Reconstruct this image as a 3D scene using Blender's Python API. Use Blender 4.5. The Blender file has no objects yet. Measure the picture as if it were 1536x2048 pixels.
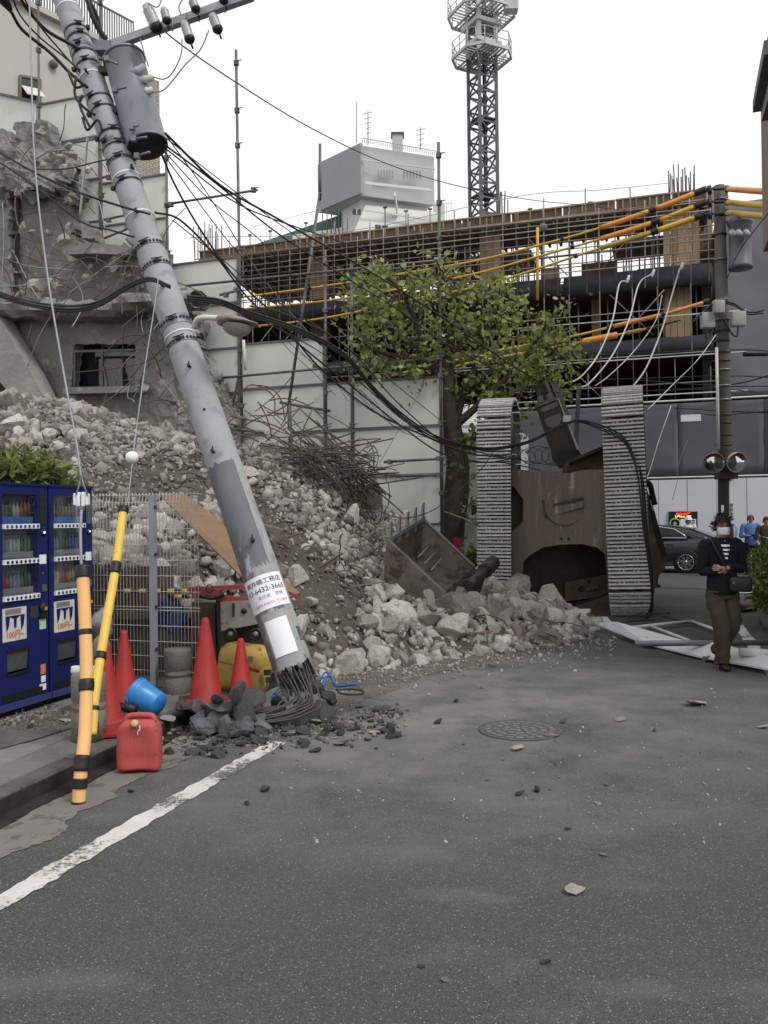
import bpy, bmesh, math, random
import numpy as np
from mathutils import Vector, Matrix, noise
R = math.radians
random.seed(7); np.random.seed(7)
scene = bpy.context.scene
col = scene.collection

# ------------------------------------------------------------ camera
FPX, CXP, CYP = 1700.0, 768.0, 1024.0            # focal length in photo pixels
CAM = Vector((0, 0, 1.7))
cam = bpy.data.cameras.new("camera"); cam_o = bpy.data.objects.new("camera", cam); col.objects.link(cam_o)
cam.sensor_fit = 'VERTICAL'; cam.sensor_height = 36.0; cam.lens = FPX / 2048 * 36.0
cam.clip_start = 0.05; cam.clip_end = 500
pitch, roll = R(0.54), R(0.7)
Mrot = Matrix.Rotation(R(90) + pitch, 3, 'X') @ Matrix.Rotation(-roll, 3, 'Z')
cam_o.matrix_world = Matrix.Translation(CAM) @ Mrot.to_4x4()
scene.camera = cam_o
RT, UP, FW = Mrot @ Vector((1, 0, 0)), Mrot @ Vector((0, 1, 0)), Mrot @ Vector((0, 0, -1))

# ------------------------------------------------------------ sky and light
world = bpy.data.worlds.new("World"); scene.world = world; world.use_nodes = True
wn = world.node_tree; wn.nodes.clear()
wo = wn.nodes.new('ShaderNodeOutputWorld'); bg = wn.nodes.new('ShaderNodeBackground')
sky = wn.nodes.new('ShaderNodeTexSky'); sky.sky_type = 'NISHITA'; sky.sun_disc = False
sky.sun_elevation = R(52); sky.sun_rotation = R(131); sky.dust_density = 4.0
hs = wn.nodes.new('ShaderNodeHueSaturation'); hs.inputs['Saturation'].default_value = 0.25
mx = wn.nodes.new('ShaderNodeMixRGB'); mx.inputs[0].default_value = 0.9
ctc = wn.nodes.new('ShaderNodeTexCoord'); cmp_ = wn.nodes.new('ShaderNodeMapping'); cmp_.inputs['Scale'].default_value = (1, 1, 2.5); cnz = wn.nodes.new('ShaderNodeTexNoise')
cnz.inputs['Scale'].default_value = 1.6; cnz.inputs['Detail'].default_value = 5; ccr = wn.nodes.new('ShaderNodeMixRGB')      # the cloud layer, faintly uneven
wn.links.new(ctc.outputs['Generated'], cmp_.inputs[0]); wn.links.new(cmp_.outputs[0], cnz.inputs['Vector']); cmr = wn.nodes.new('ShaderNodeMapRange'); cmr.inputs[1].default_value = .35; cmr.inputs[2].default_value = .65
wn.links.new(cnz.outputs[0], cmr.inputs[0]); wn.links.new(cmr.outputs[0], ccr.inputs[0]); ccr.inputs[1].default_value = (7.9, 7.88, 8.0, 1); ccr.inputs[2].default_value = (9.6, 9.58, 9.5, 1); wn.links.new(ccr.outputs[0], mx.inputs[2])
wn.links.new(sky.outputs[0], hs.inputs['Color']); wn.links.new(hs.outputs[0], mx.inputs[1])
wn.links.new(mx.outputs[0], bg.inputs[0]); bg.inputs[1].default_value = 0.1
wn.links.new(bg.outputs[0], wo.inputs[0])
sun = bpy.data.lights.new("sun", 'SUN'); sun.energy = 1.5; sun.angle = R(16); sun.color = (1, .97, .92)
sun_o = bpy.data.objects.new("sun", sun); col.objects.link(sun_o)
sdir = Vector((.48, -.42, .77)).normalized()
sun_o.rotation_euler = sdir.to_track_quat('Z', 'Y').to_euler()
scene.view_settings.view_transform = 'Standard'; scene.view_settings.look = 'None'
scene.view_settings.exposure = 0.34; scene.view_settings.gamma = 1.0
scene.view_settings.use_curve_mapping = False
scene.cycles.max_bounces = 6; scene.cycles.diffuse_bounces = 3; scene.cycles.glossy_bounces = 3
scene.cycles.transparent_max_bounces = 8; scene.cycles.use_denoising = True

# ------------------------------------------------------------ surveying helpers: photo pixel + distance -> place in the world
TH = R(18.0)                                     # the street runs 18 degrees right of the camera axis
SD = Vector((math.sin(TH), math.cos(TH), 0)); CD = Vector((math.cos(TH), -math.sin(TH), 0))
def ray(px, py): return FW + RT * ((px - CXP) / FPX) + UP * ((CYP - py) / FPX)
def P(px, py, d): return CAM + ray(px, py) * d
def G(px, py, z=0.0):
    r = ray(px, py); return CAM + r * ((z - CAM.z) / r.z)
def W(px, py, s):
    r = ray(px, py); return CAM + r * (s / r.dot(SD))
def SC(s, c, z=0.0): return SD * s + CD * c + Vector((0, 0, z))
def proj(v):
    q = Vector(v) - CAM; d = q.dot(FW); return CXP + FPX * q.dot(RT) / d, CYP - FPX * q.dot(UP) / d
def cat(pts, n=6):
    """Catmull-Rom through points"""
    pts = [Vector(p) for p in pts]
    if len(pts) < 3: return pts
    Q = [pts[0] * 2 - pts[1]] + pts + [pts[-1] * 2 - pts[-2]]
    out = []
    for i in range(1, len(Q) - 2):
        a, b, c, d = Q[i - 1], Q[i], Q[i + 1], Q[i + 2]
        for k in range(n):
            t = k / n
            out.append(0.5 * ((2 * b) + (c - a) * t + (2 * a - 5 * b + 4 * c - d) * t * t + (3 * b - a - 3 * c + d) * t ** 3))
    out.append(pts[-1]); return out

# ------------------------------------------------------------ mesh builder
def frame(d):
    d = Vector(d).normalized(); a = Vector((0, 0, 1)) if abs(d.z) < .95 else Vector((0, 1, 0))
    x = d.cross(a).normalized(); return x, x.cross(d).normalized() * -1
class MB:
    def __init__(s): s.v, s.f, s.mi, s.sm = [], [], [], []
    def add(s, v, f, mi=0, smooth=False):
        o = len(s.v); s.v += [tuple(p) for p in v]
        for q in f: s.f.append([i + o for i in q]); s.mi.append(mi); s.sm.append(smooth)
        return s
    def box(s, c, size, M=None, mi=0):
        hx, hy, hz = [k / 2 for k in size]; c = Vector(c)
        v = [Vector((x, y, z)) for x in (-hx, hx) for y in (-hy, hy) for z in (-hz, hz)]
        if M is not None: v = [M @ p for p in v]
        return s.add([p + c for p in v], [(0, 1, 3, 2), (4, 6, 7, 5), (0, 4, 5, 1), (2, 3, 7, 6), (0, 2, 6, 4), (1, 5, 7, 3)], mi)
    def bar(s, p, q, w, h, up=(0, 0, 1), mi=0):
        p, q = Vector(p), Vector(q); d = (q - p); L = d.length; d.normalize()
        x = d.cross(Vector(up)).normalized(); z = x.cross(d)
        return s.box((p + q) / 2, (w, L, h), Matrix((x, d, z)).transposed(), mi)
    def tube(s, pts, r, n=6, mi=0, cap=True, smooth=True):
        pts = [Vector(p) for p in pts]; k = len(pts); rr = r if isinstance(r, (list, tuple)) else [r] * k
        v = []; x = None
        for i, p in enumerate(pts):
            d = (pts[min(i + 1, k - 1)] - pts[max(i - 1, 0)])
            if d.length < 1e-9: d = Vector((0, 0, 1))
            d.normalize()
            if x is None: x, y = frame(d)
            else: x = (x - d * x.dot(d)).normalized(); y = d.cross(x)
            for j in range(n):
                a = 2 * math.pi * j / n; v.append(p + (x * math.cos(a) + y * math.sin(a)) * rr[i])
        f = [(i * n + j, i * n + (j + 1) % n, (i + 1) * n + (j + 1) % n, (i + 1) * n + j) for i in range(k - 1) for j in range(n)]
        s.add(v, f, mi, smooth)
        if cap:
            o = len(s.v) - len(v); s.f.append([o + j for j in range(n)][::-1]); s.f.append([o + (k - 1) * n + j for j in range(n)]); s.mi += [mi] * 2; s.sm += [False] * 2
        return s
    def cyl(s, p, q, r1, r2=None, n=12, mi=0, smooth=True): return s.tube([p, q], [r1, r1 if r2 is None else r2], n, mi, True, smooth)
    def lathe(s, prof, c=(0, 0, 0), ax=(0, 0, 1), n=24, mi=0, smooth=True):
        """prof: (radius, height)"""
        c = Vector(c); ax = Vector(ax).normalized(); x, y = frame(ax); v = []
        for r, h in prof:
            for j in range(n):
                a = 2 * math.pi * j / n; v.append(c + ax * h + (x * math.cos(a) + y * math.sin(a)) * r)
        f = [(i * n + j, i * n + (j + 1) % n, (i + 1) * n + (j + 1) % n, (i + 1) * n + j) for i in range(len(prof) - 1) for j in range(n)]
        f += [tuple(range(n))[::-1], tuple(range((len(prof) - 1) * n, len(prof) * n))]
        return s.add(v, f, mi, smooth)
    def prism(s, poly, off, mi=0):
        """poly: 3D points, extruded by the vector off"""
        poly = [Vector(p) for p in poly]; off = Vector(off); n = len(poly)
        return s.add(poly + [p + off for p in poly], [tuple(range(n)), tuple(range(n, 2 * n))[::-1]] + [(i, i + n, (i + 1) % n + n, (i + 1) % n) for i in range(n)], mi)
    def quad(s, a, b, c, d, mi=0): return s.add([a, b, c, d], [(0, 1, 2, 3)], mi)
    def mesh(s, name, mats, fix=True):
        me = bpy.data.meshes.new(name); me.from_pydata(s.v, [], s.f)
        for m in (mats if isinstance(mats, (list, tuple)) else [mats]): me.materials.append(m)
        me.polygons.foreach_set('material_index', s.mi); me.polygons.foreach_set('use_smooth', s.sm)
        if fix:
            b = bmesh.new(); b.from_mesh(me); bmesh.ops.recalc_face_normals(b, faces=b.faces); b.to_mesh(me); b.free()
        me.update(); return me
    def build(s, name, mats, parent=None, fix=True): return link(name, s.mesh(name, mats, fix), parent)
def link(name, me, parent=None):
    o = bpy.data.objects.new(name, me); col.objects.link(o)
    if parent is not None: put(o, parent)
    return o
def wloc(o):
    v = Vector(o.location)
    while o.parent is not None:
        o = o.parent; v = v + o.location if o.type == 'EMPTY' else v
    return v
def put(o, parent):
    """parent a mesh whose coordinates are world coordinates"""
    o.parent = parent
    r = parent
    while r.parent is not None: r = r.parent
    if parent.type == 'EMPTY': o.matrix_parent_inverse = Matrix.Translation(-Vector(parent.location))
def tag(o, label=None, cat_=None, group=None, kind=None):
    if label: o['label'] = label
    if cat_: o['category'] = cat_
    if group: o['group'] = group
    if kind: o['kind'] = kind
    return o
def thing(name, label, cat_, loc=(0, 0, 0), group=None):
    o = bpy.data.objects.new(name, None); col.objects.link(o); o.location = loc; o.empty_display_size = .2
    return tag(o, label, cat_, group)
def dup(root, offset=(0, 0, 0), label=None, group=None):
    def cp(o, par):
        c = o.copy(); col.objects.link(c); c.parent = par
        for ch in list(kids.get(o.name, [])): cp(ch, c)
        return c
    kids = {}
    for o in bpy.data.objects:
        if o.parent is not None: kids.setdefault(o.parent.name, []).append(o)
    r = cp(root, None); r.location = Vector(root.location) + Vector(offset)
    if label: r['label'] = label
    if group: r['group'] = group
    return r
def rbox_mesh(name, size, bev, mats, seg=2, M=None, c=(0, 0, 0)):
    b = bmesh.new(); bmesh.ops.create_cube(b, size=1); bmesh.ops.scale(b, vec=size, verts=b.verts)
    bmesh.ops.bevel(b, geom=list(b.edges), offset=bev, segments=seg, affect='EDGES', profile=.5)
    if M is not None: bmesh.ops.transform(b, matrix=M.to_4x4(), verts=b.verts)
    bmesh.ops.translate(b, vec=Vector(c), verts=b.verts)
    me = bpy.data.meshes.new(name); b.to_mesh(me); b.free()
    for p in me.polygons: p.use_smooth = seg > 1
    for m in (mats if isinstance(mats, (list, tuple)) else [mats]): me.materials.append(m)
    return me

# ------------------------------------------------------------ materials
def mat(name, c, rough=.8, metal=0.0, c2=None, scale=3.0, amt=.5, bump=0.0, bscale=40, rnd=0.0, spec=.3, tone=False, stretch=None, sharp=False, c3=None, s3=12, a3=.35):
    m = bpy.data.materials.new(name); m.use_nodes = True; nt = m.node_tree; N = nt.nodes; L = nt.links
    b = N['Principled BSDF']; b.inputs['Roughness'].default_value = rough; b.inputs['Metallic'].default_value = metal
    b.inputs['Specular IOR Level'].default_value = spec
    c = tuple(c) + (1,); tc = N.new('ShaderNodeTexCoord'); vec = tc.outputs['Object']
    if stretch:
        mp = N.new('ShaderNodeMapping'); mp.inputs['Scale'].default_value = stretch; L.new(vec, mp.inputs[0]); vec = mp.outputs[0]
    out = None
    def layer(prev, colr, sc, lo, hi, det=8):
        nz = N.new('ShaderNodeTexNoise'); nz.inputs['Scale'].default_value = sc; nz.inputs['Detail'].default_value = det; nz.inputs['Roughness'].default_value = .65
        L.new(vec, nz.inputs['Vector']); rp = N.new('ShaderNodeMapRange'); rp.inputs[1].default_value = lo; rp.inputs[2].default_value = hi
        L.new(nz.outputs[0], rp.inputs[0]); mixn = N.new('ShaderNodeMixRGB'); L.new(rp.outputs[0], mixn.inputs[0])
        if prev is None: mixn.inputs[1].default_value = c
        else: L.new(prev, mixn.inputs[1])
        mixn.inputs[2].default_value = tuple(colr) + (1,); return mixn.outputs[0]
    if c2 is not None:
        w = .06 if sharp else .22; mid = .68 - amt * .36
        out = layer(None, c2, scale, mid - w, mid + w)
    if c3 is not None:
        mid = .68 - a3 * .36; out = layer(out, c3, s3, mid - .04, mid + .05, 6)
    if out is None:
        v = N.new('ShaderNodeRGB'); v.outputs[0].default_value = c; out = v.outputs[0]
    if rnd:
        oi = N.new('ShaderNodeObjectInfo'); h = N.new('ShaderNodeHueSaturation'); mr = N.new('ShaderNodeMapRange')
        mr.inputs[3].default_value = 1 - rnd; mr.inputs[4].default_value = 1 + rnd; L.new(oi.outputs['Random'], mr.inputs[0])
        L.new(mr.outputs[0], h.inputs['Value']); L.new(out, h.inputs['Color']); out = h.outputs[0]
    if tone:
        at = N.new('ShaderNodeAttribute'); at.attribute_name = 'tone'; h = N.new('ShaderNodeMixRGB'); h.blend_type = 'MULTIPLY'; h.inputs[0].default_value = 1
        L.new(out, h.inputs[1]); L.new(at.outputs['Color'], h.inputs[2]); out = h.outputs[0]
    L.new(out, b.inputs['Base Color'])
    if bump:
        nz = N.new('ShaderNodeTexNoise'); nz.inputs['Scale'].default_value = bscale; nz.inputs['Detail'].default_value = 6
        L.new(tc.outputs['Object'], nz.inputs['Vector']); bp = N.new('ShaderNodeBump'); bp.inputs['Strength'].default_value = bump; bp.inputs['Distance'].default_value = .02
        L.new(nz.outputs[0], bp.inputs['Height']); L.new(bp.outputs[0], b.inputs['Normal'])
    return m
def emit(name, c, k):
    m = bpy.data.materials.new(name); m.use_nodes = True; b = m.node_tree.nodes['Principled BSDF']
    b.inputs['Base Color'].default_value = tuple(c) + (1,); b.inputs['Emission Color'].default_value = tuple(c) + (1,); b.inputs['Emission Strength'].default_value = k; return m

M = {}
M['black'] = mat('black_plastic', (.012, .012, .014), .5, spec=.4)
M['cable'] = mat('cable_sheath', (.012, .012, .014), .55, c2=(.035, .035, .038), scale=4)
M['steelw'] = mat('galvanised_strand', (.32, .34, .37), .5, .4, c2=(.22, .23, .25), scale=6)
M['galv_light'] = mat('galvanised_pale', (.40, .42, .44), .55, .1, c2=(.30, .315, .33), scale=4)
M['galv'] = mat('galvanised_steel', (.25, .26, .275), .5, .6, c2=(.14, .145, .15), scale=4, bump=.1)
M['scaf'] = mat('scaffold_steel', (.19, .19, .185), .6, .4, c2=(.085, .075, .065), scale=2.2, amt=.5)
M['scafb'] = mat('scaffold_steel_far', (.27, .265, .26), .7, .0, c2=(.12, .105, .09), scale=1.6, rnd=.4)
M['conc_pole'] = mat('pole_concrete', (.36, .372, .39), .85, c2=(.28, .29, .305), scale=2.5, amt=.5, bump=.25, bscale=60, c3=(.24, .248, .26), s3=4, a3=.25)
M['conc_dark'] = mat('broken_concrete_dark', (.068, .071, .077), .95, c2=(.135, .138, .143), scale=9, amt=.42, bump=.9, bscale=35, rnd=.3)
M['conc_pale'] = mat('rubble_concrete', (.46, .445, .41), .95, c2=(.27, .25, .215), scale=4, amt=.55, bump=.9, bscale=22, rnd=.33, c3=(.52, .51, .485), s3=9, a3=.28)
M['conc_stuff'] = mat('rubble_concrete_small', (.46, .445, .415), .95, c2=(.25, .235, .205), scale=5, amt=.5, bump=.8, bscale=30, tone=True)
M['soil'] = mat('heap_soil', (.055, .047, .039), 1, c2=(.10, .088, .074), scale=5, amt=.4, bump=1, bscale=14, c3=(.17, .158, .14), s3=26, a3=.2)
M['ruin'] = mat('ruin_concrete', (.25, .245, .235), .95, c2=(.15, .148, .14), scale=.9, amt=.5, bump=.9, bscale=6, c3=(.32, .315, .30), s3=3.5, a3=.22)
M['rebar'] = mat('rusty_rebar', (.075, .06, .05), .9, c2=(.15, .125, .10), scale=8)
M['rebar_grey'] = mat('rebar_grey', (.13, .13, .135), .6, .5, c2=(.07, .065, .06), scale=6)
M['panel'] = mat('hoarding_panel', (.66, .68, .64), .6, c2=(.57, .59, .55), scale=.7, amt=.45, rnd=.05, c3=(.5, .5, .46), s3=2.0, a3=.1)
M['panel_edge'] = mat('hoarding_edge', (.16, .165, .16), .7, c2=(.10, .10, .095), scale=3)
M['white'] = mat('white_paint', (.68, .69, .71), .6, c2=(.6, .61, .63), scale=1.2)
M['white_dirty'] = mat('white_dirty', (.60, .60, .58), .7, c2=(.42, .41, .38), scale=3, amt=.35)
M['paper'] = mat('paper', (.78, .79, .86), .8, c2=(.72, .73, .79), scale=6, amt=.3)
M['ink'] = mat('ink', (.03, .03, .05), .8); M['ink_mid'] = mat('ink_faded', (.30, .31, .38), .8); M['ink_red'] = mat('ink_red', (.72, .22, .2), .8)
M['blue_v'] = mat('vending_blue', (.010, .017, .105), .38, spec=.4, c2=(.008, .013, .082), scale=1.5)
M['blue_v2'] = mat('vending_trim', (.04, .05, .16), .4)
M['red'] = mat('cone_red', (.36, .026, .022), .55, c2=(.25, .022, .02), scale=5, amt=.4, bump=.05, rnd=.08, c3=(.16, .07, .06), s3=13, a3=.13)
M['can_red'] = mat('canister_red', (.44, .085, .078), .55, c2=(.36, .055, .05), scale=5, amt=.45, c3=(.17, .06, .06), s3=11, a3=.14, bump=.12, bscale=25)
M['orange'] = mat('guard_orange', (.80, .47, .19), .5, c2=(.70, .39, .15), scale=5, amt=.4, c3=(.28, .14, .06), s3=24, a3=.06)
M['yellow'] = mat('guard_yellow', (.74, .52, .10), .5, c2=(.64, .44, .08), scale=5, amt=.4, c3=(.30, .18, .05), s3=24, a3=.06)
M['far_orange'] = mat('cable_guard_orange', (.66, .29, .055), .55, c2=(.55, .23, .05), scale=3)
M['far_yellow'] = mat('cable_guard_yellow', (.62, .40, .045), .55, c2=(.48, .3, .05), scale=3)
M['bucket_blue'] = mat('bucket_blue', (.035, .24, .62), .35, c2=(.03, .19, .5), scale=5, spec=.5)
M['tank_yellow'] = mat('tank_yellow', (.46, .33, .075), .55, c2=(.33, .23, .06), scale=5, amt=.45, c3=(.12, .085, .04), s3=10, a3=.2)
M['wood'] = mat('plywood', (.25, .16, .095), .8, c2=(.17, .108, .065), scale=3, stretch=(1, 1, 6), c3=(.13, .115, .11), s3=3, a3=.16)
M['form'] = mat('form_wood', (.36, .25, .155), .85, c2=(.25, .165, .10), scale=2.5, stretch=(1, 1, .3), rnd=.2)
M['form_dark'] = mat('form_wood_dark', (.165, .12, .088), .9, c2=(.10, .075, .058), scale=1.5, rnd=.25)
M['rust'] = mat('rusty_plate', (.115, .088, .070), .8, .0, c2=(.185, .155, .13), scale=6, amt=.45, bump=.4, bscale=25, stretch=(1, 1, .12), c3=(.30, .275, .25), s3=9, a3=.13)
M['rust_o'] = mat('rusty_orange_plate', (.15, .085, .05), .8, .2, c2=(.09, .055, .04), scale=5, bump=.3)
M['steel_dark'] = mat('dark_greasy_steel', (.035, .032, .03), .5, .5, c2=(.07, .06, .05), scale=6, bump=.2)
M['steel_brown'] = mat('bucket_steel', (.095, .075, .062), .55, .45, c2=(.17, .15, .13), scale=5, amt=.4, bump=.25, c3=(.06, .04, .03), s3=4, a3=.3)
M['shoe'] = mat('track_shoe_plate_dark', (.075, .072, .068), .85, 0, c2=(.30, .295, .285), scale=14, amt=.45, bump=.6, rnd=.2, c3=(.05, .045, .042), s3=20, a3=.3)  # rib light and gap shade put into the colours, besides dirt and wear
M['grouser'] = mat('track_shoe_rib_pale', (.62, .62, .61), .6, .0, c2=(.42, .415, .41), scale=12, amt=.45, bump=.3, rnd=.12, c3=(.16, .15, .14), s3=24, a3=.2)
M['glass_d'] = mat('dark_glass', (.02, .022, .025), .08, spec=.8)
M['asph_box'] = mat('matt_dark', (.04, .038, .035), .9)
def asphalt():
    m = mat('asphalt', (.076, .078, .081), .92, c2=(.058, .06, .063), scale=.6, amt=.5, bump=.5, bscale=160)
    nt = m.node_tree; N, L = nt.nodes, nt.links; b = N['Principled BSDF']; src = b.inputs['Base Color'].links[0].from_socket
    tc = N.new('ShaderNodeTexCoord')
    def mixin(prev, fac, c, mul=1.0):
        x = N.new('ShaderNodeMixRGB'); L.new(prev, x.inputs[1]); x.inputs[2].default_value = tuple(c) + (1,)
        L.new(fac, x.inputs[0]); return x.outputs[0]
    def rng(sock, lo, hi, t0=0.0, t1=1.0):
        r = N.new('ShaderNodeMapRange'); r.inputs[1].default_value = lo; r.inputs[2].default_value = hi; r.inputs[3].default_value = t0; r.inputs[4].default_value = t1; L.new(sock, r.inputs[0]); return r.outputs[0]
    def mul(a, b_):
        x = N.new('ShaderNodeMath'); x.operation = 'MULTIPLY'; L.new(a, x.inputs[0]); L.new(b_, x.inputs[1]); return x.outputs[0]
    # aggregate: pale and dark grains
    for sc, lo, hi, c, gate in ((95, .0, .0, (.24, .24, .235), .90), (140, 0, 0, (.15, .153, .155), .60), (110, 0, 0, (.03, .03, .032), .55)):
        v = N.new('ShaderNodeTexVoronoi'); v.inputs['Scale'].default_value = sc; L.new(tc.outputs['Object'], v.inputs['Vector'])
        sp = N.new('ShaderNodeSeparateColor'); L.new(v.outputs['Color'], sp.inputs[0])
        g = rng(sp.outputs[0], gate, gate + .02); d = rng(v.outputs['Distance'], .42, .28)
        src = mixin(src, mul(g, d), c)
    # dust film blown from the collapsed heap: strongest beside it, patchy
    dv = N.new('ShaderNodeVectorMath'); dv.operation = 'DISTANCE'; L.new(tc.outputs['Object'], dv.inputs[0]); dv.inputs[1].default_value = tuple(G(800, 1400)) 
    near = rng(dv.outputs['Value'], 4.4, 1.2)
    nz = N.new('ShaderNodeTexNoise'); nz.inputs['Scale'].default_value = 1.1; nz.inputs['Detail'].default_value = 9; nz.inputs['Roughness'].default_value = .7; L.new(tc.outputs['Object'], nz.inputs['Vector'])
    src = mixin(src, mul(near, rng(nz.outputs[0], .34, .62, 0, .88)), (.205, .204, .197))
    nz2 = N.new('ShaderNodeTexNoise'); nz2.inputs['Scale'].default_value = .8; nz2.inputs['Detail'].default_value = 7
    mp = N.new('ShaderNodeMapping'); mp.inputs['Scale'].default_value = (1, 2.2, 1); mp.inputs['Rotation'].default_value = (0, 0, R(-20)); L.new(tc.outputs['Object'], mp.inputs[0]); L.new(mp.outputs[0], nz2.inputs['Vector'])
    src = mixin(src, rng(nz2.outputs[0], .56, .74, 0, .5), (.165, .165, .16))
    L.new(src, b.inputs['Base Color'])
    return m
M['asphalt'] = asphalt()
# ============================================================ GROUND
def sheet(name, pts, z, m, kind='structure', parent=None, sub=0):
    b = MB(); b.add([(p[0], p[1], z) for p in pts], [tuple(range(len(pts)))]); o = b.build(name, m, parent)
    if kind and parent is None: o['kind'] = kind
    return o
g = MB(); K = 24
for i in range(K):
    for j in range(K):
        x0, x1 = -150 + 300 * i / K, -150 + 300 * (i + 1) / K; y0, y1 = -40 + 260 * j / K, -40 + 260 * (j + 1) / K
        g.quad((x0, y0, -.012), (x1, y0, -.012), (x1, y1, -.012), (x0, y1, -.012))
M['ground'] = mat('ground_earth', (.09, .085, .08), .95, c2=(.13, .125, .115), scale=.4)
g.build('ground', M['ground'])['kind'] = 'structure'
# road: the street with its side apron, and the crossing street in front of the building site
sheet('road', [SC(-14, -3.62), SC(-14, 5), SC(29.2, 5), SC(29.2, 22), SC(40, 60), SC(29.8, 60), SC(29.8, -30), SC(19, -30), SC(19, -3.62)], 0, M['asphalt'])

def paint():
    m = mat('road_paint', (.58, .58, .56), .85, c2=(.44, .44, .43), scale=5, amt=.5)
    nt = m.node_tree; N, L = nt.nodes, nt.links; b = N['Principled BSDF']; src = b.inputs['Base Color'].links[0].from_socket
    tc = N.new('ShaderNodeTexCoord'); x = N.new('ShaderNodeMixRGB'); L.new(src, x.inputs[1]); x.inputs[2].default_value = (.10, .10, .10, 1)
    nz = N.new('ShaderNodeTexNoise'); nz.inputs['Scale'].default_value = 26; nz.inputs['Detail'].default_value = 8; nz.inputs['Roughness'].default_value = .8
    L.new(tc.outputs['Object'], nz.inputs['Vector']); big = N.new('ShaderNodeTexNoise'); big.inputs['Scale'].default_value = 1.7; big.inputs['Detail'].default_value = 3
    L.new(tc.outputs['Object'], big.inputs['Vector']); ad = N.new('ShaderNodeMath'); ad.operation = 'ADD'; L.new(nz.outputs[0], ad.inputs[0]); L.new(big.outputs[0], ad.inputs[1])
    r = N.new('ShaderNodeMapRange'); r.inputs[1].default_value = 1.02; r.inputs[2].default_value = 1.12; L.new(ad.outputs[0], r.inputs[0]); L.new(r.outputs[0], x.inputs[0]); L.new(x.outputs[0], b.inputs['Base Color'])
    return m
M['paint'] = paint()
def stripe(a, b, w, z=.004, name='road_marking', n=60, jag=.012):
    a, b = Vector(a), Vector(b); d = (b - a).normalized(); x = Vector((-d.y, d.x, 0)); L1, L2 = [], []
    for i in range(n + 1):
        p = a.lerp(b, i / n); L1.append(p + x * (w / 2 + random.uniform(-jag, jag))); L2.append(p - x * (w / 2 + random.uniform(-jag, jag)))
    m = MB(); m.add([(p.x, p.y, z) for p in L1 + L2], [(i, i + 1, n + 2 + i, n + 1 + i) for i in range(n)]); o = m.build(name, M['paint']); o['kind'] = 'structure'; return o
a = G(-40, 1829); b = G(556, 1484)
stripe(a, b, .14)
a2 = G(1478, 1252); b2 = a2 - (SD * 9.5)
stripe(a2 + SD * .1, b2, .15)
stripe(SC(25.2, -6), SC(25.2, -.9), .15); stripe(SC(20.3, 1.2), SC(20.3, 4.6), .16); stripe(SC(17.2, 1.3), SC(17.2, 3.2), .14)
# gutter: wet dark channel and worn concrete apron by the kerb
kA, kB = G(-70, 1672), G(385, 1446)
kd = (kB - kA).normalized(); kn = Vector((kd.y, -kd.x, 0))      # kn points to the road
kA = kA - kd * 2.5
kB2 = kA + kd * 7.2
M['apron'] = mat('apron_concrete', (.185, .18, .168), .95, c2=(.125, .122, .115), scale=2.2, amt=.45, bump=.4, bscale=60, c3=(.09, .088, .085), s3=7, a3=.3)
def ragged(name, a, b, w0, w1, z, m, amp=.06, n=220):
    pts = [a + (b - a) * (i / n) + kn * w0 for i in range(n + 1)]; q = [a + (b - a) * (i / n) + kn * (w1 + amp * noise.fractal(Vector((i * .07, w1 * 9, 3)), .7, 2.2, 6)) for i in range(n + 1)]
    mm = MB(); mm.add([(p.x, p.y, z) for p in pts + q], [(i, i + 1, n + 2 + i, n + 1 + i) for i in range(n)]); o = mm.build(name, m); o['kind'] = 'structure'; return o
ragged('concrete_apron', kA, kB2, -.05, .43, .004, M['apron'], .13)
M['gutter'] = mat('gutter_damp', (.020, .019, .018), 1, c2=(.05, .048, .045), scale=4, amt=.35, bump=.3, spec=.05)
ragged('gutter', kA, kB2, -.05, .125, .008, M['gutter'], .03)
# kerb stones and sidewalk pavers
pav = thing('sidewalk', None, None, (0, 0, 0)); pav['kind'] = 'structure'
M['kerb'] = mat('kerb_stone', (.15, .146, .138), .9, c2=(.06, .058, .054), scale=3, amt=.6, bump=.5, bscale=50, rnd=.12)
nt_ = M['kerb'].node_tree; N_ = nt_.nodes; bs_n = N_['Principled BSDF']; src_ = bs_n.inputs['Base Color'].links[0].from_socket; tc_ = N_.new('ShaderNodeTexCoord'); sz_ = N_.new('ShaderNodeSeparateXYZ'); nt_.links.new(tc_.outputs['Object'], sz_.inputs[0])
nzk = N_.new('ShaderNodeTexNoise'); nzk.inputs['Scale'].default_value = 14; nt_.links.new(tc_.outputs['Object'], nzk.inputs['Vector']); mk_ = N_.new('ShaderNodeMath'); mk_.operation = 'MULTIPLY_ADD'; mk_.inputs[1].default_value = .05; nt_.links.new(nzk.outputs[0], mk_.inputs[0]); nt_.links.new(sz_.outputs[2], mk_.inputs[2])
rk_ = N_.new('ShaderNodeMapRange'); rk_.inputs[1].default_value = .172; rk_.inputs[2].default_value = .150; nt_.links.new(mk_.outputs[0], rk_.inputs[0]); xk_ = N_.new('ShaderNodeMixRGB'); nt_.links.new(rk_.outputs[0], xk_.inputs[0]); nt_.links.new(src_, xk_.inputs[1]); xk_.inputs[2].default_value = (.034, .033, .030, 1); nt_.links.new(xk_.outputs[0], bs_n.inputs['Base Color'])      # darker over most of the kerb face, below the top edge
M['paver'] = mat('sidewalk_paver', (.20, .197, .188), .93, c2=(.145, .142, .137), scale=2.2, amt=.5, bump=.5, bscale=70, rnd=.18, c3=(.2, .195, .185), s3=5, a3=.25)
def slab_mesh(name, w, l, h, m, bev=.008): return rbox_mesh(name, (w, l, h), bev, m, 1, c=(0, 0, h / 2))
kang = math.atan2(kd.y, kd.x) - math.pi / 2
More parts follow.
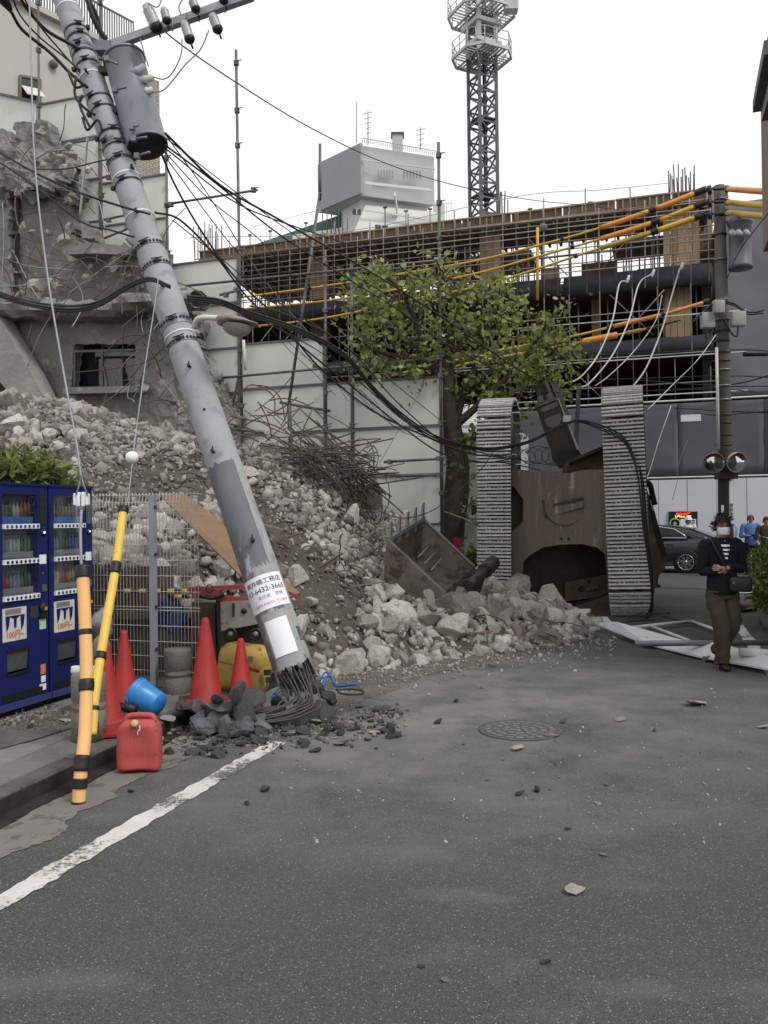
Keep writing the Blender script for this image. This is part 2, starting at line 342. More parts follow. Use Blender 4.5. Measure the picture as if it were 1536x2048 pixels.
ks = slab_mesh('kerb_stone', .15, .595, .16, M['kerb'], .015)
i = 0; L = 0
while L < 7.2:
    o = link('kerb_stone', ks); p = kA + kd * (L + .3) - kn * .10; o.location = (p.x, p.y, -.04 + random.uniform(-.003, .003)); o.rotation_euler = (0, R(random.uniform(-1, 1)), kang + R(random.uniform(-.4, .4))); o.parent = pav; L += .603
ps = slab_mesh('paver', .289, .589, .06, M['paver'], .006)
for r_ in range(6):
    L = -.3 * (r_ % 2)
    while L < 6.9:
        o = link('paver', ps); p = kA + kd * (L + .3) - kn * (.175 + .15 + r_ * .3)
        o.location = (p.x, p.y, .052 + random.uniform(-.0035, .0035)); o.rotation_euler = (R(random.uniform(-.35, .35)), R(random.uniform(-.35, .35)), kang); o.parent = pav; L += .6
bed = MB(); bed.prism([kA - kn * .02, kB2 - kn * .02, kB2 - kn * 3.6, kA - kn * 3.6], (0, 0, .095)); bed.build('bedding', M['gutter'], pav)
# damp dirt patch spilled in front of the vending machines
M['dirt_film'] = mat('dirt_film', (.075, .07, .065), .9, c2=(.13, .125, .115), scale=5, amt=.4, bump=.5)
dm = MB(); ctr = G(110, 1445, .1); ring = []
for k in range(40):
    a_ = k / 40 * 2 * math.pi; rr = 1 + .22 * noise.fractal(Vector((math.cos(a_) * 1.5, math.sin(a_) * 1.5, 5)), 1, 2, 4)
    ring.append(ctr + SD * math.sin(a_) * 1.25 * rr + CD * math.cos(a_) * .30 * rr)
dm.add([(p.x, p.y, .119) for p in ring], [tuple(range(40))]); dm.build('dirt_patch', M['dirt_film'])['kind'] = 'structure'
# sandy dust at the heap toe
M['sand'] = mat('sand_dust', (.215, .18, .135), 1, c2=(.15, .137, .115), scale=3, amt=.5, bump=.5, bscale=60, c3=(.10, .10, .10), s3=9, a3=.35)
nt_ = M['sand'].node_tree; N_ = nt_.nodes; tr_ = N_.new('ShaderNodeBsdfTransparent'); ms_ = N_.new('ShaderNodeMixShader'); nz_s = N_.new('ShaderNodeTexNoise'); nz_s.inputs['Scale'].default_value = 4.5; nz_s.inputs['Detail'].default_value = 9; nz_s.inputs['Roughness'].default_value = .75
tc_ = N_.new('ShaderNodeTexCoord'); nt_.links.new(tc_.outputs['Object'], nz_s.inputs['Vector']); mr_ = N_.new('ShaderNodeMapRange'); mr_.inputs[1].default_value = .42; mr_.inputs[2].default_value = .62; nt_.links.new(nz_s.outputs[0], mr_.inputs[0]); nt_.links.new(mr_.outputs[0], ms_.inputs[0])
nt_.links.new(N_['Principled BSDF'].outputs[0], ms_.inputs[2]); nt_.links.new(tr_.outputs[0], ms_.inputs[1]); nt_.links.new(ms_.outputs[0], N_['Material Output'].inputs[0])      # patchy film of dust
outl = [(640, 1352), (760, 1336), (880, 1318), (1000, 1302), (1100, 1292), (1110, 1300), (1020, 1318), (930, 1335), (850, 1352), (800, 1378), (735, 1398), (700, 1412), (680, 1430), (660, 1425), (655, 1385)]
op = cat([G(x, y) for x, y in outl] + [G(*outl[0])], 6)[:-1]
sm = MB(); sm.add([(p.x + .05 * noise.noise(p * 6), p.y + .09 * noise.noise(p * 5 + Vector((3, 3, 3))), .006) for p in op], [tuple(range(len(op)))]); sm.build('sand_patch', M['sand'])['kind'] = 'structure'
# manhole cover
mc = G(1040, 1461); mh = thing('manhole_cover', 'round cast iron manhole cover with a raised pattern set in the asphalt', 'manhole cover', mc)
M['iron'] = mat('cast_iron', (.12, .12, .118), .7, .2, c2=(.07, .07, .07), scale=9, bump=.3); M['iron2'] = mat('cast_iron_worn', (.20, .20, .195), .6, .3, c2=(.12, .12, .12), scale=12)
b = MB(); b.lathe([(.33, 0), (.33, .009), (.30, .009), (.297, .004), (.29, .004), (.0001, .005)], mc, n=40); b.build('disc', M['iron'], mh)
b = MB()
for rr, nn in ((.26, 20), (.19, 14), (.12, 9), (.055, 5)):
    for k in range(nn):
        a0 = 2 * math.pi * (k + .12) / nn; a1 = 2 * math.pi * (k + .88) / nn; pts = []
        for r2, aa in ((rr - .022, a0), (rr - .022, a1), (rr + .018, a1 - .02), (rr + .018, a0 + .02)): pts.append(mc + Vector((math.cos(aa) * r2, math.sin(aa) * r2, .004)))
        b.prism(pts, (0, 0, .006))
tag(b.build('raised_pattern', M['iron2'], mh), kind='stuff')

# ============================================================ BUILDING SITE ACROSS THE CROSSING (plane s = 30)
S0 = 30.0
def cz(px, py, s=S0):
    p = W(px, py, s); return p.dot(CD), p.z
M['tarp'] = mat('grey_sheet', (.105, .112, .124), .8, c2=(.085, .09, .10), scale=1.2, bump=.2, bscale=3)
M['tarp2'] = mat('grey_sheet_pale', (.165, .172, .185), .8, c2=(.135, .142, .155), scale=.8, bump=.2, bscale=3, rnd=.06)
M['net'] = mat('dark_net', (.022, .025, .030), .9, c2=(.038, .043, .05), scale=2, bump=.3, bscale=5)
M['hoard_w'] = mat('white_steel_panel', (.60, .63, .67), .5, c2=(.55, .58, .615), scale=.8, rnd=.03)
wh = thing('white_site_hoarding', 'smooth white steel hoarding along the foot of the building site', 'hoarding', SC(29.5, 0))
pm = MB(); pm.box((0, 0, 1.45), (.885, .06, 2.92)); pme = pm.mesh('panel', M['hoard_w'])
rotC = Matrix.Rotation(-TH, 4, 'Z')
for k in range(22):
    o = link('panel', pme, wh); p = SC(29.5 + (.012 if k % 2 else 0), -9.5 + k * .9); o.matrix_basis = Matrix.Translation(p) @ rotC
# grey sheet above
gs = thing('grey_sheeting', 'dark grey protective sheeting stretched above the white hoarding', 'sheeting', SC(29.6, 0, 3))
for k, (c0, c1) in enumerate([(-9.5, -5), (-5, -1.2), (-1.2, .6), (.6, 3.2), (3.2, 10)]):
    b = MB(); n = 14
    vs = []; fs = []
    for i in range(n + 1):
        for j in range(7):
            c_ = c0 + .006 + (c1 - c0 - .012) * i / n; z = 2.96 + (5.42 - 2.96) * j / 6; vs.append(SC(29.62 + .05 * noise.noise(Vector((c_ * 1.3, z * 1.1, k))), c_, z))
    fs = [(i * 7 + j, (i + 1) * 7 + j, (i + 1) * 7 + j + 1, i * 7 + j + 1) for i in range(n) for j in range(6)]
    b.add(vs, fs, 0, True); o = b.build('sheet', M['tarp'], gs); md = o.modifiers.new('thick', 'SOLIDIFY'); md.thickness = .03
b = MB(); b.box(SC(29.57, 1.0, 4.92) , (.62, .02, .22), rotC.to_3x3()); b.build('blank_sign', M['white'], gs)
b = MB(); b.cyl(SC(29.5, -9.5, 5.5), SC(29.5, 10, 5.5), .035, n=6); b.cyl(SC(29.5, -9.5, 2.98), SC(29.5, 10, 2.98), .03, n=6); b.build('rail', M['white_dirty'], gs)
# the building frame
cb = thing('building_under_construction', 'concrete building under construction with brown timber formwork and dark netting', 'building', SC(33, -7))
cL, cR = -17.5, 1.75
def band(name, z0, z1, s0, s1, m, c0=cL, c1=cR, par=cb):
    b = MB(); b.prism([SC(s0, c0, z0), SC(s0, c1, z0), SC(s1, c1, z0), SC(s1, c0, z0)], (0, 0, z1 - z0)); return b.build(name, m, par)
band('back_wall', 0, 9.6, 42, 42.3, M['net']); band('side_wall', 0, 9.6, 30.8, 42, M['net'], cL, cL + .3); band('side_wall', 0, 9.6, 30.8, 42, M['net'], cR - .3, cR)
band('floor_slab', 7.25, 7.75, 30.6, 42, M['form_dark'])
band('floor_slab', 9.7, 10.0, 30.6, 42, M['form_dark'])
# sagging dark tarpaulin rolls over the slab edges
for z0, h, seed, c0, c1 in ((9.45, .62, 1, cL, -9.2), (9.42, .68, 2, -9.1, -3.2), (9.38, .74, 3, -3.1, cR), (7.15, .6, 4, -6, cR), (7.2, .55, 5, cL, -6.1)):
    vs, fs, n = [], [], 40
    for i in range(n + 1):
        c_ = c0 + (c1 - c0) * i / n
        for j in range(8):
            t = j / 7; z = z0 + h * (1 - t) + .06 * noise.noise(Vector((c_ * .7, t * 2, seed))); s_ = 30.35 - .32 * math.sin(t * 2.6) + .06 * noise.noise(Vector((c_ * 2, t * 5, seed)))
            vs.append(SC(s_, c_, z))
    fs = [(i * 8 + j, (i + 1) * 8 + j, (i + 1) * 8 + j + 1, i * 8 + j + 1) for i in range(n) for j in range(7)]
    b = MB(); b.add(vs, fs, 0, True); o = b.build('tarpaulin', M['net'], cb); md = o.modifiers.new('thick', 'SOLIDIFY'); md.thickness = .04
# top slab formwork: soffit, joists, edge boards
ztop = 12.2; M['form_mid'] = mat('form_wood_mid', (.30, .225, .165), .9, c2=(.20, .145, .105), scale=1.5, rnd=.25); M['soff'] = mat('soffit_ply', (.36, .29, .225), .9, c2=(.25, .195, .15), scale=1.0)
band('soffit_form', ztop - .02, ztop + .05, 30.25, 37, M['soff'], cL, -7); band('soffit_form', ztop - .02, ztop + .05, 30.25, 32.9, M['soff'], -6.99, cR); band('mid_soffit', ztop - .3, ztop - .1, 33.0, 35.5, M['form_mid'], -8, -4.6); band('mid_soffit', ztop - .3, ztop - .1, 33.0, 35.0, M['form_mid'], -1.6, cR); band('far_beam', 10.7, 11.35, 38, 38.3, M['soff'], -9, cR); band('far_beam', 10.0, 10.5, 40, 40.3, M['form_mid'], cL, cR)
jm = MB(); jm.box((0, 0, 0), (.09, 2.6, .12)); jme = jm.mesh('joist', M['form_mid']); jm = MB(); jm.box((0, 2.05, 0), (.09, 6.7, .12)); jml = jm.mesh('joist', M['form_mid'])
k = 0; c_ = cL + .2
while c_ < cR:
    o = link('joist', jml if c_ < -7 else jme, cb); o.matrix_basis = Matrix.Translation(SC(31.6, c_, ztop - .085)) @ rotC; c_ += .42
em = MB(); em.box((0, 0, 0), (1.76, .03, .30)); eme = em.mesh('edge_board', M['form_dark']); em = MB(); em.box((0, 0, 0), (1.79, .09, .05)); tme = em.mesh('top_batten', M['form'])
sm_ = MB(); sm_.box((0, 0, 0), (.05, .05, .27)); sme = sm_.mesh('stud', M['form'])
c_ = cL + .9
while c_ < cR:
    for me, nm, dz, ds in ((eme, 'edge_board', .21, 0), (tme, 'top_batten', .385, -.02), (tme, 'bottom_batten', .04, -.03)):
        o = link(nm, me, cb); o.matrix_basis = Matrix.Translation(SC(30.2 + ds, c_, ztop + dz + random.uniform(-.01, .01))) @ rotC
    for q in range(4):
        o = link('stud', sme, cb); o.matrix_basis = Matrix.Translation(SC(30.155, c_ - .66 + q * .44, ztop + .21)) @ rotC
    c_ += 1.8
# timber column forms, each of upright boards
def column_form(px0, px1, y0, y1, s):
    c0, z1 = cz(px0, y0, s); c1, _ = cz(px1, y0, s); z0 = cz(px0, y1, s)[1]; n = max(2, round((c1 - c0) / .23)); w = (c1 - c0) / n
    for q in range(n):
        b = MB(); b.prism([SC(s + .01 * (q % 2), c0 + q * w + .006, z0), SC(s + .01 * (q % 2), c0 + (q + 1) * w - .006, z0), SC(s + .3, c0 + (q + 1) * w - .006, z0), SC(s + .3, c0 + q * w + .006, z0)], (0, 0, z1 - z0 + random.uniform(-.05, .05)))
        b.build('form_board', M['form'], cb)
column_form(1325, 1398, 402, 534, 30.5); column_form(1325, 1382, 572, 702, 30.9); column_form(1182, 1200, 575, 700, 32); column_form(958, 1000, 430, 570, 30.7); column_form(618, 652, 470, 600, 30.9)
column_form(1060, 1100, 590, 700, 33); column_form(620, 655, 625, 690, 31.5); column_form(1390, 1425, 415, 530, 33)
# starter bars standing out of the columns
def starters(px0, px1, y0, y1, s, n):
    c0, z1 = cz(px0, y0, s); c1 = cz(px1, y0, s)[0]; z0 = cz(px0, y1, s)[1]
    for q in range(n):
        t = q / (n - 1); b = MB(); c_ = c0 + (c1 - c0) * (q // 2 * 2 / (n - 1)); ss = s + (.5 if q % 2 else 0); h = random.uniform(-.25, .1)
        b.cyl(SC(ss, c_ + random.uniform(-.03, .03), z0), SC(ss, c_ + random.uniform(-.04, .04), z1 + h), .022, n=5); b.build('starter_bar', M['rebar_grey'], cb)
starters(1339, 1392, 335, 405, 30.6, 14); starters(995, 1012, 380, 440, 31.5, 8); starters(645, 690, 425, 470, 34, 12); starters(388, 436, 452, 520, 31, 14)
b = MB(); b.prism([SC(31, cz(388, 500, 31)[0], 9.5), SC(31, cz(436, 500, 31)[0], 9.5), SC(31.8, cz(436, 500, 31)[0], 9.5), SC(31.8, cz(388, 500, 31)[0], 9.5)], (0, 0, 1.0)); b.build('column', M['form_dark'], cb)
# interior: brown ply panels behind the lower props, broken up
for k in range(44):
    c0 = random.uniform(cL + .5, cR - 1.2); z0 = random.choice([7.8, 7.8, 10.05, 10.05, 10.05]); w = random.uniform(.5, 1.6); h = random.uniform(.6, 1.5); s_ = random.uniform(34, 41) if z0 < 9 else random.uniform(33, 36)
    b = MB(); b.box(SC(s_, c0, z0 + h / 2), (w, .04, h), rotC.to_3x3()); b.build('ply_panel', random.choice([M['form_mid'], M['form'], M['form_dark'], M['white_dirty']]), cb)
# grey sheet wall closing the right of the site
rg = thing('grey_clad_building', 'tall building wrapped in plain grey sheeting behind the right utility pole', 'building', SC(31, 5))
for k, (c0, c1, s_, zt) in enumerate([(1.95, 4.2, 30.4, 12.1), (4.22, 8, 30.2, 12.0), (8.02, 12, 30.2, 12.0)]):
    vs, fs, n, m_ = [], [], 14, 22
    for i in range(n + 1):
        for j in range(m_ + 1):
            c_ = c0 + (c1 - c0) * i / n; z = 5.6 + (zt - 5.6) * j / m_; vs.append(SC(s_ + .09 * noise.noise(Vector((c_ * .9 + z * .5, z * .35, k * 3))) , c_, z))
    fs = [(i * (m_ + 1) + j, (i + 1) * (m_ + 1) + j, (i + 1) * (m_ + 1) + j + 1, i * (m_ + 1) + j + 1) for i in range(n) for j in range(m_)]
    b = MB(); b.add(vs, fs, 0, True); o = b.build('sheet', M['tarp2'], rg); md = o.modifiers.new('thick', 'SOLIDIFY'); md.thickness = .05
b = MB(); b.prism([SC(30.7, 1.95, 0), SC(30.7, 12, 0), SC(40, 12, 0), SC(40, 1.95, 0)], (0, 0, 11.9)); b.build('wall', M['tarp'], rg)
# scaffolding in front of the frame
sc_ = thing('building_site_scaffolding', 'steel tube scaffolding wrapped round the building under construction', 'scaffolding', SC(30, -7, 5.5))
def stube(p, q, r=.03, m=None, n=5): b = MB(); b.cyl(p, q, r, n=n); return b.build('scaffold_tube', m or M['scafb'], sc_)
c_ = cL; k = 0
while c_ < cR:
    stube(SC(29.85, c_, 5.5), SC(29.85, c_ + random.uniform(-.03, .03), 9.4) if k % 2 else SC(29.85, c_, 7.0 + random.uniform(-.5, .3)), .022, M['scaf'])
    stube(SC(29.85, c_, 9.4), SC(29.85, c_ + random.uniform(-.03, .03), (12.3 if k % 3 else 12.9) + random.uniform(-.3, .2)), .022)
    if k % 2 == 0: stube(SC(31.2, c_ + .3, 10), SC(31.2, c_ + .3, 12.1), .03)
    if k % 2 == 1: stube(SC(30.9, c_ + .2, 7.8), SC(30.9, c_ + .2, 9.6), .03, M['galv'])
    c_ += .50 + random.uniform(-.12, .12); k += 1
for z in (6.1, 7.1, 8.6, 10.2, 10.45, 10.75, 10.95, 11.25, 11.5, 11.7, 11.9, 12.1):
    t = random.uniform(-.06, .06); stube(SC(29.8, cL, z + t), SC(29.8, cR + .2, z - t), .021)
for z in (5.75, 7.0, 8.35): stube(SC(29.75, -9, z), SC(29.75, cR + 1, z), .026, M['galv_light'])
for s_ in (32, 33.5, 35.5, 38):
    c_ = cL + random.random()
    while c_ < cR:
        stube(SC(s_, c_, 10.0), SC(s_, c_, 12.1), .026, n=4); c_ += 1.05
    for z in (10.6, 11.4): stube(SC(s_, cL, z), SC(s_, cR, z), .022, n=4)
for k in range(130):
    c0 = random.uniform(cL, cR - .8); s_ = random.uniform(30.5, 37); z0 = random.uniform(10, 10.6)
    if k % 3: stube(SC(s_, c0, z0), SC(s_, c0, random.uniform(11.2, 12.1)), .024, n=4, m=M['form_mid'] if k % 7 == 0 else None)
    else: zz = random.uniform(10.2, 11.9); stube(SC(s_, c0, zz), SC(s_, c0 + random.uniform(.8, 2.4), zz + random.uniform(-.03, .03)), .022, n=4)
for k in range(18):
    c0 = random.uniform(cL, cR - 1.5); z0 = random.choice([5.6, 5.6, 7.8, 10.1]); d = random.choice([-1, 1])
    stube(SC(29.95, c0, z0), SC(29.95, c0 + d * 1.4, z0 + 1.5), .02, n=4)
# jack heads poking above the formwork
for px, py in ((612, 446), (770, 415), (812, 422), (880, 405), (1060, 418), (1075, 425), (1152, 410), (1165, 416), (1180, 405), (1193, 410), (1272, 395), (1283, 403), (540, 462), (500, 470), (860, 418)):
    b = MB(); p = W(px, py, 30.3); b.cyl(SC(30.3, p.dot(CD), ztop), p, .025, n=5); b.box(p, (.16, .16, .015)); b.build('jack_head', M['scafb'], sc_)
# yellow lamp post among it
b = MB(); b.cyl(W(1075, 600, 29.4), W(1075, 455, 29.4), .05, n=6); b.build('yellow_post', M['far_yellow'], sc_)
fl = thing('floodlight', 'small round floodlight on a yellow post of the scaffolding', 'floodlight', W(1088, 455, 29.2))
b = MB(); b.lathe([(.02, 0), (.13, .05), (.14, .12), (.10, .14), (.001, .15)], W(1088, 455, 29.2), (-.4, -1, -.3), n=12); b.build('lamp_housing', M['galv'], fl)

# ============================================================ LATTICE MAST OF THE TOWER CRANE
cmz = thing('tower_crane_mast', 'tall grey lattice crane mast with two white railed platforms', 'crane mast', (P(976, 1040, 45.8).x, P(976, 1040, 45.8).y, 0))
M['mast'] = mat('mast_grey', (.115, .125, .14), .6, .3, c2=(.085, .092, .105), scale=2); M['mast_w'] = mat('platform_white', (.50, .51, .50), .6, c2=(.38, .39, .38), scale=2)
mcx = P(976, 1040, 45.8); mcx.z = 0
ma = R(27); sd = 1.08
legs = [mcx + Vector((math.cos(ma + R(45 + 90 * k) ) * sd * .7071, math.sin(ma + R(45 + 90 * k)) * sd * .7071, 0)) for k in range(4)]
ztm, zbm = 34, 11.5
for l in legs: b = MB(); b.bar(l + Vector((0, 0, 0)), l + Vector((0, 0, ztm)), .17, .17, up=(0, 1, 0)); b.build('leg', M['mast'], cmz)
z = zbm; k = 0
zrange = []
while z < ztm: zrange.append(z); z += .82
for z in zrange:
    for f in range(4):
        a_, b_ = legs[f], legs[(f + 1) % 4]; mid = (a_ + b_) / 2
        b = MB(); b.bar(a_ + Vector((0, 0, z)), b_ + Vector((0, 0, z)), .07, .09)
        t = b_ - a_
        b.bar(a_ + Vector((0, 0, z)), b_ + Vector((0, 0, z + .82)), .07, .07) if k % 2 == 0 else b.bar(b_ + Vector((0, 0, z)), a_ + Vector((0, 0, z + .82)), .07, .07)
        for e, sg in ((a_, 1), (b_, -1)):
            q = [e + Vector((0, 0, z - .28)), e + t * sg * .22 + Vector((0, 0, z)), e + Vector((0, 0, z + .28))]
            n_ = t.cross(Vector((0, 0, 1))).normalized() * .03; b.prism(q, n_)
        b.build('lattice_bay', M['mast'], cmz)
    k += 1
b = MB(); b.cyl(mcx + Vector((.1, .1, 0)), mcx + Vector((.1, .1, ztm)), .07, n=6); b.build('cable_riser', M['black'], cmz)
for k in range(5):
    b = MB(); zz = 15 + k * 4.1; b.prism([legs[j] + Vector((0, 0, zz)) for j in range(4)], (0, 0, .06)); b.build('landing_grate', M['mast'], cmz)
def platform(py, rx, s_, rail):
    zc = P(968, py, 45.8).z; ring = []
    for k in range(8):
        a_ = ma + R(45 + 90 * (k // 2) + (-17 if k % 2 == 0 else 17)); ring.append(mcx + Vector((math.cos(a_) * rx, math.sin(a_) * rx, zc)))
    b = MB()
    for k in range(8): b.bar(ring[k], ring[(k + 1) % 8], .09, .16)
    for k in (0, 2): 
        for q in range(7):
            t_ = (q + .5) / 7; b.bar(ring[k + 1].lerp(ring[k + 2], t_), ring[(k + 6) % 8].lerp(ring[(k + 5) % 8], t_), .05 if k else .11, .05)
    b.build('platform', M['mast_w'], cmz)
    b = MB()
    for k in range(8):
        p, q = ring[k], ring[(k + 1) % 8]
        for hh in (.45, .9): b.cyl(p + Vector((0, 0, hh)), q + Vector((0, 0, hh)), .025, n=4)
        for t in (0, .5): b.cyl(p.lerp(q, t), p.lerp(q, t) + Vector((0, 0, .92)), .025, n=4)
    tag(b.build('railing', M['mast_w'], cmz), kind='stuff')
    for l in legs:
        b = MB(); b.bar(l + Vector((0, 0, zc - .55)), mcx + (l - mcx) * 1.75 + Vector((0, 0, zc - .05)), .05, .05); b.build('brace', M['mast_w'], cmz)
platform(112, 1.6, 0, 1); platform(28, 1.8, 0, 1)
for l in legs: b = MB(); zz = P(968, 112, 45.8).z; b.bar(l * 1 + Vector((0, 0, zz)), l + Vector((0, 0, zz + 3.2)), .24, .24, up=(0, 1, 0)); b.build('climbing_frame', M['mast_w'], cmz)
for hz in (.5, 1.6): b = MB(); zz = P(968, 112, 45.8).z + hz; b.prism([mcx + (legs[j] - mcx) * 1.45 + Vector((0, 0, zz)) for j in range(4)], (0, 0, .22)); b.build('collar_frame', M['mast_w'], cmz)
b = MB(); b.box(P(1022, 10, 45.2), (.7, .6, .7)); b.build('winch_box', M['mast_w'], cmz)

# ============================================================ DISTANT WHITE BUILDING
M['far_grey'] = mat('far_mesh_screen', (.33, .33, .345), .9, c2=(.30, .30, .315), scale=.3); M['far_light'] = mat('far_screen_light', (.46, .465, .475), .9, c2=(.40, .405, .415), scale=.3)
M['far_white'] = mat('far_white_wall', (.62, .63, .61), .9, c2=(.55, .56, .54), scale=.3); M['green_roof'] = mat('green_roof', (.075, .15, .13), .7)
db = thing('distant_white_building', 'distant white building with a grey screened rooftop box and aerials', 'building', (P(770, 1040, 60).x, 60, 0))
def hpt(px, py, z):  # pixel ray meets height z? use depth from height
    return G(px, py, z)
def vprism(base_px, ytop, ybot, dcorner, m, name, par):
    """base_px: [(px, depth)], ytop/ybot at the nearest corner"""
    zt = P(base_px[0][0], ytop, base_px[0][1]).z; zb = P(base_px[0][0], ybot, base_px[0][1]).z
    pts = []
    for px, d in base_px: q = P(px, 1024, d); pts.append(Vector((q.x, q.y, zb)))
    b = MB(); b.prism(pts, (0, 0, zt - zb)); return b.build(name, m, par)
vprism([(725, 58), (877, 60), (800, 64), (643, 61.2)], 287, 388, 58, [M['far_light']], 'screened_box', db)
b = MB(); A_ = P(725.5, 287, 57.98); B_ = P(643, 328, 61.1); zt = A_.z; zb = P(725, 388, 58).z
b.prism([Vector((A_.x, A_.y, zb)), Vector((A_.x, A_.y, zt)), Vector((B_.x, B_.y, zt)), Vector((B_.x, B_.y, zb))], (-.15, -.12, 0)); b.build('side_screen', M['far_grey'], db)
vprism([(731, 58.8), (862, 60.6), (800, 64), (690, 60.8)], 386, 480, 58.8, M['far_white'], 'wall', db)
b = MB(); q = [P(731, 410, 58.6), P(880, 425, 60), P(880, 500, 60), P(700, 500, 57.5), P(704, 472, 57.5)]; b.prism(q, (0.3, 2.5, 0)); b.build('lower_wall', M['far_white'], db)
b = MB(); b.prism([P(500, 492, 62), P(585, 463, 62), P(722, 415, 62), P(722, 500, 62), P(500, 520, 62)], (0, 3, 0)); b.build('roof', M['green_roof'], db)
b = MB(); b.prism([P(585, 470, 60.5), P(702, 452, 60.5), P(712, 425, 60.5), P(716, 425, 60.5), P(700, 500, 60.5), P(585, 500, 60.5)], (0, 1, 0)); b.build('balcony_wall', M['far_white'], db)
b = MB(); b.prism([P(892, 440, 66), P(925, 447, 66), P(925, 470, 66), P(885, 470, 66)], (0, 3, 0)); b.build('roof', M['green_roof'], db)
for x0, x1, y0, y1 in ((750, 776, 449, 459), (812, 842, 459, 466), (705, 722, 417, 428)):
    b = MB(); b.prism([P(x0, y0, 56.9), P(x1, y0 + 2, 57.2), P(x1, y1 + 2, 57.2), P(x0, y1, 56.9)], (0, .1, 0)); w_ = b.build('window', M['glass_d'], db)
    b = MB(); xm = (x0 + x1) / 2; b.bar(P(xm, y0, 56.8), P(xm, y1 + 1, 56.8), .05, .05, up=(0, 1, 0)); b.build('frame', M['white'], w_)
for x0, x1 in ((757, 785), (808, 840)):
    for q in range(6):
        b = MB(); xx = x0 + (x1 - x0) * q / 5; b.bar(P(xx, 341, 57.9 + (xx - 725) * .012), P(xx, 356, 57.9 + (xx - 725) * .012), .12, .05, up=(0, 1, 0)); b.build('louvre', M['far_grey'], db)
for x0, y0, x1, y1, w in ((731, 366, 862, 380, .2), (725, 320, 870, 338, .06), (790, 388, 795, 430, .5), (728, 420, 865, 440, .12)):
    b = MB(); b.bar(P(x0, y0, 57.8), P(x1, y1, 59.2 if x1 > 800 else 58.9), .08, w); b.build('wall_band', M['far_white'], db)
b = MB(); b.box(P(795, 290, 62), (.75, .75, 1.6)); ch = b.build('chimney', M['far_light'], db); b = MB(); b.box(P(795, 271, 62), (.95, .95, .12)); b.build('cap', M['mast'], ch)
b = MB(); b.box(P(878, 440, 62), (.8, .6, 2.2)); b.build('roof_vent', M['far_white'], db)
ralb = MB()
for k in range(40):
    t = k / 39; x = 725 + 152 * t; y = 285 + 27 * t; d = 58 + 2 * t; ralb.cyl(P(x, y, d), P(x, y - 9, d), .018, n=4)
ralb.cyl(P(725, 276, 58), P(877, 303, 60), .025, n=4); tag(ralb.build('railing', M['far_light'], db), kind='stuff')
rl = MB()
for k in range(14):
    t = k / 13; x = 500 + 140 * t; rl.cyl(P(x, 490 - 62 * t, 62), P(x, 450 - 20 * t, 62), .015, n=4)
rl.cyl(P(500, 455, 62), P(640, 420, 62), .018, n=4)
for k in range(8): x = 868 + k * 5; rl.cyl(P(x, 445, 62), P(x, 405, 62), .015, n=4)
rl.cyl(P(868, 405, 62), P(905, 407, 62), .015, n=4); tag(rl.build('mesh_railing', M['far_light'], db), kind='stuff')
for x, y0, y1, bars in ((713, 205, 287, 0), (736, 222, 290, 5), (841, 255, 300, 4)):
    b = MB(); b.cyl(P(x, y1, 60), P(x, y0, 60), .03, n=4)
    for k in range(bars): yy = y0 + 4 + k * 10; b.cyl(P(x - 9 + k * 1.5, yy + 2, 60), P(x + 9 - k, yy - 2, 60), .02, n=4)
    b.build('aerial', M['galv'], db)

# ============================================================ BEIGE APARTMENT BUILDING, LEFT
M['beige'] = mat('beige_render', (.44, .43, .40), .9, c2=(.40, .39, .365), scale=.4, rnd=.02)
def bricktile():
    m = mat('tan_brick_tile', (.33, .30, .23), .85); nt = m.node_tree; N, L = nt.nodes, nt.links; br = N.new('ShaderNodeTexBrick'); tc = N.new('ShaderNodeTexCoord')
    sx = N.new('ShaderNodeSeparateXYZ'); L.new(tc.outputs['Object'], sx.inputs[0]); cx = N.new('ShaderNodeCombineXYZ'); L.new(sx.outputs[0], cx.inputs[0]); L.new(sx.outputs[2], cx.inputs[1])
    br.inputs['Color1'].default_value = (.36, .33, .26, 1); br.inputs['Color2'].default_value = (.29, .265, .205, 1); br.inputs['Mortar'].default_value = (.15, .14, .12, 1); br.inputs['Scale'].default_value = 3.4; br.inputs['Mortar Size'].default_value = .03
    L.new(cx.outputs[0], br.inputs['Vector']); L.new(br.outputs[0], N['Principled BSDF'].inputs['Base Color']); return m
M['btile'] = bricktile()
a0, a1, a2_ = P(-60, 1024, 21.6), P(276, 1024, 25.6), P(327, 1024, 26.2)
zt = P(270, 112, 25.5).z
ab = thing('beige_apartment_building', 'beige rendered apartment building with a railed flat roof and tan tiled end', 'building', (a0.x, a0.y, 0))
dk = Vector((-3, 8, 0))
b = MB(); b.prism([(a0.x, a0.y, 0), (a1.x, a1.y, 0), tuple(a1 * 1 + dk)[:2] + (0,), tuple(a0 + dk)[:2] + (0,)], (0, 0, zt)); b.build('wall', M['beige'], ab)
b = MB(); b.prism([(a1.x + .01, a1.y, 0), (a2_.x, a2_.y, 0), (a2_.x - 3, a2_.y + 8, 0), (a1.x - 2.9, a1.y + 8, 0)], (0, 0, P(300, 152, 26).z)); b.build('tiled_end', M['btile'], ab)
def wallp(px, py):   # point on the front wall
    r = ray(px, py); n = Vector((a1.y - a0.y, -(a1.x - a0.x), 0)).normalized(); t = (Vector((a0.x, a0.y, 0)) - CAM).dot(n) / r.dot(n); return CAM + r * t + n * .0, n
w0, nrm = wallp(38, 153); w1, _ = wallp(78, 160); w2, _ = wallp(78, 214); w3, _ = wallp(38, 207)
b = MB(); b.prism([w0 + nrm * .01, w1 + nrm * .01, w2 + nrm * .01, w3 + nrm * .01], nrm * .03); wd = b.build('window', M['glass_d'], ab)
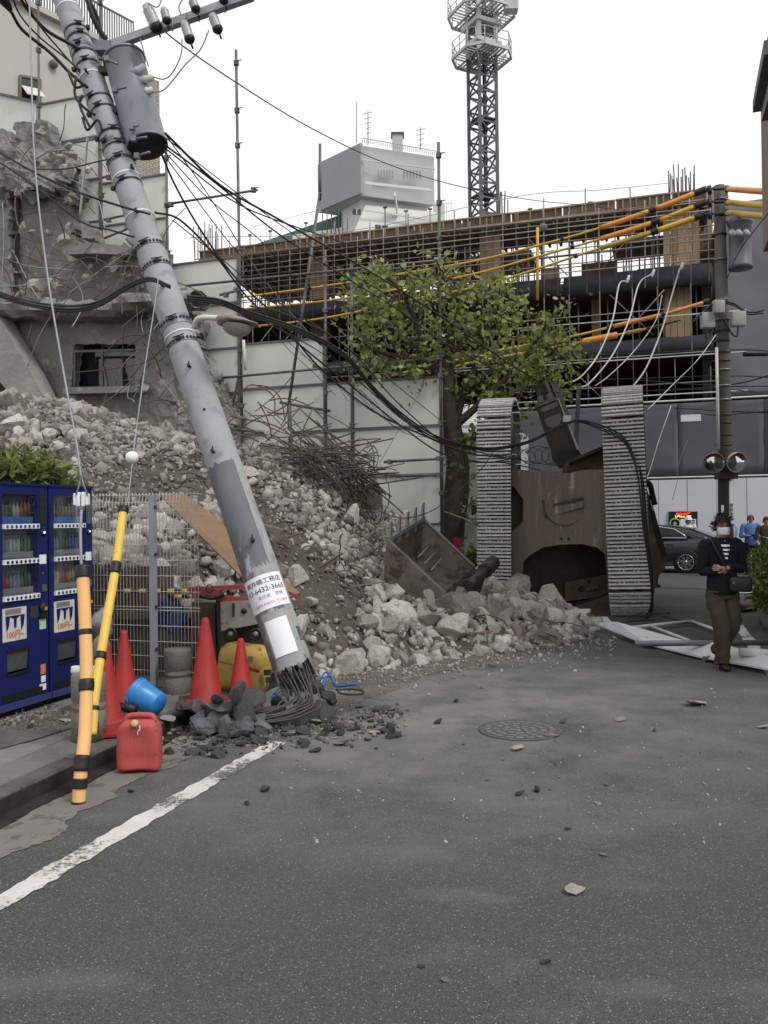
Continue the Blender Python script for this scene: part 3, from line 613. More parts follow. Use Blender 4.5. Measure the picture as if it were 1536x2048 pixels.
w4, _ = wallp(40, 172); w5, _ = wallp(76, 180); w6, _ = wallp(78, 202); w7, _ = wallp(42, 196)
b = MB(); b.prism([w4 + nrm * .05, w5 + nrm * .05, w6 + nrm * .32, w7 + nrm * .32], nrm * .03); b.build('open_sash', M['white_dirty'], wd)
b = MB()
for (u, v_) in (((38, 153), (78, 160)), ((78, 160), (78, 214)), ((78, 214), (38, 207)), ((38, 207), (38, 153))): b.bar(wallp(*u)[0] + nrm * .05, wallp(*v_)[0] + nrm * .05, .06, .06)
b.build('frame', M['panel_edge'], wd)
b = MB(); p_, _ = wallp(104, 130); b.lathe([(.02, 0), (.11, .03), (.12, .12), (.05, .2), (.001, .22)], p_, nrm, n=12); b.build('vent_hood', M['panel_edge'], ab)
b = MB(); b.bar(Vector((a0.x, a0.y, zt + .05)) + nrm * .06, Vector((a1.x, a1.y, zt + .05)) + nrm * .06, .2, .16); b.build('parapet', M['beige'], ab)
b = MB()
for k in range(62):
    p = Vector((a0.x, a0.y, zt)).lerp(Vector((a1.x, a1.y, zt)), k / 61); b.bar(p, p + Vector((0, 0, 1.15)), .03, .03, up=(0, 1, 0))
for h in (.15, 1.15): b.bar(Vector((a0.x, a0.y, zt + h)), Vector((a1.x, a1.y, zt + h)), .04, .05)
tag(b.build('roof_railing', M['panel_edge'], ab), kind='stuff')
# right street side: narrow strip of the near building at the frame edge
M['rb'] = mat('brown_render', (.26, .20, .155), .9, c2=(.21, .16, .12), scale=2)
rb = thing('brown_street_building', 'brown rendered building whose corner shows at the street edge', 'building', SC(14, 2.6))
cc = W(1527, 560, 17.2); c0 = cc.dot(CD)
b = MB(); b.prism([SC(9, c0, 6.6), SC(17.2, c0, 6.6), SC(17.2, c0 + 5, 6.6), SC(9, c0 + 5, 6.6)], (0, 0, 3.4)); b.build('upper_wall', M['rb'], rb)
b = MB(); b.prism([SC(9, c0 + .02, 2.45), SC(16.6, c0 + .02, 2.45), SC(16.6, c0 + 5, 2.45), SC(9, c0 + 5, 2.45)], (0, 0, 1.7)); b.build('lower_wall', M['rb'], rb)
b = MB(); b.prism([SC(9, c0 + .5, 0), SC(16.2, c0 + .5, 0), SC(16.2, c0 + 5, 0), SC(9, c0 + 5, 0)], (0, 0, 10)); b.build('core_wall', M['panel_edge'], rb)
b = MB(); b.prism([SC(9, c0 - .02, 2.3), SC(16.7, c0 - .02, 2.3), SC(16.7, c0 + .5, 2.3), SC(9, c0 + .5, 2.3)], (0, 0, .12)); b.build('awning_edge', M['panel_edge'], rb)
b = MB(); p, q = P(1519, 212, 9.5), P(1545, 92, 7.6); b.bar(p, q, .14, .12, up=(0, 0, 1)); b.build('gutter', M['panel_edge'], rb)
b = MB(); p, q = P(1533, 222, 9.3), P(1560, 130, 7.6); b.bar(p, q, .1, .2); b.build('eave', M['black'], rb)
# ============================================================ SITE HOARDING ON THE LEFT (plane s = 16.5)
SH = 16.5
def hc(px, py=900, s=SH): return W(px, py, s).dot(CD)
ho = thing('demolition_site_hoarding', 'pale flat-panel hoarding round the demolition site, stepped down toward the street tree', 'hoarding', SC(SH, -4))
def panel(c0, c1, z0, z1, s=SH):
    w, h = c1 - c0 - .012, z1 - z0 - .012; cx, czz = (c0 + c1) / 2, (z0 + z1) / 2
    me = rbox_mesh('panel', (w, .04, h), .006, M['panel'], 1); o = link('panel', me, ho); o.matrix_basis = Matrix.Translation(SC(s + random.uniform(0, .012), cx, czz)) @ rotC @ Matrix.Rotation(R(random.uniform(-.25, .25)), 4, 'X')
    b = MB()
    for q in ((c0 + .015, z0, c0 + .015, z1), (c1 - .015, z0, c1 - .015, z1)): b.prism([SC(s - .045, q[0] - .014, q[1]), SC(s - .045, q[0] + .014, q[1]), SC(s - .045, q[0] + .014, q[3]), SC(s - .045, q[0] - .014, q[3])], SD * .03)
    b.prism([SC(s - .05, c0, z1 - .05), SC(s - .05, c1, z1 - .05), SC(s - .05, c1, z1 - .01), SC(s - .05, c0, z1 - .01)], SD * .03)
    b.build('edge_strip', M['panel_edge'], ho)
cols = [(705, 885, 4.58), (650, 705, 4.58), (480, 650, 5.55), (340, 480, 7.45), (205, 340, 9.5), (80, 205, 11.6)]
for x0, x1, zt in cols:
    c0, c1 = hc(x0, 760), hc(x1, 760); z = zt; lim = 9
    while z > -.2 and lim:
        h = .98; panel(c0, c1, max(z - h, -.1), z); z -= h; lim -= 1
# side run toward the camera on the far left
q0, q1 = P(80, 600, 19.95), P(-110, 600, 21.4)
for k in range(9):
    z1 = 11.6 - .98 * k; e1 = 1.3 * (z1 / 11.6); b = MB(); b.prism([Vector((q0.x, q0.y, z1 - .97)), Vector((q1.x, q1.y, z1 - .97 + e1)), Vector((q1.x, q1.y, z1 + e1)), Vector((q0.x, q0.y, z1))], (-.03, .03, 0)); b.build('panel', M['panel'], ho)
    b = MB(); b.bar((q0.x, q0.y - .04, z1), (q1.x + .02, q1.y - .04, z1 + e1), .05, .05); b.build('edge_strip', M['panel_edge'], ho)
sf = thing('demolition_site_scaffolding', 'grey scaffold posts and rails standing in front of the stepped pale hoarding', 'scaffolding', SC(16.2, -5))
def ft(p, q, r=.024, clamps=0, m=None):
    b = MB(); b.cyl(p, q, r, n=8); o = b.build('scaffold_tube', m or M['scaf'], sf)
    return o
def clamp(p):
    b = MB(); b.box(p, (.10, .09, .09)); b.cyl(p + Vector((.02, -.06, .01)), p + Vector((.12, -.07, .03)), .012, n=5); b.build('clamp', M['scaf'], sf)
def PS(px, py, s=16.22): return W(px, py, s)
posts = [(884, 285, 1105, 877), (705, 520, 1080, 703), (652, 500, 900, 650), (485, 100, 900, 472), (340, 290, 800, 332), (205, -20, 700, 200), (80, -20, 420, 76)]
for xb, yt, yb, xt in posts:
    ft(PS(xb, yb), PS(xt, yt), .03)
    y = yt + 26
    while y < yb - 40: t = (y - yt) / (yb - yt); clamp(PS(xt + (xb - xt) * t, y)); y += random.choice([70, 95, 110])
ft(PS(640, 288), PS(640, 400), .03); ft(PS(640, 385), PS(577, 812), .032); ft(PS(490, 690), PS(460, 840), .028); ft(PS(560, 805), PS(660, 822), .03); ft(PS(578, 810), PS(583, 930), .045)
for (x0, y0, x1, y1) in ((330, 409, 515, 380), (340, 575, 885, 520), (430, 757, 885, 715), (768, 924, 885, 917), (768, 951, 885, 950), (110, 292, 205, 275), (150, 500, 262, 455), (205, 440, 300, 420), (0, 305, 50, 288), (440, 590, 480, 580), (205, 355, 262, 345)):
    ft(PS(x0, y0, 16.14), PS(x1, y1, 16.14), .027); clamp(PS(x1 - 8, y1, 16.1)); clamp(PS(x0 + 12, y0, 16.1))
ft(PS(445, 856, 15.2), PS(570, 869, 15.2), .035, m=M['scaf'])
ft(PS(490, 740, 16.1), PS(487, 680, 16.1), .032, m=M['white_dirty'])

# ============================================================ RUBBLE HEAP
ctrl = []   # (px, py, depth)
def H(px, py, d): q = P(px, py, d); ctrl.append((q.x, q.y, q.z))
for px, py, d in ((-120, 800, 16.5), (0, 797, 16.5), (100, 800, 16.8), (200, 822, 16.8), (300, 862, 16.6), (400, 885, 16.2), (500, 905, 15.8), (600, 925, 15.6), (690, 975, 15.4), (760, 1060, 15.2), (810, 1100, 14.6), (-120, 900, 12.8), (0, 880, 13), (120, 900, 12.8), (250, 920, 12.6), (350, 940, 12.6), (450, 960, 12.6), (540, 1000, 12.6), (620, 1050, 12.4), (700, 1110, 12.2), (760, 1150, 12.3),
    (200, 1020, 10.6), (300, 1030, 10.5), (400, 1050, 10.5), (470, 1100, 10.4), (560, 1130, 10.6), (640, 1170, 10.8), (720, 1220, 10.7), (800, 1240, 11), (200, 1090, 9.9), (330, 1110, 9.8), (450, 1180, 10.0), (560, 1220, 9.6), (640, 1270, 9.8), (720, 1290, 10), (820, 1270, 10.6), (900, 1240, 11.4), (980, 1210, 12), (1060, 1215, 12.6), (880, 1190, 12.8), (960, 1185, 13.4), (1040, 1190, 14), (1120, 1220, 13.2), (1000, 1190, 15.5), (1060, 1200, 15), (900, 1130, 15), (860, 1110, 15.3)): H(px, py, d)
for px, py in ((600, 1352), (660, 1346), (760, 1334), (860, 1318), (960, 1306), (1050, 1294), (1120, 1284), (1185, 1268), (1200, 1255), (1180, 1240), (1150, 1232), (560, 1362)):
    q = G(px, py); ctrl.append((q.x, q.y, 0.0))
for px, py in ((700, 1400), (900, 1370), (1100, 1340), (1260, 1260)): q = G(px, py); ctrl.append((q.x, q.y, -.35))
for px, d in ((-120, 20), (100, 20), (300, 19.5), (500, 19)): q = P(px, 1000, d); ctrl.append((q.x, q.y, 3.2))
for x_ in (-5.5, -4.5, -3.6, -2.8, -2.2): ctrl.append((x_, 8.95, 1.18))
for px, py in ((455, 1340), (510, 1352)): q = G(px, py); ctrl.append((q.x, q.y, .02))
ctrl.append((-1.55, 8.85, -.1)); ctrl.append((-1.0, 8.7, -.2))
C_ = np.array(ctrl)
def phi(r2): return r2 * np.log(r2 + 1e-9) * .5
n_ = len(C_); D2 = ((C_[:, None, :2] - C_[None, :, :2]) ** 2).sum(-1)
A_m = np.zeros((n_ + 3, n_ + 3)); A_m[:n_, :n_] = phi(D2) + np.eye(n_) * .35; A_m[:n_, n_] = 1; A_m[:n_, n_ + 1:] = C_[:, :2]; A_m[n_:, :n_] = A_m[:n_, n_:].T
sol = np.linalg.solve(A_m, np.concatenate([C_[:, 2], [0, 0, 0]]))
def heap_z(X, Y):
    X = np.asarray(X, float); Y = np.asarray(Y, float); sh = X.shape; x = X.ravel(); y = Y.ravel()
    d2 = (x[:, None] - C_[None, :, 0]) ** 2 + (y[:, None] - C_[None, :, 1]) ** 2
    return (phi(d2) @ sol[:n_] + sol[n_] + sol[n_ + 1] * x + sol[n_ + 2] * y).reshape(sh)
def pix(X, Y, Z):
    q = np.stack([X - CAM.x, Y - CAM.y, Z - CAM.z], -1); d = q @ np.array(FW); return CXP + FPX * (q @ np.array(RT)) / d, CYP - FPX * (q @ np.array(UP)) / d, d
# soil body of the heap
nx, ny = 230, 210
gx = np.linspace(-12.5, 4.4, nx); gy = np.linspace(8.75, 19.5, ny); GX, GY = np.meshgrid(gx, gy); GZ = heap_z(GX, GY)
nzv = np.array([[noise.fractal(Vector((x * 1.8, y * 1.8, 0)), 1, 2, 5) for x in gx] for y in gy]) * .085
GZ = GZ + nzv
verts = np.stack([GX, GY, GZ], -1).reshape(-1, 3)
ii, jj = np.meshgrid(np.arange(nx - 1), np.arange(ny - 1)); a_ = (jj * nx + ii).ravel(); F = np.stack([a_, a_ + 1, a_ + nx + 1, a_ + nx], 1)
fz = verts[F, 2].max(1); cxm = verts[F].mean(1)
ccoord = cxm[:, 0] * CD.x + cxm[:, 1] * CD.y; scoord = cxm[:, 0] * SD.x + cxm[:, 1] * SD.y
keep = (fz > -.06) & ~((cxm[:, 1] < 8.98) & (cxm[:, 0] < -1.75)) & (scoord < 16.4) & ~((cxm[:, 1] < 8.95) & (cxm[:, 0] > -1.0))
F = F[keep]
me = bpy.data.meshes.new('rubble_soil'); me.from_pydata(verts.tolist(), [], F.tolist()); me.materials.append(M['soil']); me.polygons.foreach_set('use_smooth', [True] * len(F)); me.update()
bmh = bmesh.new(); bmh.from_mesh(me); bmesh.ops.delete(bmh, geom=[v for v in bmh.verts if not v.link_faces], context='VERTS'); bmh.to_mesh(me); bmh.free()
so = link('heap_soil', me); so['kind'] = 'structure'

def rock(seed, sub=2, cuts=11, flat=(1, 1, 1), rough=.06):
    rs = np.random.RandomState(seed); b = bmesh.new(); bmesh.ops.create_icosphere(b, subdivisions=sub, radius=1.0)
    V = np.array([v.co[:] for v in b.verts]); Fc = [[v.index for v in f.verts] for f in b.faces]; b.free()
    V *= 1.25
    for _ in range(cuts):
        n = rs.normal(size=3); n /= np.linalg.norm(n); d = rs.uniform(.55, .92); t = V @ n - d; m = t > 0; V[m] -= np.outer(t[m], n)
    for i in range(len(V)): V[i] *= 1 + rough * noise.noise(Vector(V[i] * 3.1) + Vector((seed, 0, 0)))
    V *= np.array(flat) * rs.uniform(.8, 1.2, 3)
    return V / np.abs(V).max(), Fc
SM = [rock(i, 1, 7, (1, .85, .7)) for i in range(14)] + [rock(100 + i, 1, 6, (1.2, .8, .35)) for i in range(6)]
rs = np.random.RandomState(3)
N = 46000
X = rs.uniform(-11.5, 4.2, N); Y = rs.uniform(8.8, 18.5, N); Z = heap_z(X, Y); px, py, dd = pix(X, Y, Z)
cc_ = X * CD.x + Y * CD.y; ss_ = X * SD.x + Y * SD.y
ok = ~((Y < 9.08) & (X < -1.75)) & (Z > -.05) & (ss_ < 16.3) & (px > -90) & (px < 1230) & ~((cc_ > -3.1) & (ss_ > 14.4))
nz_ = np.array([noise.fractal(Vector((x * .55, y * .55, 7)), 1, 2, 3) for x, y in zip(X, Y)])
dens = np.full(N, .85) * np.where(py < 960, .72, 1)
soilz = np.exp(-(((py - (900 + (px - 400) * 1.12)) / 60.0) ** 2)) * ((px > 390) & (px < 730))            # dark band of earth running down the slope
soilz = np.maximum(soilz, np.exp(-(((px - 330) / 150.0) ** 2) - (((py - 965) / 48.0) ** 2)) * 1.0)
soilz = np.maximum(soilz, np.exp(-(((px - 760) / 170.0) ** 2) - (((py - 1300) / 22.0) ** 2)) * .6)
dens *= 1 - .93 * soilz; dens *= np.clip(.75 + nz_ * .8, .2, 1)
ok &= rs.rand(N) < dens
X, Y, Z, px, py, dd, soilz = [a[ok] for a in (X, Y, Z, px, py, dd, soilz)]
size = np.exp(rs.normal(np.log(.056), .50, len(X))) * (1 - .45 * soilz); size = np.clip(size, .02, .26)
size *= np.where(py > 1130, 1.12, .95)
o_ = np.argsort(-size / dd * ((px > 5) & (px < 1200) & (py > 790) & ~((px < 185) & (py > 960))))
n_big = 235; big = o_[:n_big]; rest = o_[n_big:n_big + 21000]
def rotm(a, b, c):
    return np.array((Matrix.Rotation(a, 3, 'X') @ Matrix.Rotation(b, 3, 'Y') @ Matrix.Rotation(c, 3, 'Z')))
def pool(idx, X, Y, Z, size, name, m, shapes, seed=1, lift=.15, tones=(.55, 1.25), parent=None, TF=None):
    r_ = np.random.RandomState(seed); vs, fs, tn = [], [], []; o = 0
    for i in idx:
        V, Fc = shapes[r_.randint(len(shapes))]; Rm = rotm(*r_.uniform(-3.1, 3.1, 3)); v = (V * size[i]) @ Rm.T + (X[i], Y[i], Z[i] + size[i] * lift)
        vs.append(v); fs.append(np.array(Fc) + o); o += len(v); tn += [r_.uniform(*tones) * (1 if TF is None else TF[i])] * len(v)
    V = np.concatenate(vs); Fq = np.concatenate(fs); me = bpy.data.meshes.new(name); me.vertices.add(len(V)); me.vertices.foreach_set('co', V.ravel())
    me.loops.add(Fq.size); me.loops.foreach_set('vertex_index', Fq.ravel()); me.polygons.add(len(Fq)); me.polygons.foreach_set('loop_start', np.arange(0, Fq.size, 3)); me.polygons.foreach_set('loop_total', np.full(len(Fq), 3))
    me.update(); me.validate(); at = me.color_attributes.new('tone', 'FLOAT_COLOR', 'POINT'); t = np.array(tn); warm = 1 - .04 * np.sin(t * 40)
    at.data.foreach_set('color', np.stack([t, t * (warm * .5 + .5), t * warm, np.ones_like(t)], 1).ravel()); me.materials.append(m); return link(name, me, parent)
# dust-toned chips: dirtier toward the earth band
TF = np.where(py < 960, .74, 1.0) * (1 - .25 * soilz)
ro = pool(rest, X, Y, Z, size, 'concrete_rubble', M['conc_stuff'], SM, 5, .1, (.34, 1.35), TF=TF); ro['kind'] = 'stuff'; ro['label'] = 'loose broken concrete covering the slope of the heap'
fine_n = 9000; fx = rs.uniform(-10, 4, fine_n); fy = rs.uniform(8.9, 17.5, fine_n); fzv = heap_z(fx, fy); okf = ~((fy < 9.05) & (fx < -1.75)) & (fzv > -.03) & (fx * SD.x + fy * SD.y < 16.2) & ~((fx * CD.x + fy * CD.y > -3.1) & (fx * SD.x + fy * SD.y > 14.4))
fx, fy, fzv = fx[okf], fy[okf], fzv[okf]
TET = [rock(300 + i, 1, 8, (1, .8, .6)) for i in range(5)]
fs_ = np.abs(rs.normal(.022, .011, len(fx))) + .008
ro = pool(range(len(fx)), fx, fy, fzv + .02, fs_, 'rubble_chips', M['conc_stuff'], TET, 6, .3, (.3, 1.0)); ro['kind'] = 'stuff'
for k in range(26):
    x_, y_ = random.uniform(330, 1120), 0; y_ = max(930 + (x_ - 330) * .42, 940) + random.uniform(0, 90); p = P(x_, min(y_, 1290), 11.5)
    zz = float(heap_z([p.x], [p.y])[0]); b = MB(); q0_ = Vector((p.x, p.y, max(zz, 0) + .0)); d_ = Vector((random.uniform(-1, 1), random.uniform(-.8, 0), random.uniform(.1, .7))).normalized(); L_ = random.uniform(.3, .9); pts = [q0_]
    for _ in range(6): pts.append(pts[-1] + d_ * L_ / 6); d_ = (d_ + Vector((random.uniform(-.3, .3), 0, -.22))).normalized()
    b.tube(pts, random.choice([.007, .01]), 5); tag(b.build('stray_rebar', M['rebar']), 'bent rusty rebar sticking out of the rubble slope', 'rebar', 'bent bars sticking out of the rubble slope')
for k, (x_, y_, a_, L_) in enumerate(((640, 1195, .9, .5), (700, 1150, .3, .4), (500, 1010, -.5, .5), (560, 1080, .6, .35), (830, 1265, .5, .45), (930, 1300, .2, .35), (745, 1235, -.7, .4), (1020, 1255, .8, .4))):
    p = P(x_, y_, 11); zz = max(float(heap_z([p.x], [p.y])[0]), 0); b = MB(); d_ = Vector((math.cos(a_), -.3, math.sin(a_) * .5)); b.bar(Vector((p.x, p.y, zz + .08)), Vector((p.x, p.y, zz + .08)) + d_ * L_, .07, .02)
    tag(b.build('timber_splinter', M['form_mid']), ['splinter beside the pole notice', 'splinter above the lower slope', 'splinter high on the slope beside the pole', 'splinter on the dark earth band', 'splinter below the bucket', 'splinter at the heap toe', 'splinter left of the bucket', 'splinter near the left crawler track'][k].replace('splinter', 'grey timber splinter'), 'timber')
# the largest chunks, each a thing
BIG = []
for i in range(16):
    V, Fc = rock(200 + i, 3, 11, (1, .85, .72) if i % 4 else (1.25, .8, .4), .10); b = MB(); b.add(V, Fc); BIG.append(b.mesh('concrete_chunk', M['conc_pale']))
ZL = [(lambda x, y: x < 400 and y < 960, 'broken concrete chunk on the upper heap below the ruined wall'),
      (lambda x, y: x < 400, 'broken concrete chunk on the slope seen through and beside the mesh fence'),
      (lambda x, y: y < 1060 and x < 780, 'broken concrete chunk on the middle slope below the rebar tangle'),
      (lambda x, y: x < 640, 'broken concrete chunk beside the leaning pole'),
      (lambda x, y: x < 790, 'broken concrete chunk on the lower slope left of the excavator bucket'),
      (lambda x, y: x < 960, 'broken concrete chunk at the heap toe below the excavator bucket'),
      (lambda x, y: True, 'broken concrete chunk piled at the feet of the toppled excavator')]
def chunk(p, s, k, label, group, rot=None, sc=None, m=None, name='concrete_chunk'):
    o = link(name, BIG[k % 16]); o.location = p; o.scale = sc or (s, s, s); o.rotation_euler = rot or tuple(random.uniform(-3, 3) for _ in range(3)); return tag(o, label, 'concrete chunk', group)
LM = [((30, 870), 'the leaves of the laurel bush'), ((110, 830), 'the left heap crest'), ((210, 830), 'the sill of the ruined window'), ((330, 870), 'the foot of the ruined pier'), ((250, 950), 'the white ball insulator'), ((350, 930), 'the shaft of the leaning pole'), ((230, 1040), 'the top of the yellow guard tube'), ((300, 1040), 'the mesh fence post'), ((360, 1070), 'the right edge of the mesh fence'), ((430, 1090), 'the plywood sheet'), ((470, 920), 'the red-tipped scaffold tube'), ((540, 950), 'the left end of the rebar tangle'), ((640, 960), 'the middle of the rebar tangle'), ((720, 1000), 'the tiled wall fragment'), ((560, 1030), 'the dark band of earth'), ((640, 1110), 'the foot of the dark earth band'), ((600, 1170), 'the telephone number notice'), ((640, 1250), 'the blank paper sheet'), ((660, 1320), 'the snapped pole end'), ((740, 1110), 'the bucket teeth'), ((740, 1180), 'the left side plate of the bucket'), ((820, 1210), 'the lower rim of the bucket'), ((750, 1300), 'the sandy dust patch'), ((840, 1290), 'the rounded lump before the bucket'), ((910, 1262), 'the largest boulder'), ((930, 1200), 'the bucket pivot'), ((1000, 1200), 'the left crawler track'), ((1000, 1270), 'the pale front wedge of the heap'), ((1060, 1230), 'the mouth of the excavator underside'), ((1085, 1260), 'the bent steel strip'), ((1150, 1255), 'the white panel corner')]
def where_(x, y):
    (lx, ly), nm = min(LM, key=lambda q: (q[0][0] - x) ** 2 + (q[0][1] - y) ** 2); dx, dy = x - lx, y - ly
    return ('just right of ' if dx > 0 else 'just left of ') + nm if abs(dx) > abs(dy) else ('just below ' if dy > 0 else 'just above ') + nm
for k, i in enumerate(big):
    s = float(size[i]) * 1.12; wq = where_(px[i], py[i]); v = s / dd[i] * FPX; lb = ('big' if v > 19 else 'middling' if v > 14 else 'small') + (' flat' if k % 4 == 0 else ' blocky') + ' concrete chunk ' + wq
    chunk((X[i], Y[i], Z[i] + s * .22), s, k, lb, 'concrete chunks ' + wq)
# the singular big lumps
for px_, py_, d, s, k, lb, rot in ((910, 1262, 10.9, .27, 1, 'largest boulder-like concrete lump at the heap toe', (0, .2, .4)), (796, 1212, 10.9, .20, 2, 'rounded concrete lump just below and left of the excavator bucket', (.3, 0, 1)), (1003, 1290, 9.7, .12, 5, 'pale wedge of concrete lying at the front edge of the heap', (1, .4, 2)), (790, 1185, 11.3, .2, 9, 'long flat concrete piece leaning under the bucket rim', (.5, .2, 2.4)),
    (870, 1240, 11, .17, 3, 'smooth pale concrete lump touching the largest boulder', (2, .2, .4)), (1160, 1262, 12, .13, 6, 'pale angular stone at the far right tip of the heap', (.1, .5, 1)), (1190, 1263, 12, .085, 7, 'small white stone beyond the tip of the heap', (1, .5, 1)), (1035, 1215, 12.2, .2, 10, 'squared concrete block below the left crawler track', (.2, .1, .7)), (1075, 1222, 12.1, .19, 11, 'grey concrete block under the mouth of the excavator undercarriage', (.9, .1, .7)), (968, 1235, 11.6, .17, 13, 'round-edged pale block right of the largest boulder', (.4, .8, .2)), (860, 1195, 11.2, .15, 14, 'fractured concrete lump under the bucket corner', (.4, 1.8, .2)), (560, 865, 16, .3, 4, 'pale upright broken column stub by the hoarding', (.2, .1, .1))):
    chunk(P(px_, py_, d), s, k, lb, None, rot)
o = bpy.data.objects[-1] if False else None

# ============================================================ RUINED BUILDING
ru = thing('ruined_concrete_building', 'half demolished grey concrete building with ragged walls and bent reinforcing bars', 'building', P(180, 1040, 17.5))
from mathutils.geometry import intersect_line_line
def inside(poly, x, y):
    c = False; j = len(poly) - 1
    for i in range(len(poly)):
        xi, yi = poly[i]; xj, yj = poly[j]
        if (yi > y) != (yj > y) and x < (xj - xi) * (y - yi) / (yj - yi) + xi: c = not c
        j = i
    return c
def ragged_wall(name, poly, s, thick, cell=7, rough=.12, hole=None, seed=0, m='ruin', jag=9, lean=0.0):
    xs = [p[0] for p in poly]; ys = [p[1] for p in poly]; x0, x1, y0, y1 = min(xs) - 12, max(xs) + 12, min(ys) - 12, max(ys) + 12
    nxx, nyy = int((x1 - x0) / cell) + 1, int((y1 - y0) / cell) + 1; idx, vs = {}, []; fs = []
    def vid(i, j):
        if (i, j) not in idx:
            x, y = x0 + i * cell, y0 + j * cell; q = W(x, y, s); n = noise.fractal(Vector((x * .012, y * .012, seed)), 1, 2.1, 5); n2 = noise.noise(Vector((x * .08, y * .08, seed + 9)))
            q += SD * (rough * 1.6 * n + rough * .35 * n2 + lean * (y - y0) / 100) ; q += CD * .04 * n2; q.z += .04 * noise.noise(Vector((y * .09, x * .09, seed)))
            idx[(i, j)] = len(vs); vs.append(q)
        return idx[(i, j)]
    for i in range(nxx):
        for j in range(nyy):
            x, y = x0 + (i + .5) * cell, y0 + (j + .5) * cell; jx = jag * noise.noise(Vector((x * .06, y * .06, seed + 3))) + jag * .5 * noise.noise(Vector((x * .2, y * .2, seed)))
            if not inside(poly, x + jx, y + jx * .8): continue
            if hole and inside(hole, x + jx * .2, y + jx * .2): continue
            fs.append((vid(i, j), vid(i, j + 1), vid(i + 1, j + 1), vid(i + 1, j)))
    b = MB(); b.add(vs, fs, 0, False); o = b.build(name, M[m], ru); md = o.modifiers.new('thick', 'SOLIDIFY'); md.thickness = thick; md.offset = 1 if True else -1
    return o
ragged_wall('upper_wall', [(-60, 262), (10, 262), (30, 268), (62, 246), (92, 240), (105, 285), (128, 312), (150, 348), (158, 388), (140, 420), (146, 470), (160, 500), (215, 502), (262, 490), (290, 520), (335, 560), (335, 640), (-60, 640)], 16.0, .3, 6, .055, seed=1)
ragged_wall('torn_wall_top', [(-60, 300), (10, 268), (60, 262), (95, 262), (128, 325), (135, 360), (110, 385), (80, 372), (50, 400), (15, 378), (-60, 392)], 15.62, .35, 5, .20, seed=31, jag=12)
b = MB(); b.prism([W(22, 392, 15.9), W(38, 396, 15.9), W(37, 600, 15.9), W(24, 600, 15.9)], SD * -.02); b.build('recess_shade_strip', M['asph_box'], ru)  # dark strip put in for the shade of a recess
b = MB(); b.prism([W(165, 506, 15.95), W(215, 499, 15.95), W(300, 508, 15.95), W(302, 524, 15.95), W(215, 520, 15.95), W(165, 522, 15.95)], SD * -.5); b.build('broken_ledge', M['ruin'], ru)
ragged_wall('torn_pier_top', [(255, 480), (285, 440), (300, 470), (330, 560), (360, 620), (300, 640), (262, 560)], 15.7, .35, 5, .16, seed=33, jag=9)
ragged_wall('wall_buttress', [(-60, 385), (20, 385), (22, 600), (-60, 600)], 15.8, .3, 6, .08, seed=21)
ragged_wall('lower_wall', [(-60, 640), (345, 640), (352, 700), (345, 800), (350, 900), (-60, 900)], 15.9, .3, 6, .05, hole=[(145, 690), (272, 690), (272, 778), (145, 778)], seed=2, jag=4)
ragged_wall('pier_wall', [(340, 600), (400, 640), (402, 720), (440, 790), (470, 830), (470, 900), (340, 900)], 15.95, .35, 6, .1, seed=4, jag=10)
ragged_wall('hanging_fragment', [(158, 440), (190, 462), (192, 478), (162, 476)], 15.6, .25, 4, .03, seed=5, jag=2)
ragged_wall('wall_fragment', [(28, 245), (50, 245), (52, 280), (30, 282)], 16.1, .3, 5, .04, seed=6, jag=3)
M['ruin_light'] = mat('ruin_concrete_light', (.33, .325, .31), .95, c2=(.2, .197, .188), scale=1.5, amt=.5, bump=.9, bscale=8)
# broken floor edge: a lumpy ledge
b = MB(); n = 60; ring = 9; vs = []
for i in range(n + 1):
    x = -60 + (400 + 60) * i / n; y = 618 - 12 * math.sin(x * .01) - (28 if x > 240 else 0) * (x - 240) / 160 if x > 240 else 622
    c0 = W(x, y, 15.55)
    for j in range(ring):
        a = 2 * math.pi * j / ring; r = .20 + .11 * noise.noise(Vector((i * .35, j * .9, 3))); vs.append(c0 + SD * (math.cos(a) * (r + .22)) + Vector((0, 0, 1)) * math.sin(a) * r * .95)
b.add(vs, [(i * ring + j, i * ring + (j + 1) % ring, (i + 1) * ring + (j + 1) % ring, (i + 1) * ring + j) for i in range(n) for j in range(ring)]); b.build('broken_floor_edge', M['ruin'], ru)
b = MB(); b.prism([W(-60, 590, 15.2), W(-60, 680, 15.2), W(70, 860, 15.2), W(120, 860, 15.2), W(62, 745, 15.2), W(-5, 632, 15.2)], SD * .45); b.build('sloping_beam', M['ruin_light'], ru)
b = MB(); b.prism([W(-60, 690, 15.55), W(-60, 900, 15.55), W(85, 900, 15.55), W(60, 850, 15.55)], SD * .02); b.build('void_shade_sheet', M['asph_box'], ru)  # flat dark sheet put in for the shade of an open void
b = MB(); b.prism([W(140, 685, 16.35), W(276, 685, 16.35), W(276, 782, 16.35), W(140, 782, 16.35)], SD * .04); w_ = b.build('window', M['glass_d'], ru)
b = MB()
for p, q in (((150, 700), (150, 772)), ((205, 700), (205, 772)), ((150, 703), (268, 700)), ((208, 735), (215, 772))): b.bar(W(*p, 15.95), W(*q, 15.95), .05, .05)
b.build('frame', M['scaf'], w_)
b = MB(); b.bar(W(135, 783, 15.65), W(285, 780, 15.65), .3, .14); b.build('sill', M['ruin'], w_)
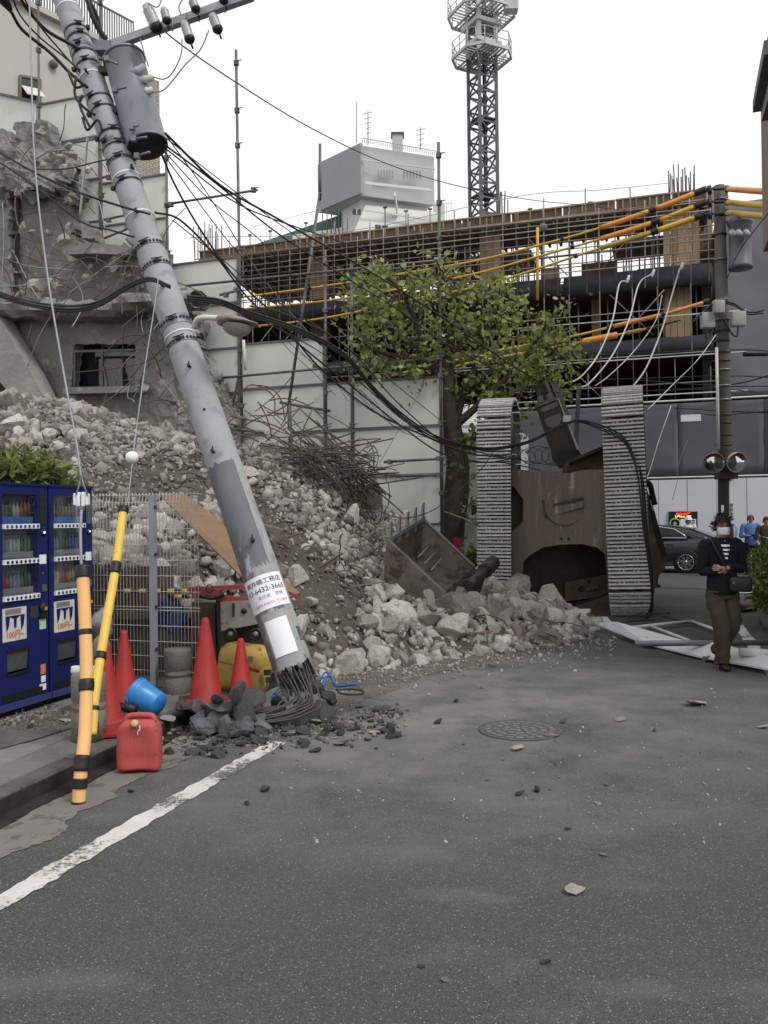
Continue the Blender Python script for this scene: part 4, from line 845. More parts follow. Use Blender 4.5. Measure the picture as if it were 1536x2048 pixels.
# reinforcing bars bent out of the broken edges
def wander(p, L, r, m, par, droop=.5, seed=0, name='rebar', step=.12):
    rr = random.Random(seed); d = Vector((rr.uniform(-1, 1), rr.uniform(-.8, .2), rr.uniform(-1, .6))).normalized(); pts = [Vector(p)]; n = max(3, int(L / step)); w = Vector((rr.uniform(-1, 1), rr.uniform(-1, 1), rr.uniform(-1, 1)))
    for _ in range(n):
        pts.append(pts[-1] + d * step); d = (d + w * .12 + Vector((0, 0, -droop * .12))).normalized()
        if rr.random() < .2: w = Vector((rr.uniform(-1, 1), rr.uniform(-1, 1), rr.uniform(-1, 1)))
    b = MB(); b.tube(pts, r, 4); return b.build(name, m, par)
spots = [(100, 300), (60, 330), (150, 350), (160, 400), (130, 300), (20, 280), (210, 520), (150, 560), (240, 540), (280, 540), (300, 590), (200, 610), (120, 610), (60, 620), (20, 600), (330, 620), (360, 660), (300, 700), (280, 760), (340, 760), (380, 820), (170, 540), (90, 560), (40, 450), (110, 470), (260, 500), (310, 560)]
for k in range(95):
    x, y = random.choice(spots); wander(W(x + random.uniform(-25, 25), y + random.uniform(-20, 20), 15.5), random.uniform(.5, 2.0), random.choice([.008, .010, .013]), random.choice([M['rebar'], M['rebar'], M['rebar_grey'], M['steelw']]), ru, random.uniform(0, 1.2), k)
for k, pts in enumerate((((292, 495), (262, 540), (215, 575), (185, 600)), ((300, 500), (250, 575), (200, 560), (160, 520)), ((318, 520), (270, 600), (215, 610), (195, 640)), ((262, 505), (225, 530), (170, 560), (140, 590)), ((330, 690), (300, 720), (240, 735), (150, 745)), ((5, 405), (8, 470), (2, 590)), ((25, 500), (60, 570), (80, 600)))):
    b = MB(); b.tube(cat([W(x, y, 15.35) for x, y in pts], 6), .012, 5); b.build('rebar', M['rebar'] if k < 5 else M['steelw'], ru)
# lumps clinging to the torn edges
for k in range(60):
    x, y = random.choice(spots); x += random.uniform(-30, 30); y += random.uniform(-18, 18); s = random.uniform(.06, .2)
    o = link('clinging_lump', BIG[k % 16], ru); o.matrix_basis = Matrix.Translation(W(x, y, 15.65)) @ Matrix.Rotation(random.uniform(0, 6), 4, (1, .3, .5)) @ Matrix.Scale(s, 4)

# ============================================================ REBAR TANGLE ON THE HEAP
rt = thing('rebar_tangle', 'tangled nest of rusty reinforcing bars on the heap before the hoarding', 'rebar tangle', P(690, 950, 15))
rr = random.Random(11)
for k in range(125):
    t = rr.random(); x = 600 + 140 * t + rr.gauss(0, 12); y = 905 + 65 * t * t + rr.gauss(0, 20); p = P(x, y, 14.7 + rr.uniform(-.4, .5)); ang = rr.uniform(-.9, .5)
    d = Vector((math.cos(ang), rr.uniform(-.3, .3), math.sin(ang))).normalized(); L = rr.uniform(.5, 1.7); pts = [p - d * L / 2]; cv = Vector((rr.uniform(-.5, .5), rr.uniform(-.2, .2), rr.uniform(-1, .3))) * .32
    for _ in range(10): pts.append(pts[-1] + d * L / 10); d = (d + cv * .45).normalized()
    b = MB(); b.tube(pts, rr.choice([.008, .010, .013]), 4); b.build('rebar', rr.choice([M['rebar'], M['rebar'], M['rebar_grey']]), rt)
for k in range(16):
    p = P(730 + rr.uniform(-12, 25), 960 + rr.uniform(-60, 60), 14.6); a = rr.uniform(0, 6); rad = rr.uniform(.15, .4)
    pts = [p + Vector((math.cos(a + q * .5) * rad * .6, .05 * q - .2, math.sin(a + q * .5) * rad)) for q in range(9)]; b = MB(); b.tube(pts, .011, 4); b.build('rebar', M['rebar'], rt)
for k in range(40): wander(P(rr.uniform(430, 640), rr.uniform(800, 900), 15.3), rr.uniform(.4, 1.6), rr.choice([.009, .012]), M['rebar'], rt, rr.uniform(-.5, .8), 500 + k)
for k, pts in enumerate((((345, 740), (370, 820), (440, 880), (520, 960), (600, 1000)), ((380, 780), (430, 830), (470, 870)), ((410, 800), (410, 860), (395, 930)), ((500, 770), (540, 775), (562, 800), (570, 840)), ((470, 810), (500, 770), (545, 790), (550, 830)))):
    b = MB(); b.tube(cat([P(x, y, 14.6) for x, y in pts], 6), .012, 5); b.build('rebar', M['rebar'], rt)
# fragment of a white tiled wall
tw = thing('tiled_wall_fragment', 'fragment of white tiled wall standing in the rubble under the rebar tangle', 'wall fragment', P(735, 1060, 14.8))
b = MB(); b.prism([P(705, 1085, 14.9), P(765, 1085, 14.9), P(765, 985, 14.9), P(740, 960, 14.9), P(712, 1000, 14.9)], FW * .12); b.build('backing', M['ruin'], tw)
tb = MB(); tb.box((0, 0, 0), (.088, .012, .055)); tme_ = tb.mesh('tile', mat('white_wall_tile', (.42, .42, .40), .5, c2=(.33, .33, .31), scale=5, rnd=.1))
for i in range(6):
    for j in range(9):
        o = link('tile', tme_, tw); o.matrix_basis = Matrix.Translation(P(711 + i * 10.4 + (5 if j % 2 else 0) * 0, 1078 - j * 7, 14.885))

# ============================================================ STREET TREE
tr = thing('street_tree', 'street tree with fresh yellow-green leaves behind the end of the hoarding', 'tree', P(905, 1110, 17.4))
M['bark'] = mat('bark', (.05, .042, .035), .95, c2=(.095, .082, .068), scale=7, bump=1, bscale=18, c3=(.035, .05, .025), s3=9, a3=.25)
def leafmat(name, c, c2):
    m = mat(name, c, .6, spec=.2, tone=True); nt = m.node_tree; b = nt.nodes['Principled BSDF']; src = b.inputs['Base Color'].links[0].from_socket
    t = nt.nodes.new('ShaderNodeBsdfTranslucent'); nt.links.new(src, t.inputs[0]); mxs = nt.nodes.new('ShaderNodeMixShader'); mxs.inputs[0].default_value = .35
    out = nt.nodes['Material Output']; nt.links.new(b.outputs[0], mxs.inputs[1]); nt.links.new(t.outputs[0], mxs.inputs[2]); nt.links.new(mxs.outputs[0], out.inputs[0]); return m
M['leaf'] = leafmat('leaf_fresh', (.25, .305, .125), None); M['leaf2'] = leafmat('leaf_shrub', (.125, .165, .06), None)
DT = 17.3
def limb(pts, r0, r1, name='branch'):
    q = cat(pts, 5); b = MB(); b.tube(q, [r0 + (r1 - r0) * i / (len(q) - 1) for i in range(len(q))], 8); return b.build(name, M['bark'], tr), q
tk, tq = limb([P(897, 1130, DT), P(902, 1060, DT), P(912, 990, DT), (P(915, 930, DT)), P(905, 870, DT), P(893, 800, DT), P(890, 720, DT)], .30, .17, 'trunk')
tips = []
for pts in ([(905, 870), (930, 780), (965, 700), (985, 630), (1000, 590)], [(893, 800), (860, 720), (830, 640), (800, 580), (760, 545)], [(890, 720), (905, 650), (900, 590), (885, 550)], [(912, 850), (990, 780), (1060, 700), (1100, 640)], [(893, 790), (800, 700), (740, 620), (700, 590)], [(890, 740), (780, 710), (720, 690)], [(930, 780), (1020, 720), (1080, 720), (1125, 690)], [(910, 900), (980, 850), (1040, 790), (1080, 760)], [(890, 720), (960, 660), (1040, 600)], [(860, 720), (770, 640), (720, 540)]):
    rr2 = random.uniform(-1.1, 1.1); o, q = limb([P(x, y, DT + rr2 * i * .4) for i, (x, y) in enumerate(pts)], .09, .02); tips.append(q)
clus = []
rr = random.Random(4)
for q in tips:
    for k in range(3, len(q), 2):
        for _ in range(3):
            p = q[k] + Vector((rr.gauss(0, .3), rr.gauss(0, .4), rr.gauss(0, .26))); b = MB(); b.tube([q[k], (q[k] + p) / 2 + Vector((0, 0, .04)), p], [.014, .010, .006], 4); tag(b.build('twig', M['bark'], tr), None); clus.append(p)
crown_px = [(690, 600), (700, 640), (690, 690), (720, 560), (740, 600), (760, 540), (790, 560), (800, 600), (820, 640), (780, 660), (750, 700), (800, 720), (850, 600), (850, 680), (830, 740), (880, 640), (900, 700), (920, 600), (950, 640), (980, 600), (1000, 660), (1030, 640), (1060, 660), (1090, 680), (1110, 700), (1090, 720), (1050, 740), (1000, 750), (960, 720), (940, 770), (880, 760), (1040, 600), (1010, 580), (1080, 640), (1120, 660), (1100, 745), (720, 740), (690, 725), (860, 570), (900, 590), (735, 530), (770, 750), (1000, 700), (870, 720), (800, 680), (760, 620), (1060, 700), (730, 650)]
for x, y in crown_px: clus.append(P(x + rr.uniform(-12, 12), y + rr.uniform(-12, 12), DT + rr.uniform(-1.2, 1.2)))
for x, y in ((915, 930), (935, 960), (945, 1000), (925, 1030), (940, 905), (950, 850), (1130, 780), (920, 880), (955, 1005)): clus.append(P(x, y, DT - .2))
def leaves(name, centres, n, spread, ls, m, par, seed=1, tones=(.6, 1.5), shape=0):
    r_ = np.random.RandomState(seed); vs, fs, tn = [], [], []; o = 0
    for _ in range(n):
        c = centres[r_.randint(len(centres))]; p = np.array(c) + r_.normal(0, 1, 3) * spread * r_.uniform(.5, 1.2); s = ls * r_.uniform(.55, 1.25)
        Rm = rotm(r_.normal(0, .8), r_.normal(0, .8), r_.uniform(-3.1, 3.1))
        pts = np.array([(0, 0, 0), (.5, .28, .06), (.32, .75, .0), (0, 1.05, -.06), (-.32, .75, 0), (-.5, .28, .06)] if shape == 0 else [(0, 0, 0), (.2, .35, .04), (.16, .75, 0), (0, 1.3, -.12), (-.16, .75, 0), (-.2, .35, .04)]) * s
        vs.append(pts @ Rm.T + p); fs.append([o, o + 1, o + 2, o + 3]); fs.append([o, o + 3, o + 4, o + 5]); o += 6; t = r_.uniform(*tones); tn += [t] * 6
    V = np.concatenate(vs); b = MB(); b.v = V.tolist(); b.f = fs; b.mi = [0] * len(fs); b.sm = [False] * len(fs); me = b.mesh(name, m, False); at = me.color_attributes.new('tone', 'FLOAT_COLOR', 'POINT'); t = np.array(tn)
    at.data.foreach_set('color', np.stack([t * 1.03, t, t * .8, np.ones_like(t)], 1).ravel()); return link(name, me, par)
leaves('crown', clus, 5200, np.array((.17, .24, .13)), .108, M['leaf'], tr, 2, (.45, 1.55))['kind'] = 'stuff'
# white house with corrugated eaves behind the tree
wh2 = thing('white_house', 'white rendered house with a white corrugated metal canopy behind the tree trunk', 'house', P(930, 1120, 20))
hw = mat('house_render', (.48, .49, .475), .9, c2=(.41, .42, .405), scale=.8)
b = MB(); b.prism([W(880, 1130, 19.3), W(1018, 1130, 19.3), W(1018, 850, 19.3), W(880, 850, 19.3)], SD * 3); b.build('wall', hw, wh2)
pa, pb_ = W(885, 865, 19.2), W(1000, 868, 19.2); pc, pd = W(893, 805, 20.6), W(1000, 815, 20.6)
for k in range(13):
    b = MB(); t = k / 13; p0, p1 = pa.lerp(pc, t), pb_.lerp(pd, t); b.cyl(p0, p1, .055, n=6); b.build('corrugation', M['white'], wh2)
b = MB(); b.prism([W(943, 1030, 19.28), W(957, 1030, 19.28), W(957, 998, 19.28), W(943, 998, 19.28)], SD * .1); b.build('window', M['glass_d'], wh2)
b = MB(); b.bar(W(940, 1033, 19.2), W(960, 1033, 19.2), .1, .06); b.build('sill', M['white'], wh2)
b = MB(); b.prism([W(1018, 1130, 21), W(1200, 1130, 21), W(1200, 1090, 21), W(1018, 1090, 21)], SD * .2)
rp = thing('red_post_box', 'small red box on a post in front of the white house', 'box', P(916, 1110, 17.0))
b = MB(); b.box(P(916, 1090, 17), (.2, .16, .28)); b.build('body', M['red'], rp); b = MB(); b.cyl(P(916, 1100, 17), P(916, 1140, 17), .03); b.build('post', M['galv'], rp)
sb = thing('small_green_shrub', 'small pale green shrub between the tree and the left crawler track', 'shrub', P(945, 1120, 16.8))
leaves('foliage', [P(945 + random.uniform(-10, 10), 1115 + random.uniform(-14, 20), 16.8) for _ in range(14)], 380, np.array((.12, .12, .12)), .09, M['leaf'], sb, 9, (.8, 1.5))['kind'] = 'stuff'
b = MB(); b.cyl(P(945, 1160, 16.8), P(945, 1110, 16.8), .02); b.build('stem', M['bark'], sb)
# ============================================================ TOPPLED EXCAVATOR
ex = thing('toppled_excavator', 'tracked excavator tipped up on its end, rusty underside and crawler tracks facing the street', 'excavator', G(1130, 1230))
def track(pt, pb, wpx_t, wpx_b, d0, dep, name='crawler_track'):
    """pt/pb: top and bottom centre pixels of the face; the loop runs in the plane of the machine's length (up) and height (depth)"""
    top = P(pt[0], pt[1], d0); bot = P(pb[0], pb[1], d0); up = (top - bot); L = up.length; up.normalize()
    back = SD.copy(); back = (back - up * back.dot(up)).normalized(); side = back.cross(up).normalized()
    if side.x < 0: side = -side
    wd = (wpx_t + wpx_b) / 2 * d0 / FPX; r = dep / 2; st = L - dep
    path = []; tot = 2 * st + 2 * math.pi * r; n = round(tot / .19); pit = tot / n
    for i in range(n):
        u = i * pit
        if u < st: q = (r + u, 0, 0)                        # front face, going up
        elif u < st + math.pi * r: a = (u - st) / r; q = (r + st + math.sin(a) * r, r - math.cos(a) * r, a)
        elif u < 2 * st + math.pi * r: q = (r + st - (u - st - math.pi * r), dep, math.pi)
        else: a = (u - 2 * st - math.pi * r) / r; q = (r - math.sin(a) * r, r + math.cos(a) * r, math.pi + a)
        path.append(q)
    b = MB(); w = wd / 2
    # side frame inside the loop
    fr = []
    for k in range(20):
        a = math.pi * k / 19; fr.append(bot + up * (r + st + math.sin(a) * (r - .1)) + back * (r - math.cos(a) * (r - .1)))
    for k in range(20):
        a = math.pi * k / 19; fr.append(bot + up * (r - math.sin(a) * (r - .1)) + back * (r + math.cos(a) * (r - .1)))
    b.prism([p - side * w * .55 for p in fr], side * w * 1.1); t = b.build(name, M['steel_dark'], ex)
    b = MB(); ring = []
    for u, v_, a in path: ring.append(bot + up * u + back * v_)
    b.tube(ring + [ring[0]], .07, 6); b.build('link_chain', M['steel_dark'], t)
    for k, (u_, v_) in enumerate([(r, r), (r + st, r)]):
        c = bot + up * u_ + back * v_; b = MB(); b.lathe([(.001, -w * .75), (r - .12, -w * .75), (r - .12, w * .75), (.001, w * .75)], c, side, 20); b.build('idler_wheel', M['rust'], t)
    sb_ = MB(); sb_.box((0, 0, 0), (wd, .03, pit * .93)); 
    for z in (-pit * .36, -pit * .02, pit * .32): sb_.prism([(-w, -.012, z - .019), (-w, -.012, z + .019), (-w, -.060, z + .014), (-w, -.060, z - .014)], (wd, 0, 0), 1)
    for x in (-w * .45, -w * .25, w * .25, w * .45):
        sb_.cyl((x, -.01, pit * .14), (x, -.040, pit * .14), .016, n=6, mi=1)
    sme_ = sb_.mesh('track_shoe', [M['shoe'], M['grouser']])
    for k, (u, v_, a) in enumerate(path):
        # outward normal: front face -> -back
        nrm_ = -back * math.cos(a) + up * math.sin(a); tan = up * math.cos(a) + back * math.sin(a)
        m3 = Matrix((side, -nrm_, tan)).transposed(); p = bot + up * u + back * v_ + nrm_ * .075
        o = link('track_shoe', sme_, t); o.matrix_basis = Matrix.Translation(p) @ m3.to_4x4() @ Matrix.Rotation(R(random.uniform(-1.2, 1.2)), 4, 'X')
    return t
track((989, 806), (991, 1222), 68, 68, 15.1, .95)
track((1243, 782), (1262, 1226), 78, 82, 14.35, 1.0)
dF = P(1130, 1080, 14.85).dot(SD)
M['deck_brown'] = mat('oily_brown_deck', (.16, .11, .075), .6, .0, c2=(.07, .055, .042), scale=3, amt=.5, bump=.2)
def PF(x, y, s_): return W(x, y, s_)
outl = [(1022, 938), (1060, 941), (1085, 946), (1140, 946), (1160, 941), (1210, 938), (1216, 1000), (1222, 1222), (1214, 1110), (1196, 1094), (1165, 1087), (1120, 1088), (1085, 1094), (1058, 1110), (1046, 1122), (1043, 1150), (1043, 1225), (1022, 1225), (1022, 1064), (1030, 1060), (1046, 1044), (1047, 1000), (1030, 976), (1022, 970)]
b = MB(); b.prism([PF(x, y, dF) for x, y in outl], FW * .12); cbdy = b.build('undercarriage_plate', M['rust'], ex)
b = MB(); pts = [PF(x, y, dF - .012) for x, y in outl[7:17]]; b.tube(pts, .02, 6); b.build('opening_rim', M['rust'], cbdy)
b = MB(); b.lathe([(.001, .035), (.335, .035), (.345, .02), (.345, -.1), (.001, -.1)], PF(1129, 1012, dF + .0), (-ray(1129, 1012)) , 36, 0, False); 
dsk = b.build('swivel_cover', M['rust'], cbdy)
b = MB(); p, q = PF(1092, 1018, dF - .04), PF(1166, 998, dF - .04)
b.bar(p + Vector((0, .0, .03)), q + Vector((0, 0, .03)), .03, .045); b.build('slot_shadow_bar', M['steel_dark'], dsk)
b = MB(); b.bar(PF(1094, 1029, dF - .045), PF(1166, 1008, dF - .045), .02, .10); b.build('cover_bar', M['rust'], dsk)
b = MB(); b.bar(PF(1085, 1000, dF - .03), PF(1092, 1035, dF - .03), .02, .03); b.build('gap', M['steel_dark'], dsk)
for x in (1122, 1137):
    b = MB(); b.lathe([(.001, 0), (.022, 0), (.022, .02), (.001, .02)], PF(x, 1077, dF - .004), -FW, 10); b.build('bolt_hole', M['black'], cbdy)
# pit behind the opening and the slew deck below it
b = MB(); b.prism([P(1015, 965, 15.9), P(1225, 965, 15.9), P(1228, 1232, 15.9), P(1015, 1232, 15.9)], FW * .3); b.build('slew_deck', M['steel_dark'], ex)
b = MB(); ar = [P(1046 + (1222 - 1046) * t, 1203 + 16 * math.sin(t * math.pi) + (-18 * t), 15.55) for t in [k / 14 for k in range(15)]]
b.tube(ar, .018, 5); b.build('slew_ring', M['black'], ex)
b = MB(); lo = [P(1046 + (1224 - 1046) * t, 1207 + 16 * math.sin(t * math.pi) + (-20 * t), 15.5) for t in [k / 14 for k in range(15)]]; b.prism(lo + [P(1224, 1234, 15.5), P(1140, 1240, 15.5), P(1046, 1230, 15.5)], FW * .1); b.build('lower_deck', M['deck_brown'], ex)
b = MB(); b.prism([P(1130, 1165, 15.75), P(1224, 1148, 15.75), P(1224, 1190, 15.75), P(1130, 1203, 15.75)], FW * .05); b.build('deck_stain_plate', M['deck_brown'], ex)
for x, y, r_, m_ in ((1084, 1173, .045, 'black'), (1161, 1177, .05, 'black'), (1178, 1163, .028, 'black'), (1176, 1178, .04, 'rust'), (1184, 1176, .04, 'rust'), (1192, 1173, .04, 'rust')):
    b = MB(); b.lathe([(.001, 0), (r_, 0), (r_, .03), (r_ * .7, .03), (.001, .012)], P(x, y, 15.7), -FW, 14); b.build('port', M[m_], ex)
b = MB(); b.prism([P(1022, 972, 15.5), P(1050, 995, 15.5), P(1050, 1046, 15.5), P(1022, 1066, 15.5)], FW * .1); b.build('side_recess', M['steel_dark'], ex)
b = MB(); b.prism([P(1022, 1140, 15.2), P(1044, 1150, 15.2), P(1044, 1235, 15.2), P(1022, 1235, 15.2)], FW * .7); b.build('frame_leg', M['rust'], ex)
# upper structure lying behind: counterweight, engine cowl, cab side
b = MB(); b.prism([P(1030, 1232, 16.1), P(1270, 1232, 16.1), P(1270, 950, 16.1), P(1030, 965, 16.1)], Vector((0, 1.3, 0))); b.build('machine_house', M['steel_dark'], ex)
M['cowl'] = mat('cowl_dusty_paint', (.135, .115, .085), .6, .1, c2=(.085, .07, .055), scale=1.8, amt=.5, bump=.3, stretch=(1, 1, .4), c3=(.22, .20, .17), s3=5, a3=.25)
b = MB(); b.prism([P(1280, 985, 15.4), P(1292, 975, 15.4), P(1303, 1000, 15.4), P(1318, 1060, 15.4), P(1334, 1108, 15.4), P(1330, 1138, 15.4), P(1314, 1156, 15.4), P(1308, 1190, 15.4), P(1300, 1205, 15.4), P(1284, 1150, 15.4)], Vector((.12, 1.3, 0))); b.build('side_cowl', M['cowl'], ex)
b = MB(); b.prism([P(1303, 1000, 15.38), P(1320, 1062, 15.38), P(1334, 1108, 15.38), P(1326, 1120, 15.38), P(1308, 1062, 15.38), P(1298, 1010, 15.38)], Vector((0, .03, 0))); b.build('cowl_panel', M['steel_dark'], ex)
b = MB(); b.bar(P(1300, 1000, 15.33), P(1306, 1022, 15.33), .05, .02); b.build('cowl_highlight_strip', M['white_dirty'], ex)
b = MB(); b.tube(cat([P(1290, 960, 15.3), P(1300, 970, 15.2), P(1305, 990, 15.3), P(1310, 1010, 15.3)], 4), .05, 8); b.build('hose', M['black'], ex)
# rusty gear housing above the plate
b = MB(); b.prism([P(1135, 944, 15.3), P(1210, 944, 15.3), P(1210, 895, 15.3), P(1140, 922, 15.3)], FW * .5); b.build('travel_motor_guard', M['rust_o'], ex)
b = MB(); b.bar(P(1130, 926, 15.2), P(1210, 893, 15.2), .2, .05); b.build('guard_lip', M['steel_dark'], ex)
b = MB(); zig = [(1135, 944), (1212, 944), (1212, 972), (1205, 960), (1198, 948), (1190, 966), (1182, 950), (1172, 955), (1162, 948), (1150, 952)]; b.prism([P(x, y, 15.12) for x, y in zig], FW * .03); b.build('grease_run', M['steel_dark'], ex)
# boom / stick standing up behind
boom = MB(); dB = 16.0
pA, pB2 = P(1140, 912, dB), P(1098, 812, dB)
M['boom'] = mat('boom_grey_paint', (.16, .16, .145), .6, .2, c2=(.09, .085, .08), scale=3, amt=.5, bump=.2)
boom.prism([P(1119, 920, dB), P(1156, 905, dB), P(1116, 798, dB), P(1082, 811, dB)], FW * .5); st_ = boom.build('stick', M['steel_dark'], ex)
b = MB(); b.prism([P(1088, 838, dB - .02), P(1121, 826, dB - .02), P(1124, 836, dB - .02), P(1118, 850, dB - .02), P(1104, 856, dB - .02), P(1094, 852, dB - .02)], FW * .03); b.build('cover_plate', M['boom'], st_)
b = MB(); b.prism([P(1080, 812, dB - .03), P(1112, 800, dB - .03), P(1111, 794, dB - .03), P(1079, 805, dB - .03)], FW * .55); b.prism([P(1082, 816, dB - .03), P(1114, 803, dB - .03), P(1116, 812, dB - .03), P(1086, 825, dB - .03)], FW * .1); b.build('end_plate', M['boom'], st_)
for x, y in ((1083, 800), (1100, 795)):
    b = MB(); b.prism([P(x - 4, y + 5, dB - .05), P(x + 5, y + 3, dB - .05), P(x + 2, y - 10, dB - .05), P(x - 5, y - 8, dB - .05)], FW * .2); b.build('lug', M['boom'], st_)
b = MB(); b.prism([P(1112, 798, dB + .1), P(1117, 796, dB + .1), P(1160, 902, dB + .1), P(1155, 905, dB + .1)], FW * .4); b.build('side_flange', M['white_dirty'], st_)
b = MB(); b.prism([P(1072, 770, dB + .5), P(1100, 762, dB + .5), P(1118, 800, dB + .5), P(1090, 808, dB + .5)], FW * .3); b.build('far_arm', M['steel_dark'], st_)
b = MB(); b.bar(P(1106, 765, dB + .4), P(1133, 835, dB + .4), .12, .12); b.bar(P(1090, 762, dB + .35), P(1128, 850, dB + .35), .06, .06); b.build('cylinder_rod', M['boom'], st_)
b = MB(); b.box(P(1133, 838, dB), (.14, .15, .12)); b.build('bracket', M['white_dirty'], st_)
b = MB(); b.prism([P(1112, 905, dB - .1), P(1122, 900, dB - .1), P(1158, 900, dB - .1), P(1162, 912, dB - .1), P(1130, 935, dB - .1), P(1116, 918, dB - .1)], FW * .5); b.build('stick_foot', M['black'], st_)
b = MB(); b.bar(P(1150, 930, 16), P(1158, 770, 17.5), .08, .08); b.build('mast_pipe', M['black'], ex)
# hydraulic hose trailing beside the right track to the ground
b = MB(); b.tube(cat([P(1272, 905, 14.2), P(1284, 960, 14.15), P(1292, 1050, 14.1), P(1302, 1130, 14.1), P(1304, 1200, 14.2), P(1300, 1232, 14.3), P(1286, 1240, 14.4)], 6), .03, 6); b.build('hydraulic_hose', M['black'], ex)

# ============================================================ LOOSE BUCKET
bu = thing('excavator_bucket', 'detached toothed excavator bucket lying open on the rubble beside the machine', 'bucket', P(860, 1215, 12))
dn = 11.7
prof = [(777, 1079), (771, 1110), (770, 1150), (776, 1166), (800, 1180), (830, 1193), (858, 1207), (880, 1212), (894, 1203), (890, 1185)]
near = [P(x, y, dn) for x, y in prof]; V_ = P(846, 1036, 12.9) - near[0]
b = MB(); b.prism(near[:1] + near[1:], V_.normalized() * -.035); b.build('side_plate', M['steel_brown'], bu)
b = MB(); b.prism([p + V_ for p in near], V_.normalized() * .035); b.build('side_plate', M['steel_brown'], bu)
b = MB(); n = len(near); b.add(near + [p + V_ for p in near], [(i, i + 1, n + i + 1, n + i) for i in range(n - 1)]); o = b.build('shell', M['steel_brown'], bu); md = o.modifiers.new('t', 'SOLIDIFY'); md.thickness = .03
b = MB(); b.bar(near[0], near[-1], .05, .03); b.bar(near[0] + V_, near[-1] + V_, .05, .03); b.bar(near[0], near[0] + V_, .08, .05); b.build('wear_edge', M['galv'], bu)
upd = (near[0] - near[2]).normalized()
for k in range(5):
    c = near[0] + V_ * (.03 + .235 * k); ax = V_.normalized(); nn = upd.cross(ax).normalized(); b = MB(); w = .05
    bs = [c - ax * w - nn * .035, c + ax * w - nn * .035, c + ax * w + nn * .035, c - ax * w + nn * .035]; tp = [c + upd * .24 - ax * w * .55 - nn * .008, c + upd * .24 + ax * w * .55 - nn * .008, c + upd * .24 + ax * w * .55 + nn * .008, c + upd * .24 - ax * w * .55 + nn * .008]
    bs = [p - upd * .12 for p in bs]; b.add(bs + tp, [(0, 1, 2, 3), (4, 7, 6, 5), (0, 4, 5, 1), (1, 5, 6, 2), (2, 6, 7, 3), (3, 7, 4, 0)]); b.build('tooth', M['galv'], bu)
for k in range(4):
    c = near[0] + V_ * (.2 + .2 * k); b = MB(); b.bar(c - upd * .1, c - upd * .62 + V_ * .0, .04, .03); b.build('wear_strip', M['steel_dark'], bu)
for t in (.25, .62):
    b = MB(); hh = near[-2] + V_ * t; e = [P(905, 1186, 12) - P(890, 1190, 12), P(925, 1215, 12) - P(890, 1190, 12), P(940, 1160, 12) - P(890, 1190, 12)]
    b.prism([hh - (near[-1] - near[-2]) * .3, near[-1] + V_ * t + (near[-1] - near[-2]) * .2, hh + e[2] * .95 + Vector((0, 0, .06)), hh + e[1] * .8, hh + Vector((0, 0, -.12))], V_.normalized() * .06); b.build('hanger_bracket', M['steel_dark'], bu)
hp = near[-2] + V_ * .12 + (P(935, 1172, 12) - P(893, 1200, 12)) * .85
b = MB(); b.cyl(hp, hp + V_ * .72, .075, n=14); b.build('pivot_pin', M['steel_dark'], bu)
b = MB(); b.cyl(hp + V_ * .55, hp + V_ * .9, .11, n=14); b.build('pivot_boss', M['steel_dark'], bu)
b = MB()
for k in range(3): p = near[0].lerp(near[-1], .42 + .12 * k) + V_ * .15; b.cyl(p, p + V_ * .35 + Vector((0, 0, .05)), .012, n=5)
b.build('caught_rebar', M['galv'], bu)
b = MB(); p = P(1050, 1200, 11.6); b.prism([P(1050, 1222, 11.2), P(1060, 1222, 11.2), P(1112, 1272, 10.9), P(1118, 1280, 10.9), P(1080, 1262, 11)], FW * .01); bs_ = b.build('bent_steel_strip', M['steel_brown']); tag(bs_, 'bent dark steel strip sticking out of the heap toe', 'steel strip')
# ============================================================ LEANING UTILITY POLE
PB, PT = P(604, 1385, 7.25), P(118, -34, 9.35)
PAX = (PT - PB).normalized(); PLEN = (PT - PB).length
PN = (-(ray(500, 900)) - PAX * (-(ray(500, 900))).dot(PAX)).normalized(); PSD = PAX.cross(PN).normalized()   # PN faces the street, PSD to the side
if PSD.x < 0: PSD = -PSD
def prad(t): return .172 + (.122 - .172) * t
def pt_at(py):
    lo, hi = -.05, 1.05
    for _ in range(40):
        m_ = (lo + hi) / 2
        if proj(PB + PAX * PLEN * m_)[1] > py: lo = m_
        else: hi = m_
    return lo
def onpole(t, ang, out=0.0): return PB + PAX * PLEN * t + (PN * math.cos(ang) + PSD * math.sin(ang)) * (prad(t) + out)
up_ = thing('leaning_utility_pole', 'snapped concrete utility pole leaning over the pavement with its transformer and crossarm', 'utility pole', PB)
b = MB(); n = 40; st = 60; vs = []
for i in range(st + 1):
    for j in range(n):
        a = 2 * math.pi * j / n; t = i / st
        if i == 0: t = .004 + .026 * (math.cos(a - .2) * .5 + .5) + .022 * noise.noise(Vector((math.cos(a) * 4, math.sin(a) * 4, 2))) + .012 * noise.noise(Vector((math.cos(a) * 11, math.sin(a) * 11, 5)))
        if i == 0: t = max(-.004, min(t, .047))
        if i == 1: t = .053
        if i == 2: t = max(t, .066)
        vs.append(onpole(t, a))
b.add(vs, [(i * n + j, i * n + (j + 1) % n, (i + 1) * n + (j + 1) % n, (i + 1) * n + j) for i in range(st) for j in range(n)], 0, True); b.add([], [])
b.f.append(list(range(st * n, st * n + n))); b.mi.append(0); b.sm.append(False)
shaft = b.build('shaft', M['conc_pole'], up_); md = shaft.modifiers.new('wall', 'SOLIDIFY'); md.thickness = .02; md.offset = -1
